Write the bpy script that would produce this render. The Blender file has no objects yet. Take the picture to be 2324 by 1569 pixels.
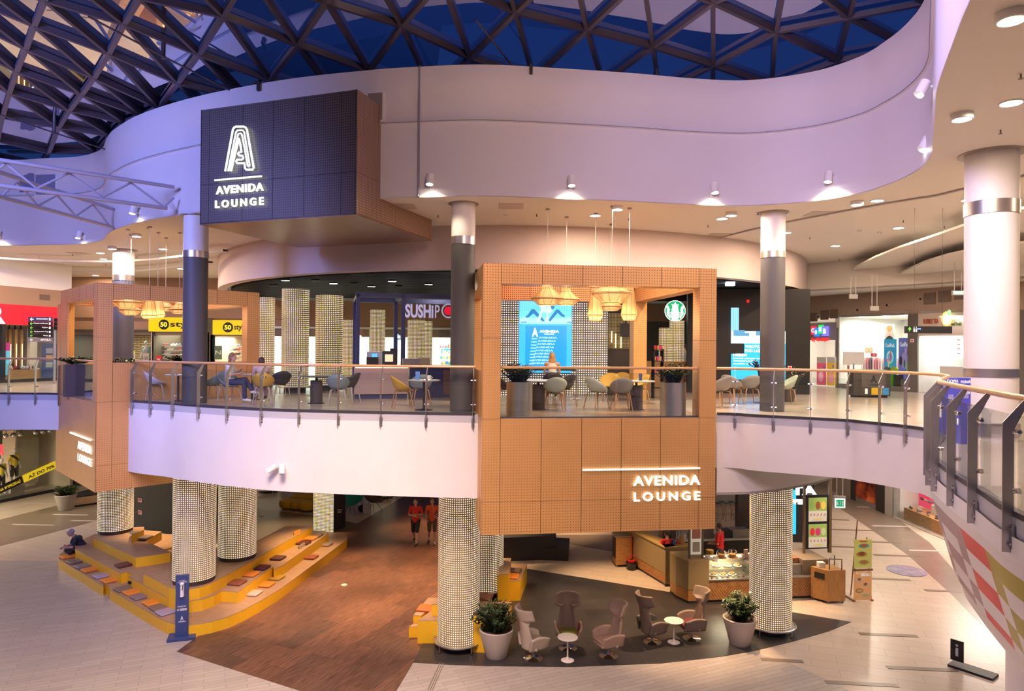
import bpy, bmesh, math, random
import numpy as np
from mathutils import Vector, Matrix, Euler
pi = math.pi
rnd = random.Random(7)
scn = bpy.context.scene
COL = scn.collection
# ------------------------------------------------------------------ levels (metres)
EYE = 7.62      # camera height above the ground floor
FL = 6.1        # upper floor
CE = 11.12      # upper ceiling
FOC = 1549.0    # focal length in pixels of the 2324 x 1569 frame
# ------------------------------------------------------------------ camera
cam = bpy.data.objects.new('camera', bpy.data.cameras.new('camera'))
COL.objects.link(cam)
cam.data.sensor_width = 36; cam.data.lens = 36 * FOC / 2324
cam.data.clip_end = 300
CR = (Matrix.Rotation(pi / 2 + 0.0048, 3, 'X') @ Matrix.Rotation(0.008, 3, 'Z'))
cam.matrix_world = Matrix.Translation((0, 0, EYE)) @ CR.to_4x4()
scn.camera = cam
# ------------------------------------------------------------------ world (dusk sky above the glass roof), exposure
w = bpy.data.worlds.new('dusk_sky'); scn.world = w; w.use_nodes = True
w.node_tree.nodes['Background'].inputs[0].default_value = (0.012, 0.035, 0.16, 1)
w.node_tree.nodes['Background'].inputs[1].default_value = 0.9
scn.view_settings.view_transform = 'Standard'
scn.view_settings.look = 'None'
scn.view_settings.exposure = 0.42
scn.view_settings.gamma = 1.0
scn.view_settings.use_curve_mapping = False
scn.cycles.max_bounces = 6; scn.cycles.diffuse_bounces = 3; scn.cycles.glossy_bounces = 3
scn.cycles.transmission_bounces = 6; scn.cycles.transparent_max_bounces = 10
scn.cycles.use_adaptive_sampling = True; scn.cycles.adaptive_threshold = .02; scn.cycles.caustics_reflective = False; scn.cycles.caustics_refractive = False
scn.cycles.sample_clamp_indirect = 4.0

def light(kind, name, loc, energy, color, size=0.5, aim=None, spot=None, size_y=None, parent=None, spread=None, blend=0.6):
    d = bpy.data.lights.new(name, kind); d.energy = energy; d.color = color
    if kind == 'AREA':
        d.size = size
        if size_y: d.shape = 'RECTANGLE'; d.size_y = size_y
        else: d.shape = 'DISK'
        if spread: d.spread = spread
    else:
        d.shadow_soft_size = size
    if kind == 'SPOT':
        d.spot_size = spot; d.spot_blend = blend
    o = bpy.data.objects.new(name, d); COL.objects.link(o); o.location = loc
    if aim is not None:
        o.rotation_euler = (Vector(aim) - Vector(loc)).to_track_quat('-Z', 'Y').to_euler()
    if parent is not None: o.parent = parent
    return o
# blue-violet floods hung in the roof; unseen fills added to brighten and tint
WARM = (1.0, 0.74, 0.5)
light('AREA', 'roof_flood_violet', (-12.5, 8.5, 12.6), 560, (0.30, 0.34, 1.0), 3.0, aim=(-13.5, 22, 10.5), spread=2.0)
light('SPOT', 'fascia_flood_violet', (-9.5, 6.0, 11.5), 2100, (0.50, 0.48, 1.0), 1.0, aim=(-9.5, 18, 5.4), spot=.85, blend=1.0)
light('SPOT', 'fascia_fill_lilac', (-2.5, 5.0, 11.5), 500, (0.72, 0.60, 1.0), 1.0, aim=(-3.0, 16, 5.0), spot=.85, blend=1.0)  # added spot, cone held to the slab fascia to brighten it
light('SPOT', 'fascia_fill_rose', (4.0, 5.0, 11.5), 720, (1.0, 0.74, 0.72), 1.0, aim=(5.0, 16, 5.0), spot=1.0, blend=1.0)  # added spot without a fixture, brightens the right slab fascia
light('SPOT', 'box_fill_magenta', (-7.0, 8.0, 12.2), 1300, (0.62, 0.40, 1.0), .6, aim=(-11.0, 19.8, 6.3), spot=.55, blend=1.0)  # extra spot added to tint the left copper box
light('SPOT', 'parapet_fill', (-5.0, 10.0, 12.2), 1300, (1.0, 0.78, 0.88), .8, aim=(6.3, 8.8, 5.0), spot=.7, blend=1.0)  # unseen spot added to brighten the striped parapet
light('AREA', 'roof_fill_rose', (1.5, 4.0, 12.6), 150, (1.0, 0.66, 0.55), 3.0, aim=(2, 17, 12.0), spread=2.2)  # added area light, stands in for bounced light on the upper band
light('AREA', 'roof_flood_plum', (1.5, 7.0, 12.8), 190, (0.62, 0.5, 1.0), 2.0, aim=(8.5, 13, 10.5), spread=2.0)
light('AREA', 'ground_fill', (-4.0, 8.0, 13.0), 720, (1.0, 0.72, 0.62), 4.0, aim=(-5, 13, 0), spread=1.6)  # added broad light that lifts the ground floor

# ------------------------------------------------------------------ picture rays -> points on planes of the place
def ray(px, py):
    return CR @ Vector(((px - 1162) / FOC, -(py - 784.5) / FOC, -1))
def P(px, py, z=0.0):
    d = ray(px, py); t = (z - EYE) / d.z
    return Vector((d.x * t, d.y * t, z))
def D(px, py, Y):
    d = ray(px, py); t = Y / d.y
    return Vector((d.x * t, Y, EYE + d.z * t))
class Plane:
    """vertical plane through (x, y) with horizontal direction u to the viewer's right"""
    def __init__(s, o, u):
        s.o = Vector((o[0], o[1], 0)); s.u = Vector((u[0], u[1], 0)).normalized()
        s.n = Vector((s.u.y, -s.u.x, 0))
    def hit(s, px, py):
        d = ray(px, py); c = Vector((0, 0, EYE))
        t = (s.o - c).dot(s.n) / d.dot(s.n); p = c + d * t
        return (p - s.o).dot(s.u), p.z
    def pt(s, u, z, d=0.0):
        p = s.o + s.u * u + s.n * d; return Vector((p.x, p.y, z))
    def mat(s, u=0, z=0, d=0):
        m = Matrix.Identity(4)
        for i in range(3):
            m[i][0] = s.u[i]; m[i][1] = -s.n[i]; m[i][2] = (0, 0, 1)[i]; m[i][3] = s.pt(u, z, d)[i]
        return m
    def rect(s, x0, y0, x1, y1):
        a = s.hit(x0, y1); b = s.hit(x1, y0); c = s.hit(x0, y0); e = s.hit(x1, y1)
        return (a[0] + c[0]) / 2, (b[0] + e[0]) / 2, (a[1] + e[1]) / 2, (b[1] + c[1]) / 2

# ------------------------------------------------------------------ materials
MATS = {}
def mat(name, col=(.8, .8, .8), rough=.5, metal=0.0, emit=None, es=1.0, spec=.5, noise=0.0, nscale=8.0, coat=0.0):
    if name in MATS: return MATS[name]
    m = bpy.data.materials.new(name); m.use_nodes = True; nt = m.node_tree
    b = nt.nodes['Principled BSDF']
    b.inputs['Base Color'].default_value = (*col, 1); b.inputs['Roughness'].default_value = rough
    b.inputs['Metallic'].default_value = metal; b.inputs['Specular IOR Level'].default_value = spec
    b.inputs['Coat Weight'].default_value = coat
    if emit:
        b.inputs['Emission Color'].default_value = (*emit, 1); b.inputs['Emission Strength'].default_value = es
    if noise > 0:
        tc = nt.nodes.new('ShaderNodeTexCoord'); n = nt.nodes.new('ShaderNodeTexNoise'); n.inputs['Scale'].default_value = nscale
        n.inputs['Detail'].default_value = 4
        nt.links.new(tc.outputs['Object'], n.inputs['Vector'])
        r = nt.nodes.new('ShaderNodeMapRange'); r.inputs[1].default_value = .3; r.inputs[2].default_value = .7
        r.inputs[3].default_value = 1 - noise; r.inputs[4].default_value = 1 + noise
        nt.links.new(n.outputs[0], r.inputs[0])
        v = nt.nodes.new('ShaderNodeVectorMath'); v.operation = 'SCALE'; v.inputs[0].default_value = col
        nt.links.new(r.outputs[0], v.inputs['Scale']); nt.links.new(v.outputs[0], b.inputs['Base Color'])
    MATS[name] = m
    return m
class NG:
    """small helper for node graphs"""
    def __init__(s, name):
        s.m = bpy.data.materials.new(name); s.m.use_nodes = True; s.nt = s.m.node_tree
        s.b = s.nt.nodes['Principled BSDF']; MATS[name] = s.m
    def new(s, t, **k):
        n = s.nt.nodes.new('ShaderNode' + t)
        for a, v in k.items(): setattr(n, a, v)
        return n
    def ln(s, a, b): s.nt.links.new(a, b)
    def put(s, inp, v):
        if hasattr(v, 'is_output'): s.ln(v, inp)
        else: inp.default_value = v
    def math(s, op, a, b=None, c=None):
        n = s.new('Math', operation=op); s.put(n.inputs[0], a)
        if b is not None: s.put(n.inputs[1], b)
        if c is not None: s.put(n.inputs[2], c)
        return n.outputs[0]
    def vmath(s, op, a, b=None):
        n = s.new('VectorMath', operation=op); s.put(n.inputs[0], a)
        if b is not None: s.put(n.inputs[1], b)
        return n.outputs[0]
    def mix(s, f, a, b):
        n = s.new('Mix', data_type='RGBA'); s.put(n.inputs[0], f)
        s.put(n.inputs[6], a if hasattr(a, 'is_output') else (*a, 1)); s.put(n.inputs[7], b if hasattr(b, 'is_output') else (*b, 1))
        return n.outputs[2]
    def ramp(s, f, pts, interp='LINEAR'):
        n = s.new('ValToRGB'); r = n.color_ramp; r.interpolation = interp
        while len(r.elements) < len(pts): r.elements.new(0.5)
        for e, (p, c) in zip(r.elements, pts): e.position = p; e.color = (*c, 1)
        s.put(n.inputs[0], f); return n.outputs[0]
    def coords(s, kind='UV', scale=None, rot=None):
        t = s.new('TexCoord').outputs[kind]
        if scale or rot:
            mp = s.new('Mapping')
            if scale: mp.inputs['Scale'].default_value = scale
            if rot: mp.inputs['Rotation'].default_value = (0, 0, rot)
            s.ln(t, mp.inputs[0]); t = mp.outputs[0]
        return t
def m_perf(name, col, pitch=.062, r0=.09, r1=.2, zc=0.0, zr=2.5, seam=(.9, 2.2), rough=.38, metal=.75, hole=(.03, .015, .01)):
    """perforated metal cladding: square holes on a grid, growing away from height zc, with panel joints"""
    if name in MATS: return MATS[name]
    g = NG(name); uv = g.coords('UV'); sp = g.new('SeparateXYZ'); g.ln(uv, sp.inputs[0])
    fx = g.math('ABSOLUTE', g.math('SUBTRACT', g.math('FRACT', g.math('DIVIDE', sp.outputs[0], pitch)), .5))
    fy = g.math('ABSOLUTE', g.math('SUBTRACT', g.math('FRACT', g.math('DIVIDE', sp.outputs[1], pitch)), .5))
    d = g.math('MAXIMUM', fx, fy)
    t = g.math('MINIMUM', g.math('DIVIDE', g.math('ABSOLUTE', g.math('SUBTRACT', sp.outputs[1], zc)), zr), 1.0)
    rad = g.math('ADD', g.math('MULTIPLY', t, r1 - r0), r0)
    h = g.math('LESS_THAN', d, rad)
    sx = g.math('ABSOLUTE', g.math('SUBTRACT', g.math('FRACT', g.math('DIVIDE', sp.outputs[0], seam[0])), .5))
    sy = g.math('ABSOLUTE', g.math('SUBTRACT', g.math('FRACT', g.math('DIVIDE', sp.outputs[1], seam[1])), .5))
    se = g.math('MAXIMUM', g.math('GREATER_THAN', sx, .5 - .006 / seam[0]), g.math('GREATER_THAN', sy, .5 - .003 / seam[1]))
    h = g.math('MAXIMUM', h, se)
    n = g.new('TexNoise'); n.inputs['Scale'].default_value = 1.2; n.inputs['Detail'].default_value = 2; g.ln(uv, n.inputs['Vector'])
    c = g.mix(n.outputs[0], tuple(x * .88 for x in col), tuple(min(1, x * 1.1) for x in col))
    g.ln(g.mix(h, c, hole), g.b.inputs['Base Color'])
    g.ln(g.math('MULTIPLY', g.math('SUBTRACT', 1, h), metal), g.b.inputs['Metallic'])
    g.b.inputs['Roughness'].default_value = rough
    return g.m
def m_led(name, pitch=.05, r=.3, strength=6.0, base=(.30, .25, .17), tint=((1, .86, .55), (1, .93, .75)), accent=.12, metal=.4):
    """metal mesh with a grid of glowing diodes"""
    if name in MATS: return MATS[name]
    g = NG(name); uv = g.coords('UV'); s = g.vmath('SCALE', uv); s.node.inputs['Scale'].default_value = 1 / pitch
    fr = g.vmath('FRACTION', s); fl = g.vmath('FLOOR', s)
    sp = g.new('SeparateXYZ'); g.ln(g.vmath('ABSOLUTE', g.vmath('SUBTRACT', fr, (.5, .5, 0))), sp.inputs[0])
    d = g.math('MAXIMUM', sp.outputs[0], sp.outputs[1]); h = g.math('LESS_THAN', d, r)
    wn = g.new('TexWhiteNoise', noise_dimensions='3D'); g.ln(fl, wn.inputs['Vector'])
    a = g.ramp(wn.outputs[0], [(0, tint[0]), (1 - accent, tint[1]), (1 - accent + .01, (1, .75, .1)), (1 - accent * .5, (.7, .9, .3)), (1 - accent * .25, (1, .6, .7))], 'LINEAR')
    g.ln(a, g.b.inputs['Emission Color'])
    g.ln(g.math('MULTIPLY', h, strength), g.b.inputs['Emission Strength'])
    g.b.inputs['Base Color'].default_value = (*base, 1); g.b.inputs['Metallic'].default_value = metal; g.b.inputs['Roughness'].default_value = .5
    return g.m
def m_tile(name, c1, c2, mortar, w=1.2, h=.3, rot=0.0, gap=.006, rough=.3, off=.5, grain=.12, kind='Object', spec=.5):
    """stone or plank tiles in running bond"""
    if name in MATS: return MATS[name]
    g = NG(name); co = g.coords(kind, rot=rot)
    br = g.new('TexBrick', offset=off); g.ln(co, br.inputs['Vector'])
    br.inputs['Color1'].default_value = (*c1, 1); br.inputs['Color2'].default_value = (*c2, 1); br.inputs['Mortar'].default_value = (*mortar, 1)
    br.inputs['Scale'].default_value = 1; br.inputs['Mortar Size'].default_value = gap; br.inputs['Brick Width'].default_value = w; br.inputs['Row Height'].default_value = h
    br.inputs['Mortar Smooth'].default_value = .1
    mp = g.new('Mapping'); g.ln(co, mp.inputs[0]); mp.inputs['Scale'].default_value = (1.5, 14, 1)
    n = g.new('TexNoise'); n.inputs['Scale'].default_value = 1.6; n.inputs['Detail'].default_value = 5; g.ln(mp.outputs[0], n.inputs['Vector'])
    f = g.math('MULTIPLY_ADD', g.math('SUBTRACT', n.outputs[0], .5), grain * 4, 1.0)
    v = g.new('VectorMath', operation='SCALE'); g.ln(br.outputs[0], v.inputs[0]); g.ln(f, v.inputs['Scale'])
    g.ln(v.outputs[0], g.b.inputs['Base Color']); g.b.inputs['Roughness'].default_value = rough
    g.b.inputs['Specular IOR Level'].default_value = spec
    return g.m
def m_wood(name, c1, c2, scale=(1, 14, 1), rough=.45, kind='UV', spec=.5):
    if name in MATS: return MATS[name]
    g = NG(name); co = g.coords(kind, scale=scale)
    n = g.new('TexNoise'); n.inputs['Scale'].default_value = 3; n.inputs['Detail'].default_value = 6; n.inputs['Distortion'].default_value = .4; g.ln(co, n.inputs['Vector'])
    g.ln(g.ramp(n.outputs[0], [(.3, c1), (.7, c2)]), g.b.inputs['Base Color']); g.b.inputs['Roughness'].default_value = rough
    g.b.inputs['Specular IOR Level'].default_value = spec
    return g.m
def m_glass(name='clear_glass', tint=(.93, .97, .96), refl=1.0, rough=0.0):
    """thin pane: clear with a mirror reflection that grows towards grazing angles"""
    if name in MATS: return MATS[name]
    m = bpy.data.materials.new(name); m.use_nodes = True; nt = m.node_tree; nt.nodes.remove(nt.nodes['Principled BSDF'])
    o = nt.nodes['Material Output']; t = nt.nodes.new('ShaderNodeBsdfTransparent'); t.inputs[0].default_value = (*tint, 1)
    gl = nt.nodes.new('ShaderNodeBsdfGlossy'); gl.inputs['Roughness'].default_value = rough
    lw = nt.nodes.new('ShaderNodeLayerWeight'); lw.inputs[0].default_value = .5
    fr = nt.nodes.new('ShaderNodeMath'); fr.operation = 'POWER'; fr.inputs[1].default_value = 4.0; nt.links.new(lw.outputs[1], fr.inputs[0])
    mu = nt.nodes.new('ShaderNodeMath'); mu.operation = 'MULTIPLY_ADD'; mu.use_clamp = True; mu.inputs[1].default_value = .9 * refl; mu.inputs[2].default_value = .045 * refl
    mx = nt.nodes.new('ShaderNodeMixShader')
    nt.links.new(fr.outputs[0], mu.inputs[0]); nt.links.new(mu.outputs[0], mx.inputs[0])
    nt.links.new(t.outputs[0], mx.inputs[1]); nt.links.new(gl.outputs[0], mx.inputs[2]); nt.links.new(mx.outputs[0], o.inputs[0])
    MATS[name] = m; return m
def glow(name, col, es): return mat(name, (.02, .02, .02), .5, emit=col, es=es)

# ------------------------------------------------------------------ mesh builder
class MB:
    def __init__(s): s.v = []; s.f = []; s.m = []; s.cur = 0; s.uvs = {}
    def add(s, vs, fs, uvs=None):
        k = len(s.v); s.v += [Vector(x) for x in vs]
        for i, f in enumerate(fs):
            if uvs: s.uvs[len(s.f)] = uvs[i]
            s.f.append([a + k for a in f]); s.m.append(s.cur)
        return s
    def box(s, a, b, M=None):
        x0, y0, z0 = a; x1, y1, z1 = b
        vs = [Vector(p) for p in ((x0, y0, z0), (x1, y0, z0), (x1, y1, z0), (x0, y1, z0), (x0, y0, z1), (x1, y0, z1), (x1, y1, z1), (x0, y1, z1))]
        if M is not None: vs = [M @ p for p in vs]
        return s.add(vs, [(0, 3, 2, 1), (4, 5, 6, 7), (0, 1, 5, 4), (1, 2, 6, 5), (2, 3, 7, 6), (3, 0, 4, 7)])
    def cbox(s, c, size, rz=0.0, M=None):
        h = [x / 2 for x in size]; T = Matrix.Translation(c) @ Matrix.Rotation(rz, 4, 'Z')
        if M is not None: T = M @ T
        return s.box((-h[0], -h[1], -h[2]), h, T)
    def prism(s, poly, z0, z1):
        n = len(poly)
        ar = sum(poly[i][0] * poly[(i + 1) % n][1] - poly[(i + 1) % n][0] * poly[i][1] for i in range(n))
        if ar < 0: poly = list(poly)[::-1]
        vs = [(p[0], p[1], z0) for p in poly] + [(p[0], p[1], z1) for p in poly]
        fs = [tuple(range(n - 1, -1, -1)), tuple(range(n, 2 * n))] + [(i, (i + 1) % n, (i + 1) % n + n, i + n) for i in range(n)]
        return s.add(vs, fs)
    def cyl(s, p0, p1, r0, r1=None, n=16, caps=True):
        p0 = Vector(p0); p1 = Vector(p1); r1 = r0 if r1 is None else r1
        q = (p1 - p0).to_track_quat('Z', 'Y'); L = (p1 - p0).length
        vs = []; uv = []
        for r, p in ((r0, p0), (r1, p1)):
            for i in range(n):
                a = 2 * pi * i / n; vs.append(p + q @ Vector((math.cos(a) * r, math.sin(a) * r, 0)))
        fs = [(i, (i + 1) % n, (i + 1) % n + n, i + n) for i in range(n)]
        R = max(r0, r1)
        uvs = [((2 * pi * R * i / n, 0), (2 * pi * R * (i + 1) / n, 0), (2 * pi * R * (i + 1) / n, L), (2 * pi * R * i / n, L)) for i in range(n)]
        if caps:
            fs += [tuple(range(n - 1, -1, -1)), tuple(range(n, 2 * n))]
            uvs += [tuple((0, 0) for _ in range(n))] * 2
        return s.add(vs, fs, uvs)
    def lathe(s, prof, n=24, c=(0, 0, 0)):
        """prof: list of (radius, z)"""
        c = Vector(c); vs = []; fs = []; uvs = []
        for r, z in prof:
            for i in range(n):
                a = 2 * pi * i / n; vs.append(c + Vector((math.cos(a) * r, math.sin(a) * r, z)))
        R = max(p[0] for p in prof)
        for k in range(len(prof) - 1):
            for i in range(n):
                j = (i + 1) % n; fs.append((k * n + i, k * n + j, (k + 1) * n + j, (k + 1) * n + i))
                u0 = 2 * pi * R * i / n; u1 = 2 * pi * R * (i + 1) / n; z0 = prof[k][1]; z1 = prof[k + 1][1]
                uvs.append(((u0, z0), (u1, z0), (u1, z1), (u0, z1)))
        return s.add(vs, fs, uvs)
    def tube(s, path, r, n=8, closed=False, caps=True):
        path = [Vector(p) for p in path]; m = len(path); k0 = len(s.v); up = None; rings = []
        for i, p in enumerate(path):
            a = path[(i - 1) % m] if (closed or i > 0) else p; b = path[(i + 1) % m] if (closed or i < m - 1) else p
            t = (b - a).normalized()
            if up is None: up = Vector((0, 0, 1)) if abs(t.z) < .9 else Vector((1, 0, 0))
            x = up.cross(t).normalized(); y = t.cross(x); up = y
            rr = r[i] if isinstance(r, (list, tuple)) else r
            rings.append([p + (x * math.cos(2 * pi * j / n) + y * math.sin(2 * pi * j / n)) * rr for j in range(n)])
        vs = [v for rg in rings for v in rg]; fs = []
        for i in range(m if closed else m - 1):
            i2 = (i + 1) % m
            for j in range(n): fs.append((i * n + j, i * n + (j + 1) % n, i2 * n + (j + 1) % n, i2 * n + j))
        if caps and not closed: fs += [tuple(range(n - 1, -1, -1)), tuple(range((m - 1) * n, m * n))]
        return s.add(vs, fs)
    def sweep(s, path, prof, closed=False):
        """sweep a profile of (sideways, up) offsets along a horizontal path"""
        path = [Vector((p[0], p[1], p[2] if len(p) > 2 else 0)) for p in path]; m = len(path); n = len(prof); vs = []; L = [0]
        for i in range(1, m): L.append(L[-1] + (path[i] - path[i - 1]).length)
        for i, p in enumerate(path):
            a = path[(i - 1) % m] if (closed or i > 0) else p; b = path[(i + 1) % m] if (closed or i < m - 1) else p
            t = (b - a); t.z = 0; t.normalize(); x = Vector((t.y, -t.x, 0))
            for o, h in prof: vs.append(p + x * o + Vector((0, 0, h)))
        PL = [0]
        for j in range(1, n): PL.append(PL[-1] + math.dist(prof[j], prof[j - 1]))
        fs = []; uvs = []
        for i in range(m if closed else m - 1):
            i2 = (i + 1) % m; l0 = L[i]; l1 = L[i2] if i2 else L[-1] + (path[0] - path[-1]).length
            for j in range(n - 1):
                fs.append((i * n + j, i2 * n + j, i2 * n + j + 1, i * n + j + 1))
                uvs.append(((l0, PL[j]), (l1, PL[j]), (l1, PL[j + 1]), (l0, PL[j + 1])))
        return s.add(vs, fs, uvs)
    def grid(s, fn, nu, nv, closed_u=False):
        vs = [fn(i / nu, j / nv) for j in range(nv + 1) for i in range(nu + (0 if closed_u else 1))]
        w_ = nu if closed_u else nu + 1; fs = []; uvs = []
        for j in range(nv):
            for i in range(nu):
                i2 = (i + 1) % w_; fs.append((j * w_ + i, j * w_ + i2, (j + 1) * w_ + i2, (j + 1) * w_ + i))
                uvs.append(((i / nu, j / nv), ((i + 1) / nu, j / nv), ((i + 1) / nu, (j + 1) / nv), (i / nu, (j + 1) / nv)))
        return s.add(vs, fs, uvs)
    def ball(s, c, r, n=12, m=8, M=None):
        c = Vector(c); r = (r, r, r) if not isinstance(r, (tuple, list)) else r
        def fn(u, v):
            a = 2 * pi * u; b = pi * (v - .5); p = Vector((r[0] * math.cos(a) * math.cos(b), r[1] * math.sin(a) * math.cos(b), r[2] * math.sin(b)))
            if M is not None: p = M @ p
            return c + p
        return s.grid(fn, n, m, True)
    def xform(s, M, k=0):
        for i in range(k, len(s.v)): s.v[i] = M @ s.v[i]
        return s
    def build(s, name, mats, parent=None, M=None, smooth=True, bevel=0, label=None, sub=0, solid=0):
        me = bpy.data.meshes.new(name); me.from_pydata([tuple(v) for v in s.v], [], s.f)
        if not isinstance(mats, (list, tuple)): mats = [mats]
        for m in mats: me.materials.append(m)
        if len(mats) > 1: me.polygons.foreach_set('material_index', s.m)
        uvl = me.uv_layers.new(name='UVMap').data
        for p in me.polygons:
            if p.index in s.uvs:
                for li, c in zip(p.loop_indices, s.uvs[p.index]): uvl[li].uv = c
            else:
                nx, ny, nz = abs(p.normal.x), abs(p.normal.y), abs(p.normal.z)
                for li in p.loop_indices:
                    v = s.v[me.loops[li].vertex_index]
                    if nz >= nx and nz >= ny: uvl[li].uv = (v.x, v.y)
                    elif nx >= ny: uvl[li].uv = (v.y, v.z)
                    else: uvl[li].uv = (v.x, v.z)
        if smooth:
            me.polygons.foreach_set('use_smooth', [True] * len(me.polygons)); me.set_sharp_from_angle(angle=.6)
        o = bpy.data.objects.new(name, me); COL.objects.link(o)
        if M is not None: o.matrix_world = M
        if parent is not None: o.parent = parent
        if solid:
            md = o.modifiers.new('solid', 'SOLIDIFY'); md.thickness = solid; md.offset = 0
        if bevel:
            md = o.modifiers.new('bevel', 'BEVEL'); md.width = bevel; md.segments = 2; md.limit_method = 'ANGLE'; md.angle_limit = .6
        if sub:
            md = o.modifiers.new('sub', 'SUBSURF'); md.levels = sub; md.render_levels = sub
        if label: o['label'] = label
        return o
def wm(o):
    b = o.matrix_basis.copy()
    return b if o.parent is None else wm(o.parent) @ o.matrix_parent_inverse @ b
def tag(o, label, cat, group=None):
    o['label'] = label; o['category'] = cat
    if group: o['group'] = group
    return o
def thing(name, label, cat, loc=(0, 0, 0), rz=0.0, group=None, M=None):
    o = bpy.data.objects.new(name, None); COL.objects.link(o); o.empty_display_size = .1
    if M is not None: o.matrix_world = M
    else: o.location = loc; o.rotation_euler = (0, 0, rz)
    return tag(o, label, cat, group)
def struct(o):
    o['kind'] = 'structure'; return o
def copytree(src, loc=None, rz=None, label=None, parent=None, scale=None):
    c = src.copy(); COL.objects.link(c)
    if parent is not None:
        c.parent = parent
    if loc is not None: c.location = loc
    if rz is not None: c.rotation_euler = (0, 0, rz)
    if scale is not None: c.scale = scale
    if label: c['label'] = label
    for ch in list(KIDS.get(src.name, ())) or [x for x in list(src.children)]:
        copytree(ch, parent=c)
    return c
KIDS = {}
def spline(pts, n=8, closed=False):
    pts = [Vector((p[0], p[1])) for p in pts]; m = len(pts); out = []
    rg = range(m) if closed else range(m - 1)
    for i in rg:
        p0 = pts[(i - 1) % m] if closed or i > 0 else pts[0]; p1 = pts[i]; p2 = pts[(i + 1) % m]
        p3 = pts[(i + 2) % m] if closed or i + 2 < m else pts[-1]
        for k in range(n):
            t = k / n
            out.append(.5 * ((2 * p1) + (-p0 + p2) * t + (2 * p0 - 5 * p1 + 4 * p2 - p3) * t * t + (-p0 + 3 * p1 - 3 * p2 + p3) * t ** 3))
    if not closed: out.append(pts[-1])
    return out
def text_mesh(txt, bold=0.0, depth=.02, space=1.0):
    cu = bpy.data.curves.new('t', 'FONT'); cu.body = txt; cu.extrude = depth / 2; cu.offset = bold; cu.space_character = space
    cu.resolution_u = 3
    o = bpy.data.objects.new('t', cu); COL.objects.link(o)
    dg = bpy.context.evaluated_depsgraph_get(); me = bpy.data.meshes.new_from_object(o.evaluated_get(dg))
    bpy.data.objects.remove(o); bpy.data.curves.remove(cu)
    return me
def text_on(pl, txt, u0, u1, z0, z1, m, name='lettering', d=.02, bold=0.01, depth=.02, parent=None, space=1.0, flip=False, label=None):
    """lettering standing on a vertical plane, fitted to the given width and height"""
    me = text_mesh(txt, bold, depth, space); me.name = name
    n = len(me.vertices); co = np.empty(n * 3); me.vertices.foreach_get('co', co); co = co.reshape(-1, 3)
    lo = co.min(0); hi = co.max(0); sx = (u1 - u0) / (hi[0] - lo[0]); sz = (z1 - z0) / (hi[1] - lo[1])
    out = np.empty_like(co); out[:, 0] = (co[:, 0] - lo[0]) * sx; out[:, 1] = -co[:, 2]; out[:, 2] = (co[:, 1] - lo[1]) * sz
    me.vertices.foreach_set('co', out.reshape(-1)); me.materials.clear(); me.materials.append(m); me.update()
    o = bpy.data.objects.new(name, me); COL.objects.link(o); o.matrix_world = pl.mat(u0, z0, d)
    if parent is not None:
        o.parent = parent; o.matrix_parent_inverse = wm(parent).inverted()
    if label: o['label'] = label
    return o
def stick(o, parent):
    """make o a child of parent without moving it"""
    o.parent = parent; o.matrix_parent_inverse = wm(parent).inverted(); return o
# ================================================================== STRUCTURE
M_white = mat('white_plaster', (.80, .77, .76), .55, noise=.02, nscale=2)
M_ceil = mat('ceiling_paint', (.80, .76, .72), .6)
M_steelgrey = mat('edge_beam_grey', (.50, .50, .54), .5)
M_darkedge = mat('dark_edge_strip', (.05, .05, .06), .4)
M_steel = mat('brushed_steel', (.55, .52, .49), .32, .9)
M_chrome = mat('chrome', (.85, .85, .87), .08, 1.0)
M_oakrail = mat('rail_wood', (.62, .36, .16), .35, coat=.3)
M_black = mat('black_paint', (.018, .018, .02), .45)
M_darkgrey = mat('column_dark_grey', (.085, .08, .085), .55)
G_glass = m_glass()
G_roof = m_glass('roof_glass', (.6, .72, .9), 8.5)
M_brownband = mat('brown_bulkhead', (.36, .22, .145), .6)
# ---- ground floor surfaces
T_beige = m_tile('beige_stone_tiles', (.60, .50, .41), (.55, .455, .37), (.40, .33, .27), 1.2, .42, rot=.35, grain=.03, rough=.28, gap=.008)
T_grey = m_tile('grey_wood_look_tiles', (.47, .42, .385), (.40, .355, .325), (.26, .23, .21), .9, .15, rot=-.42, grain=.06, rough=.3, gap=.006)
T_brown = m_tile('rust_brown_tiles', (.175, .082, .050), (.10, .050, .034), (.07, .03, .02), 1.8, .6, rot=-1.15, grain=.55, rough=.38, gap=.004)
T_slate = m_tile('slate_tiles', (.044, .041, .044), (.033, .031, .034), (.11, .095, .08), 1.2, .6, rot=-.2, grain=.06, rough=.3, gap=.006)
T_taupe = m_tile('taupe_tiles', (.26, .205, .16), (.23, .185, .145), (.17, .13, .1), 1.2, .6, rot=.35, grain=.05, rough=.28)
T_olive = m_tile('olive_tiles', (.16, .135, .10), (.14, .12, .09), (.1, .085, .06), 1.2, .6, rot=.1, grain=.05, rough=.28)
T_up = m_tile('upper_floor_tiles', (.50, .42, .36), (.45, .38, .32), (.36, .3, .26), 1.2, .6, rot=.2, grain=.03, rough=.22)
T_deck = m_tile('lounge_floor_boards', (.34, .24, .18), (.28, .2, .15), (.2, .14, .1), 1.4, .2, rot=.1, grain=.06, rough=.25)

def slab(poly, z0, z1, m, name='floor'):
    return struct(MB().prism([(p[0], p[1]) for p in poly], z0, z1).build(name, m, smooth=False))
slab([(-60, -8), (45, -8), (45, 70), (-60, 70)], -.3, 0, T_beige)
def zone(px, m, lift, extra=()):
    """a floor field whose outline is given as picture points on the ground"""
    pts = [P(*q) if len(q) == 2 else Vector(q[:2]) for q in px]
    return slab(pts, -.05, lift, m)
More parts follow.
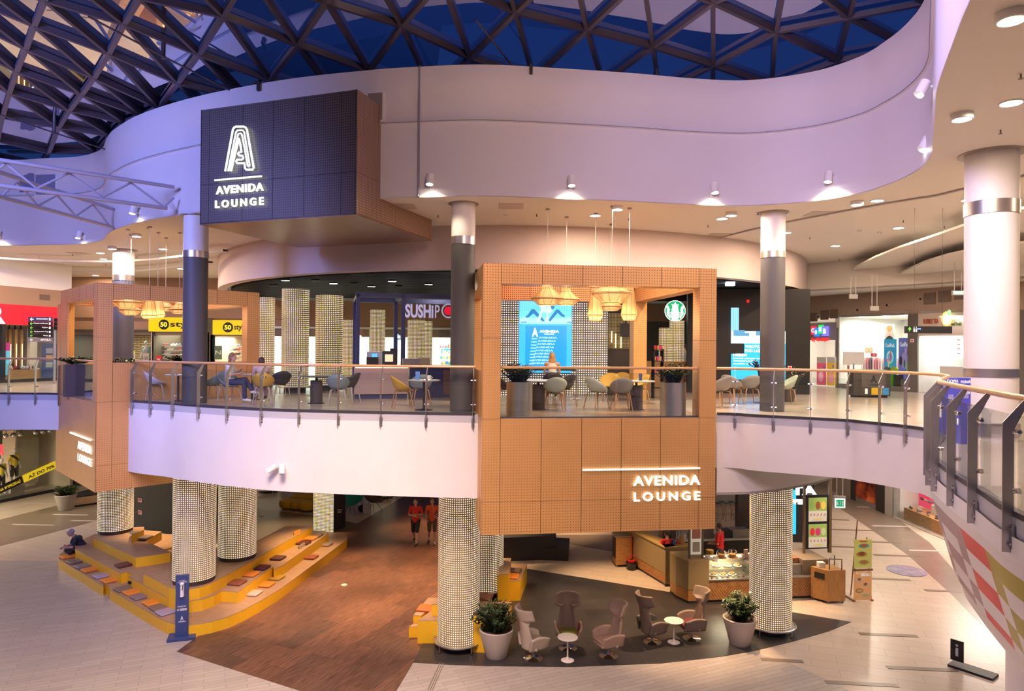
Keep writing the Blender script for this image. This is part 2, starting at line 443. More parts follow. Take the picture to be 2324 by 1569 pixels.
# grey wood-look field in front (rounded towards the back left)
zone([(-300, 1262), (0, 1273), (140, 1274), (260, 1283), (420, 1330), (560, 1400), (700, 1440), (900, 1480), (1100, 1490), (1400, 1490),
      (1700, 1478), (1790, 1505), (1870, 1540), (1930, 1569), (2000, 1640), (-600, 1640)], T_grey, .004)
# taupe band crossing at the back left
zone([(-200, 1250), (0, 1240), (110, 1212), (228, 1180), (330, 1150), (300, 1120), (200, 1130), (120, 1150), (0, 1180), (-200, 1225)], T_taupe, .005)
zone([(-200, 1175), (0, 1160), (228, 1120), (228, 1105), (0, 1150), (-200, 1160)], T_beige, .0055)
# dark olive field behind the stepped seat
zone([(380, 1215), (520, 1240), (700, 1215), (800, 1213), (822, 1191), (724, 1172), (560, 1153), (480, 1150), (300, 1180)], T_olive, .005)
# rust-brown walkway
zone([(401, 1480), (775, 1210), (912, 1130), (960, 1100), (1150, 1100), (1090, 1250), (985, 1412), (937, 1507), (900, 1569), (860, 1640), (850, 1645), (690, 1574), (680, 1569)], T_brown, .008)
# slate field under the swivel chairs
zone([(937, 1505), (1020, 1510), (1100, 1513), (1300, 1515), (1500, 1507), (1620, 1494), (1700, 1481), (1800, 1457), (1880, 1434), (1932, 1413),
      (1800, 1391), (1530, 1347), (1400, 1325), (1190, 1291), (1060, 1290), (985, 1412)], T_slate, .012)
zone([(1145, 1215), (1480, 1215), (1400, 1254), (1290, 1235), (1200, 1272), (1145, 1270)], T_taupe, .011)
# brown band down the corridor on the right, with inlaid strips
zone([(1905, 1120), (1960, 1112), (2065, 1200), (2110, 1232), (2170, 1300), (2230, 1420), (2160, 1350), (2060, 1260), (1930, 1170), (1890, 1143)], T_taupe, .005)
strip_px = [((1925, 1203), (1932, 1206)), ((1970, 1230), (1972, 1234)), ((2012, 1262), (2014, 1266)), ((1880, 1179), (1888, 1181)), ((1885, 1241), (1930, 1244)),
            ((1975, 1313), (2030, 1317)), ((2125, 1340), (2150, 1344)), ((1975, 1440), (2056, 1447)), ((2048, 1515), (2140, 1524)), ((1905, 1550), (2000, 1560)), ((1760, 1498), (1786, 1503))]
sm = mat('strip_brown', (.22, .165, .125), .3); sl = mat('strip_pale', (.62, .54, .46), .3)
def strip(x, y, L, m, ang=0.0, wd=.16, lift=.014):
    c = P(x, y); a = Vector((math.cos(ang), math.sin(ang), 0)); b = Vector((-a.y, a.x, 0))
    struct(MB().prism([c + a * s + b * t for s, t in ((-L / 2, -wd / 2), (L / 2, -wd / 2), (L / 2, wd / 2), (-L / 2, wd / 2))], 0, .009).build('floor', m, smooth=False))
for x, y, L in ((1940, 1204, 1.9), (1992, 1231, 1.8), (2040, 1262, 1.8), (1888, 1180, 1.5), (1908, 1242, 1.4), (2005, 1315, 1.7), (2140, 1342, 1.1), (2016, 1442, 1.5), (2092, 1519, 1.6), (1955, 1553, 1.6), (1775, 1500, 1.0)):
    strip(x, y, L, sm, -.09)
for x, y, L in ((1985, 1152, 1.7), (2025, 1195, 1.7), (2115, 1251, 1.7), (75, 1192, 1.8), (85, 1143, 1.6), (160, 1169, 1.6), (200, 1183, 1.5)):
    strip(x, y, L, sl, -.05)

# ---- the void outline on the upper floor
fp = lambda x, y: tuple(P(x, y, FL)[:2])
E_pts = [(-27, 19), (-22, 21.0), fp(0, 893.5), fp(142, 894.7), fp(225, 901), fp(302, 911), fp(380, 916), fp(452, 921.5), fp(600, 930), fp(730, 934), fp(866, 937),
         fp(1077, 940.5), fp(1350, 942), fp(1628, 940), fp(1727, 945), fp(1906, 954), fp(1960, 959), fp(2030, 966), (8.12, 13.35), (7.75, 12.3), (6.95, 11.15),
         fp(2114, 1035), fp(2140, 1060), fp(2177, 1086), fp(2232, 1121), fp(2287, 1158), (4.55, 5.6), (4.1, 4.0), (3.2, 2.4), (1.5, 1.4), (-2, .9), (-8, 1.0), (-16, 3.5), (-22, 8), (-27, 14)]
NE = 6
EC = spline(E_pts, NE, True)          # closed curve, NE samples per span
def ring(curve, z0, z1, m, name, far=45, center=(-5, 9)):
    """slab around the void: inner edge = curve, outer edge far away"""
    b = MB(); n = len(curve); c = Vector(center)
    inn = [Vector(p) for p in curve]; out = [c + (p - c).normalized() * far for p in inn]
    vs = [(p.x, p.y, z) for z in (z0, z1) for r in (inn, out) for p in r]
    fs = []
    for i in range(n):
        j = (i + 1) % n
        fs += [(2 * n + j, 2 * n + i, 3 * n + i, 3 * n + j), (i, j, n + j, n + i), (i, 2 * n + i, 2 * n + j, j)]
    b.add(vs, fs); return struct(b.build(name, m, smooth=False))
ring(EC, FL - .25, FL, T_up, 'floor')
ring(EC, FL - .34, FL - .255, M_ceil, 'ceiling')
# edge trim: dark strip on the floor edge, grey edge beam, white fascia
def seg(i0, i1): return [EC[k % len(EC)] for k in range(i0 * NE, i1 * NE + 1)]
nE = len(E_pts)
EO = EC[13 * NE:] + EC[:3 * NE + 1]; EM = EC[5 * NE:11 * NE + 1]
b = MB()
for e_ in (EO, EM): b.sweep(e_, [(-.05, FL), (-.05, FL + .035), (.03, FL + .035), (.03, FL - .02), (-.05, FL - .02)])
struct(b.build('trim_1', M_darkedge, smooth=False))
b = MB().sweep(EC, [(0, FL - .02), (.012, FL - .02), (.012, FL - .2), (0, FL - .2)], True); struct(b.build('trim_2', M_steelgrey))
def fascia(i0, i1, bot, name, th=.12, lean=0.0, m=None):
    b = MB().sweep(seg(i0, i1), [(-.1, FL - .2), (.045, FL - .2), (.045 - lean, FL - bot), (.045 - lean - th, FL - bot), (-.1 - lean, FL - .26)])
    return struct(b.build(name, m or M_white))
fascia(0, 4, 1.12, 'wall_back_left')
fascia(4, 12, 1.93, 'wall_centre')
fascia(12, 19, 1.27, 'wall_right')
# sloping striped parapet close to the viewer on the right
def m_stripes():
    g = NG('striped_parapet'); sp = g.new('SeparateXYZ'); g.ln(g.coords('UV'), sp.inputs[0])
    u = sp.outputs[0]; v = sp.outputs[1]
    # rows: painted bands of .19 m alternate with white, three of them; columns of .42 m shift the pattern
    rows = g.ramp(g.math('DIVIDE', v, 1.6), [(0, (0, 0, 0)), (.10, (1, 1, 1)), (.255, (0, 0, 0)), (.40, (1, 1, 1)), (.555, (0, 0, 0)), (.70, (1, 1, 1)), (.86, (0, 0, 0))], 'CONSTANT')
    rose = (.74, .06, .10); oliv = (.42, .37, .08); lil = (.40, .28, .35); gry = (.62, .55, .62)
    col = g.ramp(g.math('DIVIDE', u, 12.0), [(0, gry), (.155, gry), (.20, lil), (.30, lil), (.395, rose), (.47, rose), (.475, oliv), (.99, oliv)], 'CONSTANT')
    cell = g.math('GREATER_THAN', g.math('FRACT', g.math('DIVIDE', u, .9)), .5)
    wn = g.new('TexWhiteNoise', noise_dimensions='2D')
    cv = g.new('CombineXYZ'); g.ln(g.math('FLOOR', g.math('DIVIDE', u, .45)), cv.inputs[0]); g.ln(g.math('FLOOR', g.math('DIVIDE', v, .24)), cv.inputs[1]); g.ln(cv.outputs[0], wn.inputs['Vector'])
    sh = g.math('MULTIPLY_ADD', wn.outputs[0], .16, .92)
    vv = g.new('VectorMath', operation='SCALE'); g.ln(col, vv.inputs[0]); g.ln(sh, vv.inputs['Scale'])
    win = g.math('MULTIPLY', g.math('LESS_THAN', g.math('FRACT', g.math('DIVIDE', g.math('SUBTRACT', u, .3), 1.35)), .30), g.math('GREATER_THAN', v, .41))
    rows = g.math('ABSOLUTE', g.math('SUBTRACT', rows, win))
    g.ln(g.mix(rows, (.82, .80, .84), vv.outputs[0]), g.b.inputs['Base Color']); g.b.inputs['Roughness'].default_value = .3
    return g.m
PAR = seg(19, 28)
b = MB(); pr = [(.045, FL - .2), (.045, FL - .42), (-.28, FL - 1.62), (-.36, FL - 1.75), (-.4, FL - 1.9), (-.6, FL - 1.9)]
b.sweep(PAR, pr[:2] ); struct(b.build('wall_near_top', M_white))
b = MB(); b.sweep(PAR, pr[1:3]); struct(b.build('wall_near', m_stripes()))
b = MB(); b.sweep(PAR, pr[2:]); struct(b.build('wall_near_bottom', M_white))
fascia(28, nE, 1.27, 'wall_near_left')
# lighting boxes set in the striped parapet
# soffit of the lounge slab and of the upper floor
SO = [P(x, y, 4.17) for x, y in ((1626, 1125), (1700, 1123), (1760, 1118), (1850, 1101), (1895, 1086), (1915, 1078), (1925, 1068))]
so_poly = [(p.x, p.y - .12 + .24) for p in seg(4, 13)] + [(p.x, p.y) for p in SO] + [(16, 33), (10, 38), (-14, 38), (-17.3, 30), (-14.9, 25)]
slab(so_poly, 4.18, 4.24, M_ceil, 'ceiling')
b = MB().sweep([(p.x, p.y) for p in SO] + [(16, 33)], [(0, 4.83 + .9), (0, 4.18)]); struct(b.build('wall_soffit_edge', M_ceil))

# ---- big round band around the roof opening
cp = lambda x, y: tuple(P(x, y, CE)[:2])
C_px = [(0, 557), (100, 556), (180, 554), (229, 546), (245, 531), (262, 521), (321, 503), (450, 482), (640, 463), (833, 452), (951, 448), (1101, 446), (1290, 452), (1440, 458), (1580, 465),
        (1702, 467), (1845, 457), (1952, 439), (2015, 419), (2059, 400), (2096, 376), (2114, 350)]
C_pts = [(-27, 20.5), (-22, 23)] + [cp(*q) for q in C_px] + [(6.95, 11.3), (6.15, 9.95), cp(2127, 200), cp(2159, 107), cp(2202, 0), (3.9, 5.2), (3.4, 3.4), (2, 2), (-2, 1.2), (-9, 1.5), (-17, 4), (-23, 8), (-27, 14)]
CC = spline(C_pts, 6, True)
ring(CC, CE, CE + .015, M_ceil, 'ceiling')
TOP = EYE + 6.52
b = MB().sweep(CC, [(0, CE - .002), (0, CE + 1.72), (.05, CE + 1.73), (.05, CE + 1.76), (0, CE + 1.78), (0, CE + 2.42), (.05, CE + 2.5), (.05, TOP), (-.5, TOP)], True)
o = struct(b.build('wall_roof_band', mat('roof_band_plaster', (.70, .66, .68), .55, noise=.015, nscale=1)))
b = MB().sweep(CC, [(.012, CE + 1.735), (.062, CE + 1.735), (.062, CE + 1.75), (.012, CE + 1.75)], True); struct(b.build('trim_3', mat('joint_grey', (.25, .25, .33), .6)))
# vertical joint in the band
jp = P(951, 448, CE)
MBj = MB().cbox((jp.x, jp.y - .05, (CE + TOP) / 2), (.02, .14, TOP - CE)); struct(MBj.build('trim_4', mat('joint_grey')))

# ---- glass roof: triangulated steel lattice on a shallow barrel
z1 = 3.748
NP = {}
for i, a in enumerate([(380, 20), (290, 235), (220, 430), (140, 620), (80, 800), (20, 1010)]): NP[0, i] = (a[0] / z1, a[1] / z1)
for i, a in enumerate([(1190, 0), (1055, 220), (925, 470), (800, 675), (695, 815), (590, 950), (500, 1095), (415, 1310)]): NP[1, i] = (a[0] / z1, a[1] / z1)
for i, a in enumerate([(1900, 155), (1690, 480), (1510, 720), (1355, 930)]): NP[2, i + 1] = (a[0] / z1, a[1] / z1)
NP.update({(3, 1): (741, 11), (3, 2): (675, 107), (3, 3): (611, 187), (4, 2): (912, 64), (4, 3): (837, 167), (5, 3): (1067, 137), (5, 2): (1170, 33), (6, 3): (1332, 73), (7, 4): (1482, 111),
           (7, 3): (1619, 11), (8, 5): (1619, 154), (8, 4): (1761, 77), (8, 3): (1927, 45), (9, 5): (1902, 143)})
def roofz(x, y):
    g = 8.11 - .0175 * (y - 8.3) ** 2 - 6.6
    return EYE + 6.6 + .5 * (g + math.sqrt(g * g + .1))
def roofhit(px, py):
    d = ray(px, py); t = 7 / d.z
    for _ in range(80):
        t += .6 * ((roofz(d.x * t, d.y * t) - EYE) / d.z - t)
    return Vector((d.x * t, d.y * t))
ND = {k: roofhit(*v) for k, v in NP.items()}
def fill():
    """continue the lattice beyond the picture by straight extrapolation"""
    for _ in range(14):
        new = {}
        for c in range(-6, 13):
            for k in range(-9, 12):
                if (c, k) in ND: continue
                cand = []
                for dc, dk in ((0, 1), (0, -1), (1, 1), (-1, -1), (1, 2), (-1, -2)):
                    a = (c + dc, k + dk); b_ = (c + 2 * dc, k + 2 * dk)
                    if a in ND and b_ in ND: cand.append(2 * ND[a] - ND[b_])
                for (d1, d2) in (((0, 1), (1, 1)), ((0, -1), (-1, -1)), ((0, 1), (-1, -1)), ((0, -1), (1, 1))):
                    a = (c + d1[0], k + d1[1]); b_ = (c + d2[0], k + d2[1]); e = (c + d1[0] + d2[0], k + d1[1] + d2[1])
                    if a in ND and b_ in ND and e in ND: cand.append(ND[a] + ND[b_] - ND[e])
                if cand:
                    q = sum(cand, Vector((0, 0))) / len(cand)
                    if -32 < q.x < 14 and -3 < q.y < 26: new[c, k] = q
        ND.update(new)
fill()
Cv = [Vector(p) for p in CC]
def inside(p, grow=1.2):
    q = Vector((-5, 9)); p2 = q + (p - q) * (1 - grow / max((p - q).length, 3)); n = len(Cv); c = False
    for i in range(n):
        a = Cv[i]; b_ = Cv[(i + 1) % n]
        if (a.y > p2.y) != (b_.y > p2.y) and p2.x < (b_.x - a.x) * (p2.y - a.y) / (b_.y - a.y) + a.x: c = not c
    return c
M_beam = mat('roof_beam_paint', (.075, .06, .075), .42, .25)
M_beamlight = mat('roof_strut_paint', (.12, .105, .14), .4, .25)
roof = struct(thing('ceiling_skylight_frame', 'steel lattice', 'roof', (0, 0, 0))); del roof['category'], roof['label']
def n3(k, dz=0): p = ND[k]; return Vector((p.x, p.y, roofz(p.x, p.y) + dz))
def beam(b, a, c, wd, ht):
    t = (c - a).normalized(); x = t.cross(Vector((0, 0, 1))).normalized(); up = x.cross(t)
    vs = [p + x * s * wd / 2 + up * h for p in (a, c) for s, h in ((-1, 0), (1, 0), (1, ht), (-1, ht))]
    b.add(vs, [(0, 1, 5, 4), (1, 2, 6, 5), (2, 3, 7, 6), (3, 0, 4, 7)])
bS = MB(); bD = MB(); tri = MB(); keysn = set(ND)
for (c, k) in sorted(keysn):
    for dc, dk in ((0, 1), (1, 1), (1, 2)):
        e = (c + dc, k + dk)
        if e in ND and (inside(ND[c, k]) or inside(ND[e])) and (ND[e] - ND[c, k]).length < 3.6:
            beam(bS if (dc, dk) == (0, 1) else bD, n3((c, k)), n3(e), .11 if dc == 0 else .09, .12 if dc == 0 else .16)
    for e1, e2 in (((0, 1), (1, 2)), ((1, 1), (1, 2))):
        a = (c + e1[0], k + e1[1]); d = (c + e2[0], k + e2[1])
        if a in ND and d in ND and (inside(ND[c, k]) or inside(ND[a]) or inside(ND[d])):
            tri.add([n3((c, k), .17), n3(a, .17), n3(d, .17)], [(0, 1, 2)])
o = bD.build('diagonal_beams', M_beam, roof, smooth=False)
o = bS.build('cross_struts', M_beamlight, roof, smooth=False)
struct(tri.build('window_1', G_roof, smooth=False))
# bracing rods with drop posts under the lattice
rods = MB()
def rod(b, pts, r=.022):
    b.tube(pts, r, 6)
def rq(px, py, dz=-.35):
    p = roofhit(px, py); return Vector((p.x, p.y, roofz(p.x, p.y) + dz))
for a, bb, c in (((200, 0), (374, 96), (592, 210)), ((-60, 210), (122, 274), (262, 322)), ((1080, 8), (1120, 60), (1205, 172))):
    rod(rods, [rq(*a), rq(*bb), rq(*c)])
rods.cyl(rq(371, 100, -.35), rq(371, 100, -.35) + Vector((0, 0, 1.4)), .05, n=8)
rods.cyl(rq(123, 278, -.35), rq(123, 278, -.35) + Vector((0, 0, 1.2)), .05, n=8)
rods.build('bracing_rods', M_beam, roof)
# brackets on top of the band
for x, y in ((592, 196), (1205, 158), (1487, 168)):
    pl = D(x, y + 10, 15.7 + (abs(x - 1100) / 400) ** 1.5 * .9)
    o = MB().cbox((pl.x, pl.y - .1, pl.z + .05), (.07, .2, .22)).build('bracket', M_black, roof, smooth=False)

# ---- lounge bulkhead (round lilac band) and black lit ceiling
LC = Vector((0, 32.0)); LR = 12.7
arc = [(LC.x + LR * math.cos(a), LC.y + LR * math.sin(a)) for a in [pi + .10 + (pi - .0) * i / 60 for i in range(64)]]
arc = [(LC.x + LR * math.cos(a), LC.y + LR * math.sin(a)) for a in np.linspace(pi * .93, pi * 2.1, 80)]
BZ = EYE + 2.26
b = MB().sweep(arc, [(-.01, CE), (-.01, BZ), (-.35, BZ), (-.35, BZ + .3)])
struct(b.build('wall_lounge_bulkhead', mat('bulkhead_paint', (.62, .50, .48), .6)))
bp = P(1637, 560, CE - .2); bb = MB()
LEDC = m_led('black_led_ceiling', .17, .07, 3.0, (.02, .022, .035), ((.75, .8, .5), (.8, .85, 1)), .3, .2)
disc = [(LC.x + (LR - .3) * math.cos(a), LC.y + (LR - .3) * math.sin(a)) for a in np.linspace(0, 2 * pi, 60)[:-1]]
slab(disc, BZ + .12, BZ + .2, LEDC, 'ceiling')
fins = MB()
for k in range(34):
    y = 20.2 + k * .33; hw = math.sqrt(max(0, (LR - .5) ** 2 - (y - LC.y) ** 2))
    fins.box((-hw, y, BZ - .02), (hw, y + .05, BZ + .1))
struct(fins.build('ceiling_baffles', mat('baffle_black', (.03, .035, .055), .4), smooth=False))
lb = slab([(p[0], p[1]) for p in disc], FL, FL + .006, T_deck)
# ================================================================== COPPER BOXES, SIGN BOX, COLUMNS, BALUSTRADES
PERF = m_perf('copper_perforated', (.74, .405, .15), .0605, .055, .145, .3, 2.9, (400, 400), .42, .45, (.09, .035, .015))
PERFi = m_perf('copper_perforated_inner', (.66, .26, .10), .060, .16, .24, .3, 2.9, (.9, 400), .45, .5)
PERFs = m_perf('graphite_perforated', (.16, .135, .13), .058, .08, .20, -1.1, 2.3, (400, 400), .42, .55, (.012, .01, .016))
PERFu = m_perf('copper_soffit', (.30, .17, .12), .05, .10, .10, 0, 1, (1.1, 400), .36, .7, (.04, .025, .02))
M_backing = mat('panel_backing', (.16, .06, .03), .7)
M_backd = mat('dark_backing', (.02, .018, .02), .7)
NEON = glow('neon_white', (.93, 1.0, .93), 1.5)
NEONc = glow('lit_letters', (1.0, .97, .90), 1.3)
TRIM = mat('copper_edge', (.55, .27, .12), .35, .7)
def panel(root, name, a, b, m, bev=.006, label=None):
    return MB().box(a, b).build(name, m, root, smooth=False, bevel=0, label=label)

# ---- main copper box
MP = Plane((-.635, 14.72), (5.255, .70)); MW = 5.30; MD = 5.2; zt = 3.37; zb = -2.51; PW = .40; g_ = .006
box1 = thing('copper_lounge_box', 'large perforated copper box frame hanging over the atrium beside the coffee shop, AVENIDA LOUNGE letters on its lower front', 'lounge box', M=MP.mat(0, FL, 0))
box1['label'] = 'large copper box frame with front glass rail and big lit AVENIDA LOUNGE letters'
def box_frame(root, W, Dp, zt, zb, PW, BH, lower_w, lower_d, npan, seamz):
    # corner posts (upper part) and front posts reaching down
    for x0 in (0, W - PW):
        for (z0, z1) in ((zb, seamz), (seamz, 0.0), (0.0, 1.75), (1.75, zt)):
            panel(root, 'post', (x0 + g_ / 2, 0, z0 + g_ / 2), (x0 + PW - g_ / 2, PW, z1 - g_ / 2), PERF)
        panel(root, 'rear_post', (x0, Dp - PW, 0), (x0 + PW, Dp, zt - BH), PERF)
    n = npan; pw = (W - 2 * PW) / n
    for i in range(n):
        panel(root, 'beam_panel', (PW + i * pw + g_, 0, zt - BH), (PW + (i + 1) * pw - g_, .38, zt), PERF)
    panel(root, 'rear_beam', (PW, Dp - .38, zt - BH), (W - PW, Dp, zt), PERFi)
    for x0 in (0, W - .38):
        k = 5; dl = (Dp - 2 * PW) / k
        for i in range(k):
            panel(root, 'side_beam', (x0, PW + i * dl + g_, zt - BH), (x0 + .38, PW + (i + 1) * dl - g_, zt), PERF)
    panel(root, 'backing', (.02, .03, zt - BH + .02), (W - .02, .34, zt - .02), M_backing)
    # lower body
    for i in range(n):
        for z0, z1 in ((zb, seamz), (seamz, 0.0)):
            panel(root, 'front_panel', (PW + i * pw + g_, 0, z0 + g_ / 2), (PW + (i + 1) * pw - g_, .03, z1 - g_ / 2), PERF)
    panel(root, 'core', (.03, .035, zb + .03), (lower_w - .03, lower_d - .03, -.03), M_backing)
    for z0, z1 in ((zb, seamz), (seamz, 0.0)):
        panel(root, 'side_panel', (0, PW + g_, z0), (.03, lower_d, z1 - g_), PERF)
        panel(root, 'side_panel', (lower_w - .03, PW + g_, z0), (lower_w, lower_d, z1 - g_), PERF)
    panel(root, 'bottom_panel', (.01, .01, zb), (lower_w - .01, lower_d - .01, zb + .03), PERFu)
box_frame(box1, MW, MD, zt, zb, PW, .44, MW, 1.6, 5, -1.80)
panel(box1, 'side_parapet', (0, PW, 0), (.05, 3.6, 1.03), PERF)
panel(box1, 'floor_plate', (.03, .03, -.03), (MW - .03, MD, .008), T_deck)
# led strip along the inner edge of the left post
panel(box1, 'light_strip', (.02, PW + .002, 1.0), (.05, PW + .03, zt - .5), m_led('led_strip', .05, .3, 8, (.3, .2, .1)))
# front glass rail
for i, (xa, xb) in enumerate(((PW, 2.12), (2.13, 3.0), (3.01, 3.95), (3.96, MW - PW))):
    panel(box1, 'glass_pane', (xa, .10, .01), (xb, .115, 1.0), G_glass)
o = MB().tube([(PW, .11, 1.11), (MW - PW, .11, 1.11)], .03, 12).build('handrail', M_oakrail, box1)
panel(box1, 'floor_channel', (PW, .06, 0), (MW - PW, .16, .03), M_darkedge)
def lounge_letters(root, pl, bar, av, lo, m=NEONc, d=.05):
    u0, u1, z0, z1 = pl.rect(*bar)
    o = MB().box((u0, -d - .03, (z0 + z1) / 2 - .016), (u1, -d, (z0 + z1) / 2 + .016)).build('light_bar', m, None, M=pl.mat(0, 0, 0)); stick(o, root)
    for t, r in (('AVENIDA', av), ('LOUNGE', lo)):
        u0, u1, z0, z1 = pl.rect(*r)
        text_on(pl, t, u0, u1, z0, z1, m, 'lettering', d, .022, .035, root, 1.45 if t == 'LOUNGE' else 1.13)
lounge_letters(box1, MP, (1321, 1061, 1586, 1067), (1436, 1079, 1587, 1101), (1437, 1116, 1587, 1136))

# ---- copper box on the left
LP = Plane((-11.07, 18.2), (.711, .703)); LW = 4.45; LD_ = 4.6
box2 = thing('copper_lounge_box', 'smaller copper box frame standing out at the left, letters seen edge-on along its shaded side', 'lounge box', M=LP.mat(0, FL, 0))
box2['label'] = 'angled copper box frame at the left, lit AVENIDA LOUNGE letters on its side'
box_frame(box2, LW, LD_, 3.21, -2.40, .38, .42, LW, 1.4, 4, -1.7)
for i in range(4):
    panel(box2, 'front_parapet', (.38 + i * .92 + .006, 0, .0), (.38 + (i + 1) * .92 - .006, .05, 1.06), PERF)
panel(box2, 'bottom_beam', (0, 0.004, -2.40), (LW, 3.0, -2.06), PERF)
panel(box2, 'floor_plate', (.03, .03, -.03), (LW - .03, LD_, .008), T_deck)
panel(box2, 'rear_parapet', (.38, LD_ - .05, 0), (LW - .38, LD_, 1.0), PERF)
panel(box2, 'glass_pane', (.10, .40, .02), (.115, LD_ - .9, 1.0), G_glass)
panel(box2, 'side_post_panel', (0, LD_ - 1.25, 0), (.05, LD_ - .4, 2.8), PERF)
MB().tube([(.11, .40, 1.08), (.11, LD_ - .9, 1.08)], .03, 10).build('handrail', M_oakrail, box2)
panel(box2, 'side_lower_panel', (-.012, 0, -2.4), (-.001, LD_, 0), PERF)
SPl = Plane(tuple((LP.pt(0, 0, 0) - LP.n * LD_)[:2]), tuple(LP.n[:2]))
u0, u1, _, _ = SPl.rect(164, 980, 211, 1000)
zz = lambda x, y: SPl.hit(x, y)
a = zz(164, 982)[1]; b_ = zz(211, 999)[1]
o = MB().box((u0, -.07, (a + b_) / 2 - .02), (u1, -.04, (a + b_) / 2 + .02)).build('light_bar', NEONc, None, M=SPl.mat(0, 0, 0)); stick(o, box2)
for t, ya, yb in (('AVENIDA', (1003, 1021), (1010, 1029)), ('LOUNGE', (1031, 1048), (1039, 1057))):
    us, z0 = zz(180, ya[1]); ue, z0b = zz(211, yb[1]); _, z1 = zz(180, ya[0]); _, z1b = zz(211, yb[0])
    text_on(SPl, t, us, ue, (z0 + z0b) / 2, (z1 + z1b) / 2, NEONc, 'lettering', .04, .012, .015, box2, 1.2)

# ---- hanging sign box
GP = Plane((-7.53, 16.4), (4.08, -1.4)); GW = 4.31; GD = 3.8; gb = EYE + 2.94; gt = EYE + 5.69
sign = thing('hanging_sign_box', 'dark perforated metal sign box on the white roof band, glowing A logo over AVENIDA LOUNGE', 'sign box', M=GP.mat(0, gb, 0))
xs = [GP.hit(x, 300)[0] for x in (475, 551, 620, 691, 775)]
xs = [0] + xs + [GW]; zs = GP.hit(620, 406)[1] - gb; H = gt - gb
for i in range(len(xs) - 1):
    for z0, z1 in ((0, zs), (zs, H)):
        panel(sign, 'front_panel', (xs[i] + .005, 0, z0 + .004), (xs[i + 1] - .005, .03, z1 - .004), PERFs)
panel(sign, 'core', (.03, .032, .03), (GW - .03, GD, H - .03), M_backd)
PERFw = m_perf('bronze_perforated', (.42, .27, .20), .06, .14, .2, 1.4, 1.5, (400, 400), .42, .6)
for z0, z1 in ((.0, zs), (zs, H)):
    panel(sign, 'side_panel', (GW - .03, .0, z0 + .004), (GW, GD, z1 - .004), PERFw)
panel(sign, 'side_panel', (0, .0, 0), (.03, GD, H), PERFs)
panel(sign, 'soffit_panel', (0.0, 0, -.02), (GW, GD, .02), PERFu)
def neon(path, r=.022):
    pts = [GP.hit(x / z1_, y / z1_) for x, y in path]; return [(u, -.085, z - gb) for u, z in pts]
z1_ = 3.748
nb = MB()
nb.tube(neon([(1938, 1465), (1970, 1290), (2003, 1112), (2012, 1096), (2028, 1087), (2095, 1087), (2112, 1095), (2122, 1112), (2150, 1275), (2180, 1438), (2172, 1451), (2114, 1451), (2106, 1440), (2101, 1397), (2038, 1397), (2030, 1382), (2040, 1367),
               (2080, 1367), (2091, 1350), (2082, 1333), (2054, 1331), (2046, 1317), (2054, 1305), (2076, 1302), (2066, 1240), (2055, 1184), (2020, 1320), (1987, 1465)]), .023, 8)
nb.tube(neon([(1962, 1465), (1997, 1290), (2029, 1135), (2040, 1119), (2085, 1118), (2098, 1132), (2122, 1275), (2146, 1418), (2138, 1427), (2128, 1420), (2104, 1280), (2079, 1152), (2068, 1145), (2048, 1150), (2010, 1310), (1975, 1462)]), .018, 8)
nb.build('neon_logo', NEON, sign)
nb = MB().tube([(GP.hit(x, y)[0], -.08, GP.hit(x, y)[1] - gb) for x, y in ((493, 411), (599, 402))], .02, 8).build('neon_bar', NEON, sign)
def gtext(t, x0, x1, ya0, yb0, ya1, yb1, sp):
    u0, zt0 = GP.hit(x0, ya0); _, zb0 = GP.hit(x0, yb0); u1, zt1 = GP.hit(x1, ya1); _, zb1 = GP.hit(x1, yb1)
    text_on(GP, t, u0, u1, (zb0 + zb1) / 2, (zt0 + zt1) / 2, NEON, 'lettering', .06, .022, .035, sign, sp + .1)
gtext('AVENIDA', 495, 602, 425, 443, 416, 434, 1.05)
gtext('LOUNGE', 493, 602, 456, 474, 449, 466, 1.4)

# ---- structural columns of the upper floor
def column(x, y, r, white_to, band, label, low=M_darkgrey, z0=FL, cat='column'):
    c = thing('round_column', label, cat, (x, y, z0), group='round columns of the hall')
    H = CE - z0; zw = white_to - z0
    MB().lathe([(0, zw), (r, zw), (r, H + .05)], 40).build('upper_shaft', M_white, c)
    MB().lathe([(0, 0), (r * 1.0, 0), (r * 1.0, zw - band)], 40).build('lower_shaft', low, c)
    MB().lathe([(r * 1.0, zw - band), (r * 1.035, zw - band), (r * 1.035, zw), (r, zw)], 40).build('steel_band', M_steel, c)
    MB().lathe([(r * 1.28, H), (r * 1.28, H - .012), (r * 1.22, H - .018), (r, H - .005)], 40).build('ceiling_collar', mat('collar_grey', (.35, .30, .28), .4, .5), c)
    return c
def zat(x, y, Y): return D(x, y, Y).z
column(-8.5, 18.3, .31, zat(445, 571, 18.3), .18, 'grey column with lit white top standing before the left copper box frame')
column(-1.2, 16.5, .29, zat(1047, 539, 16.5), .19, 'dark grey column between the sushi counter and the large copper box')
column(6.58, 17.25, .295, zat(1755, 571, 17.2), .165, 'dark grey column with steel band before the black video wall')
cc = column(8.42, 12.0, .405, zat(2257, 455, 11.8), .23, 'thick pinkish-white column with two steel bands beyond the near balustrade', low=M_white)
MB().lathe([(.405, .08), (.425, .08), (.425, .30), (.405, .30)], 40).build('steel_band', M_steel, cc)
MB().lathe([(.405, 1.1), (.42, 1.1), (.42, 1.24), (.405, 1.24)], 40).build('steel_band', M_steel, cc)
column(-14.2, 24.9, .35, zat(270, 625, 24.9), .21, 'grey column inside the left copper box, white above its steel band', low=mat('column_blue_grey', (.10, .10, .16), .55))
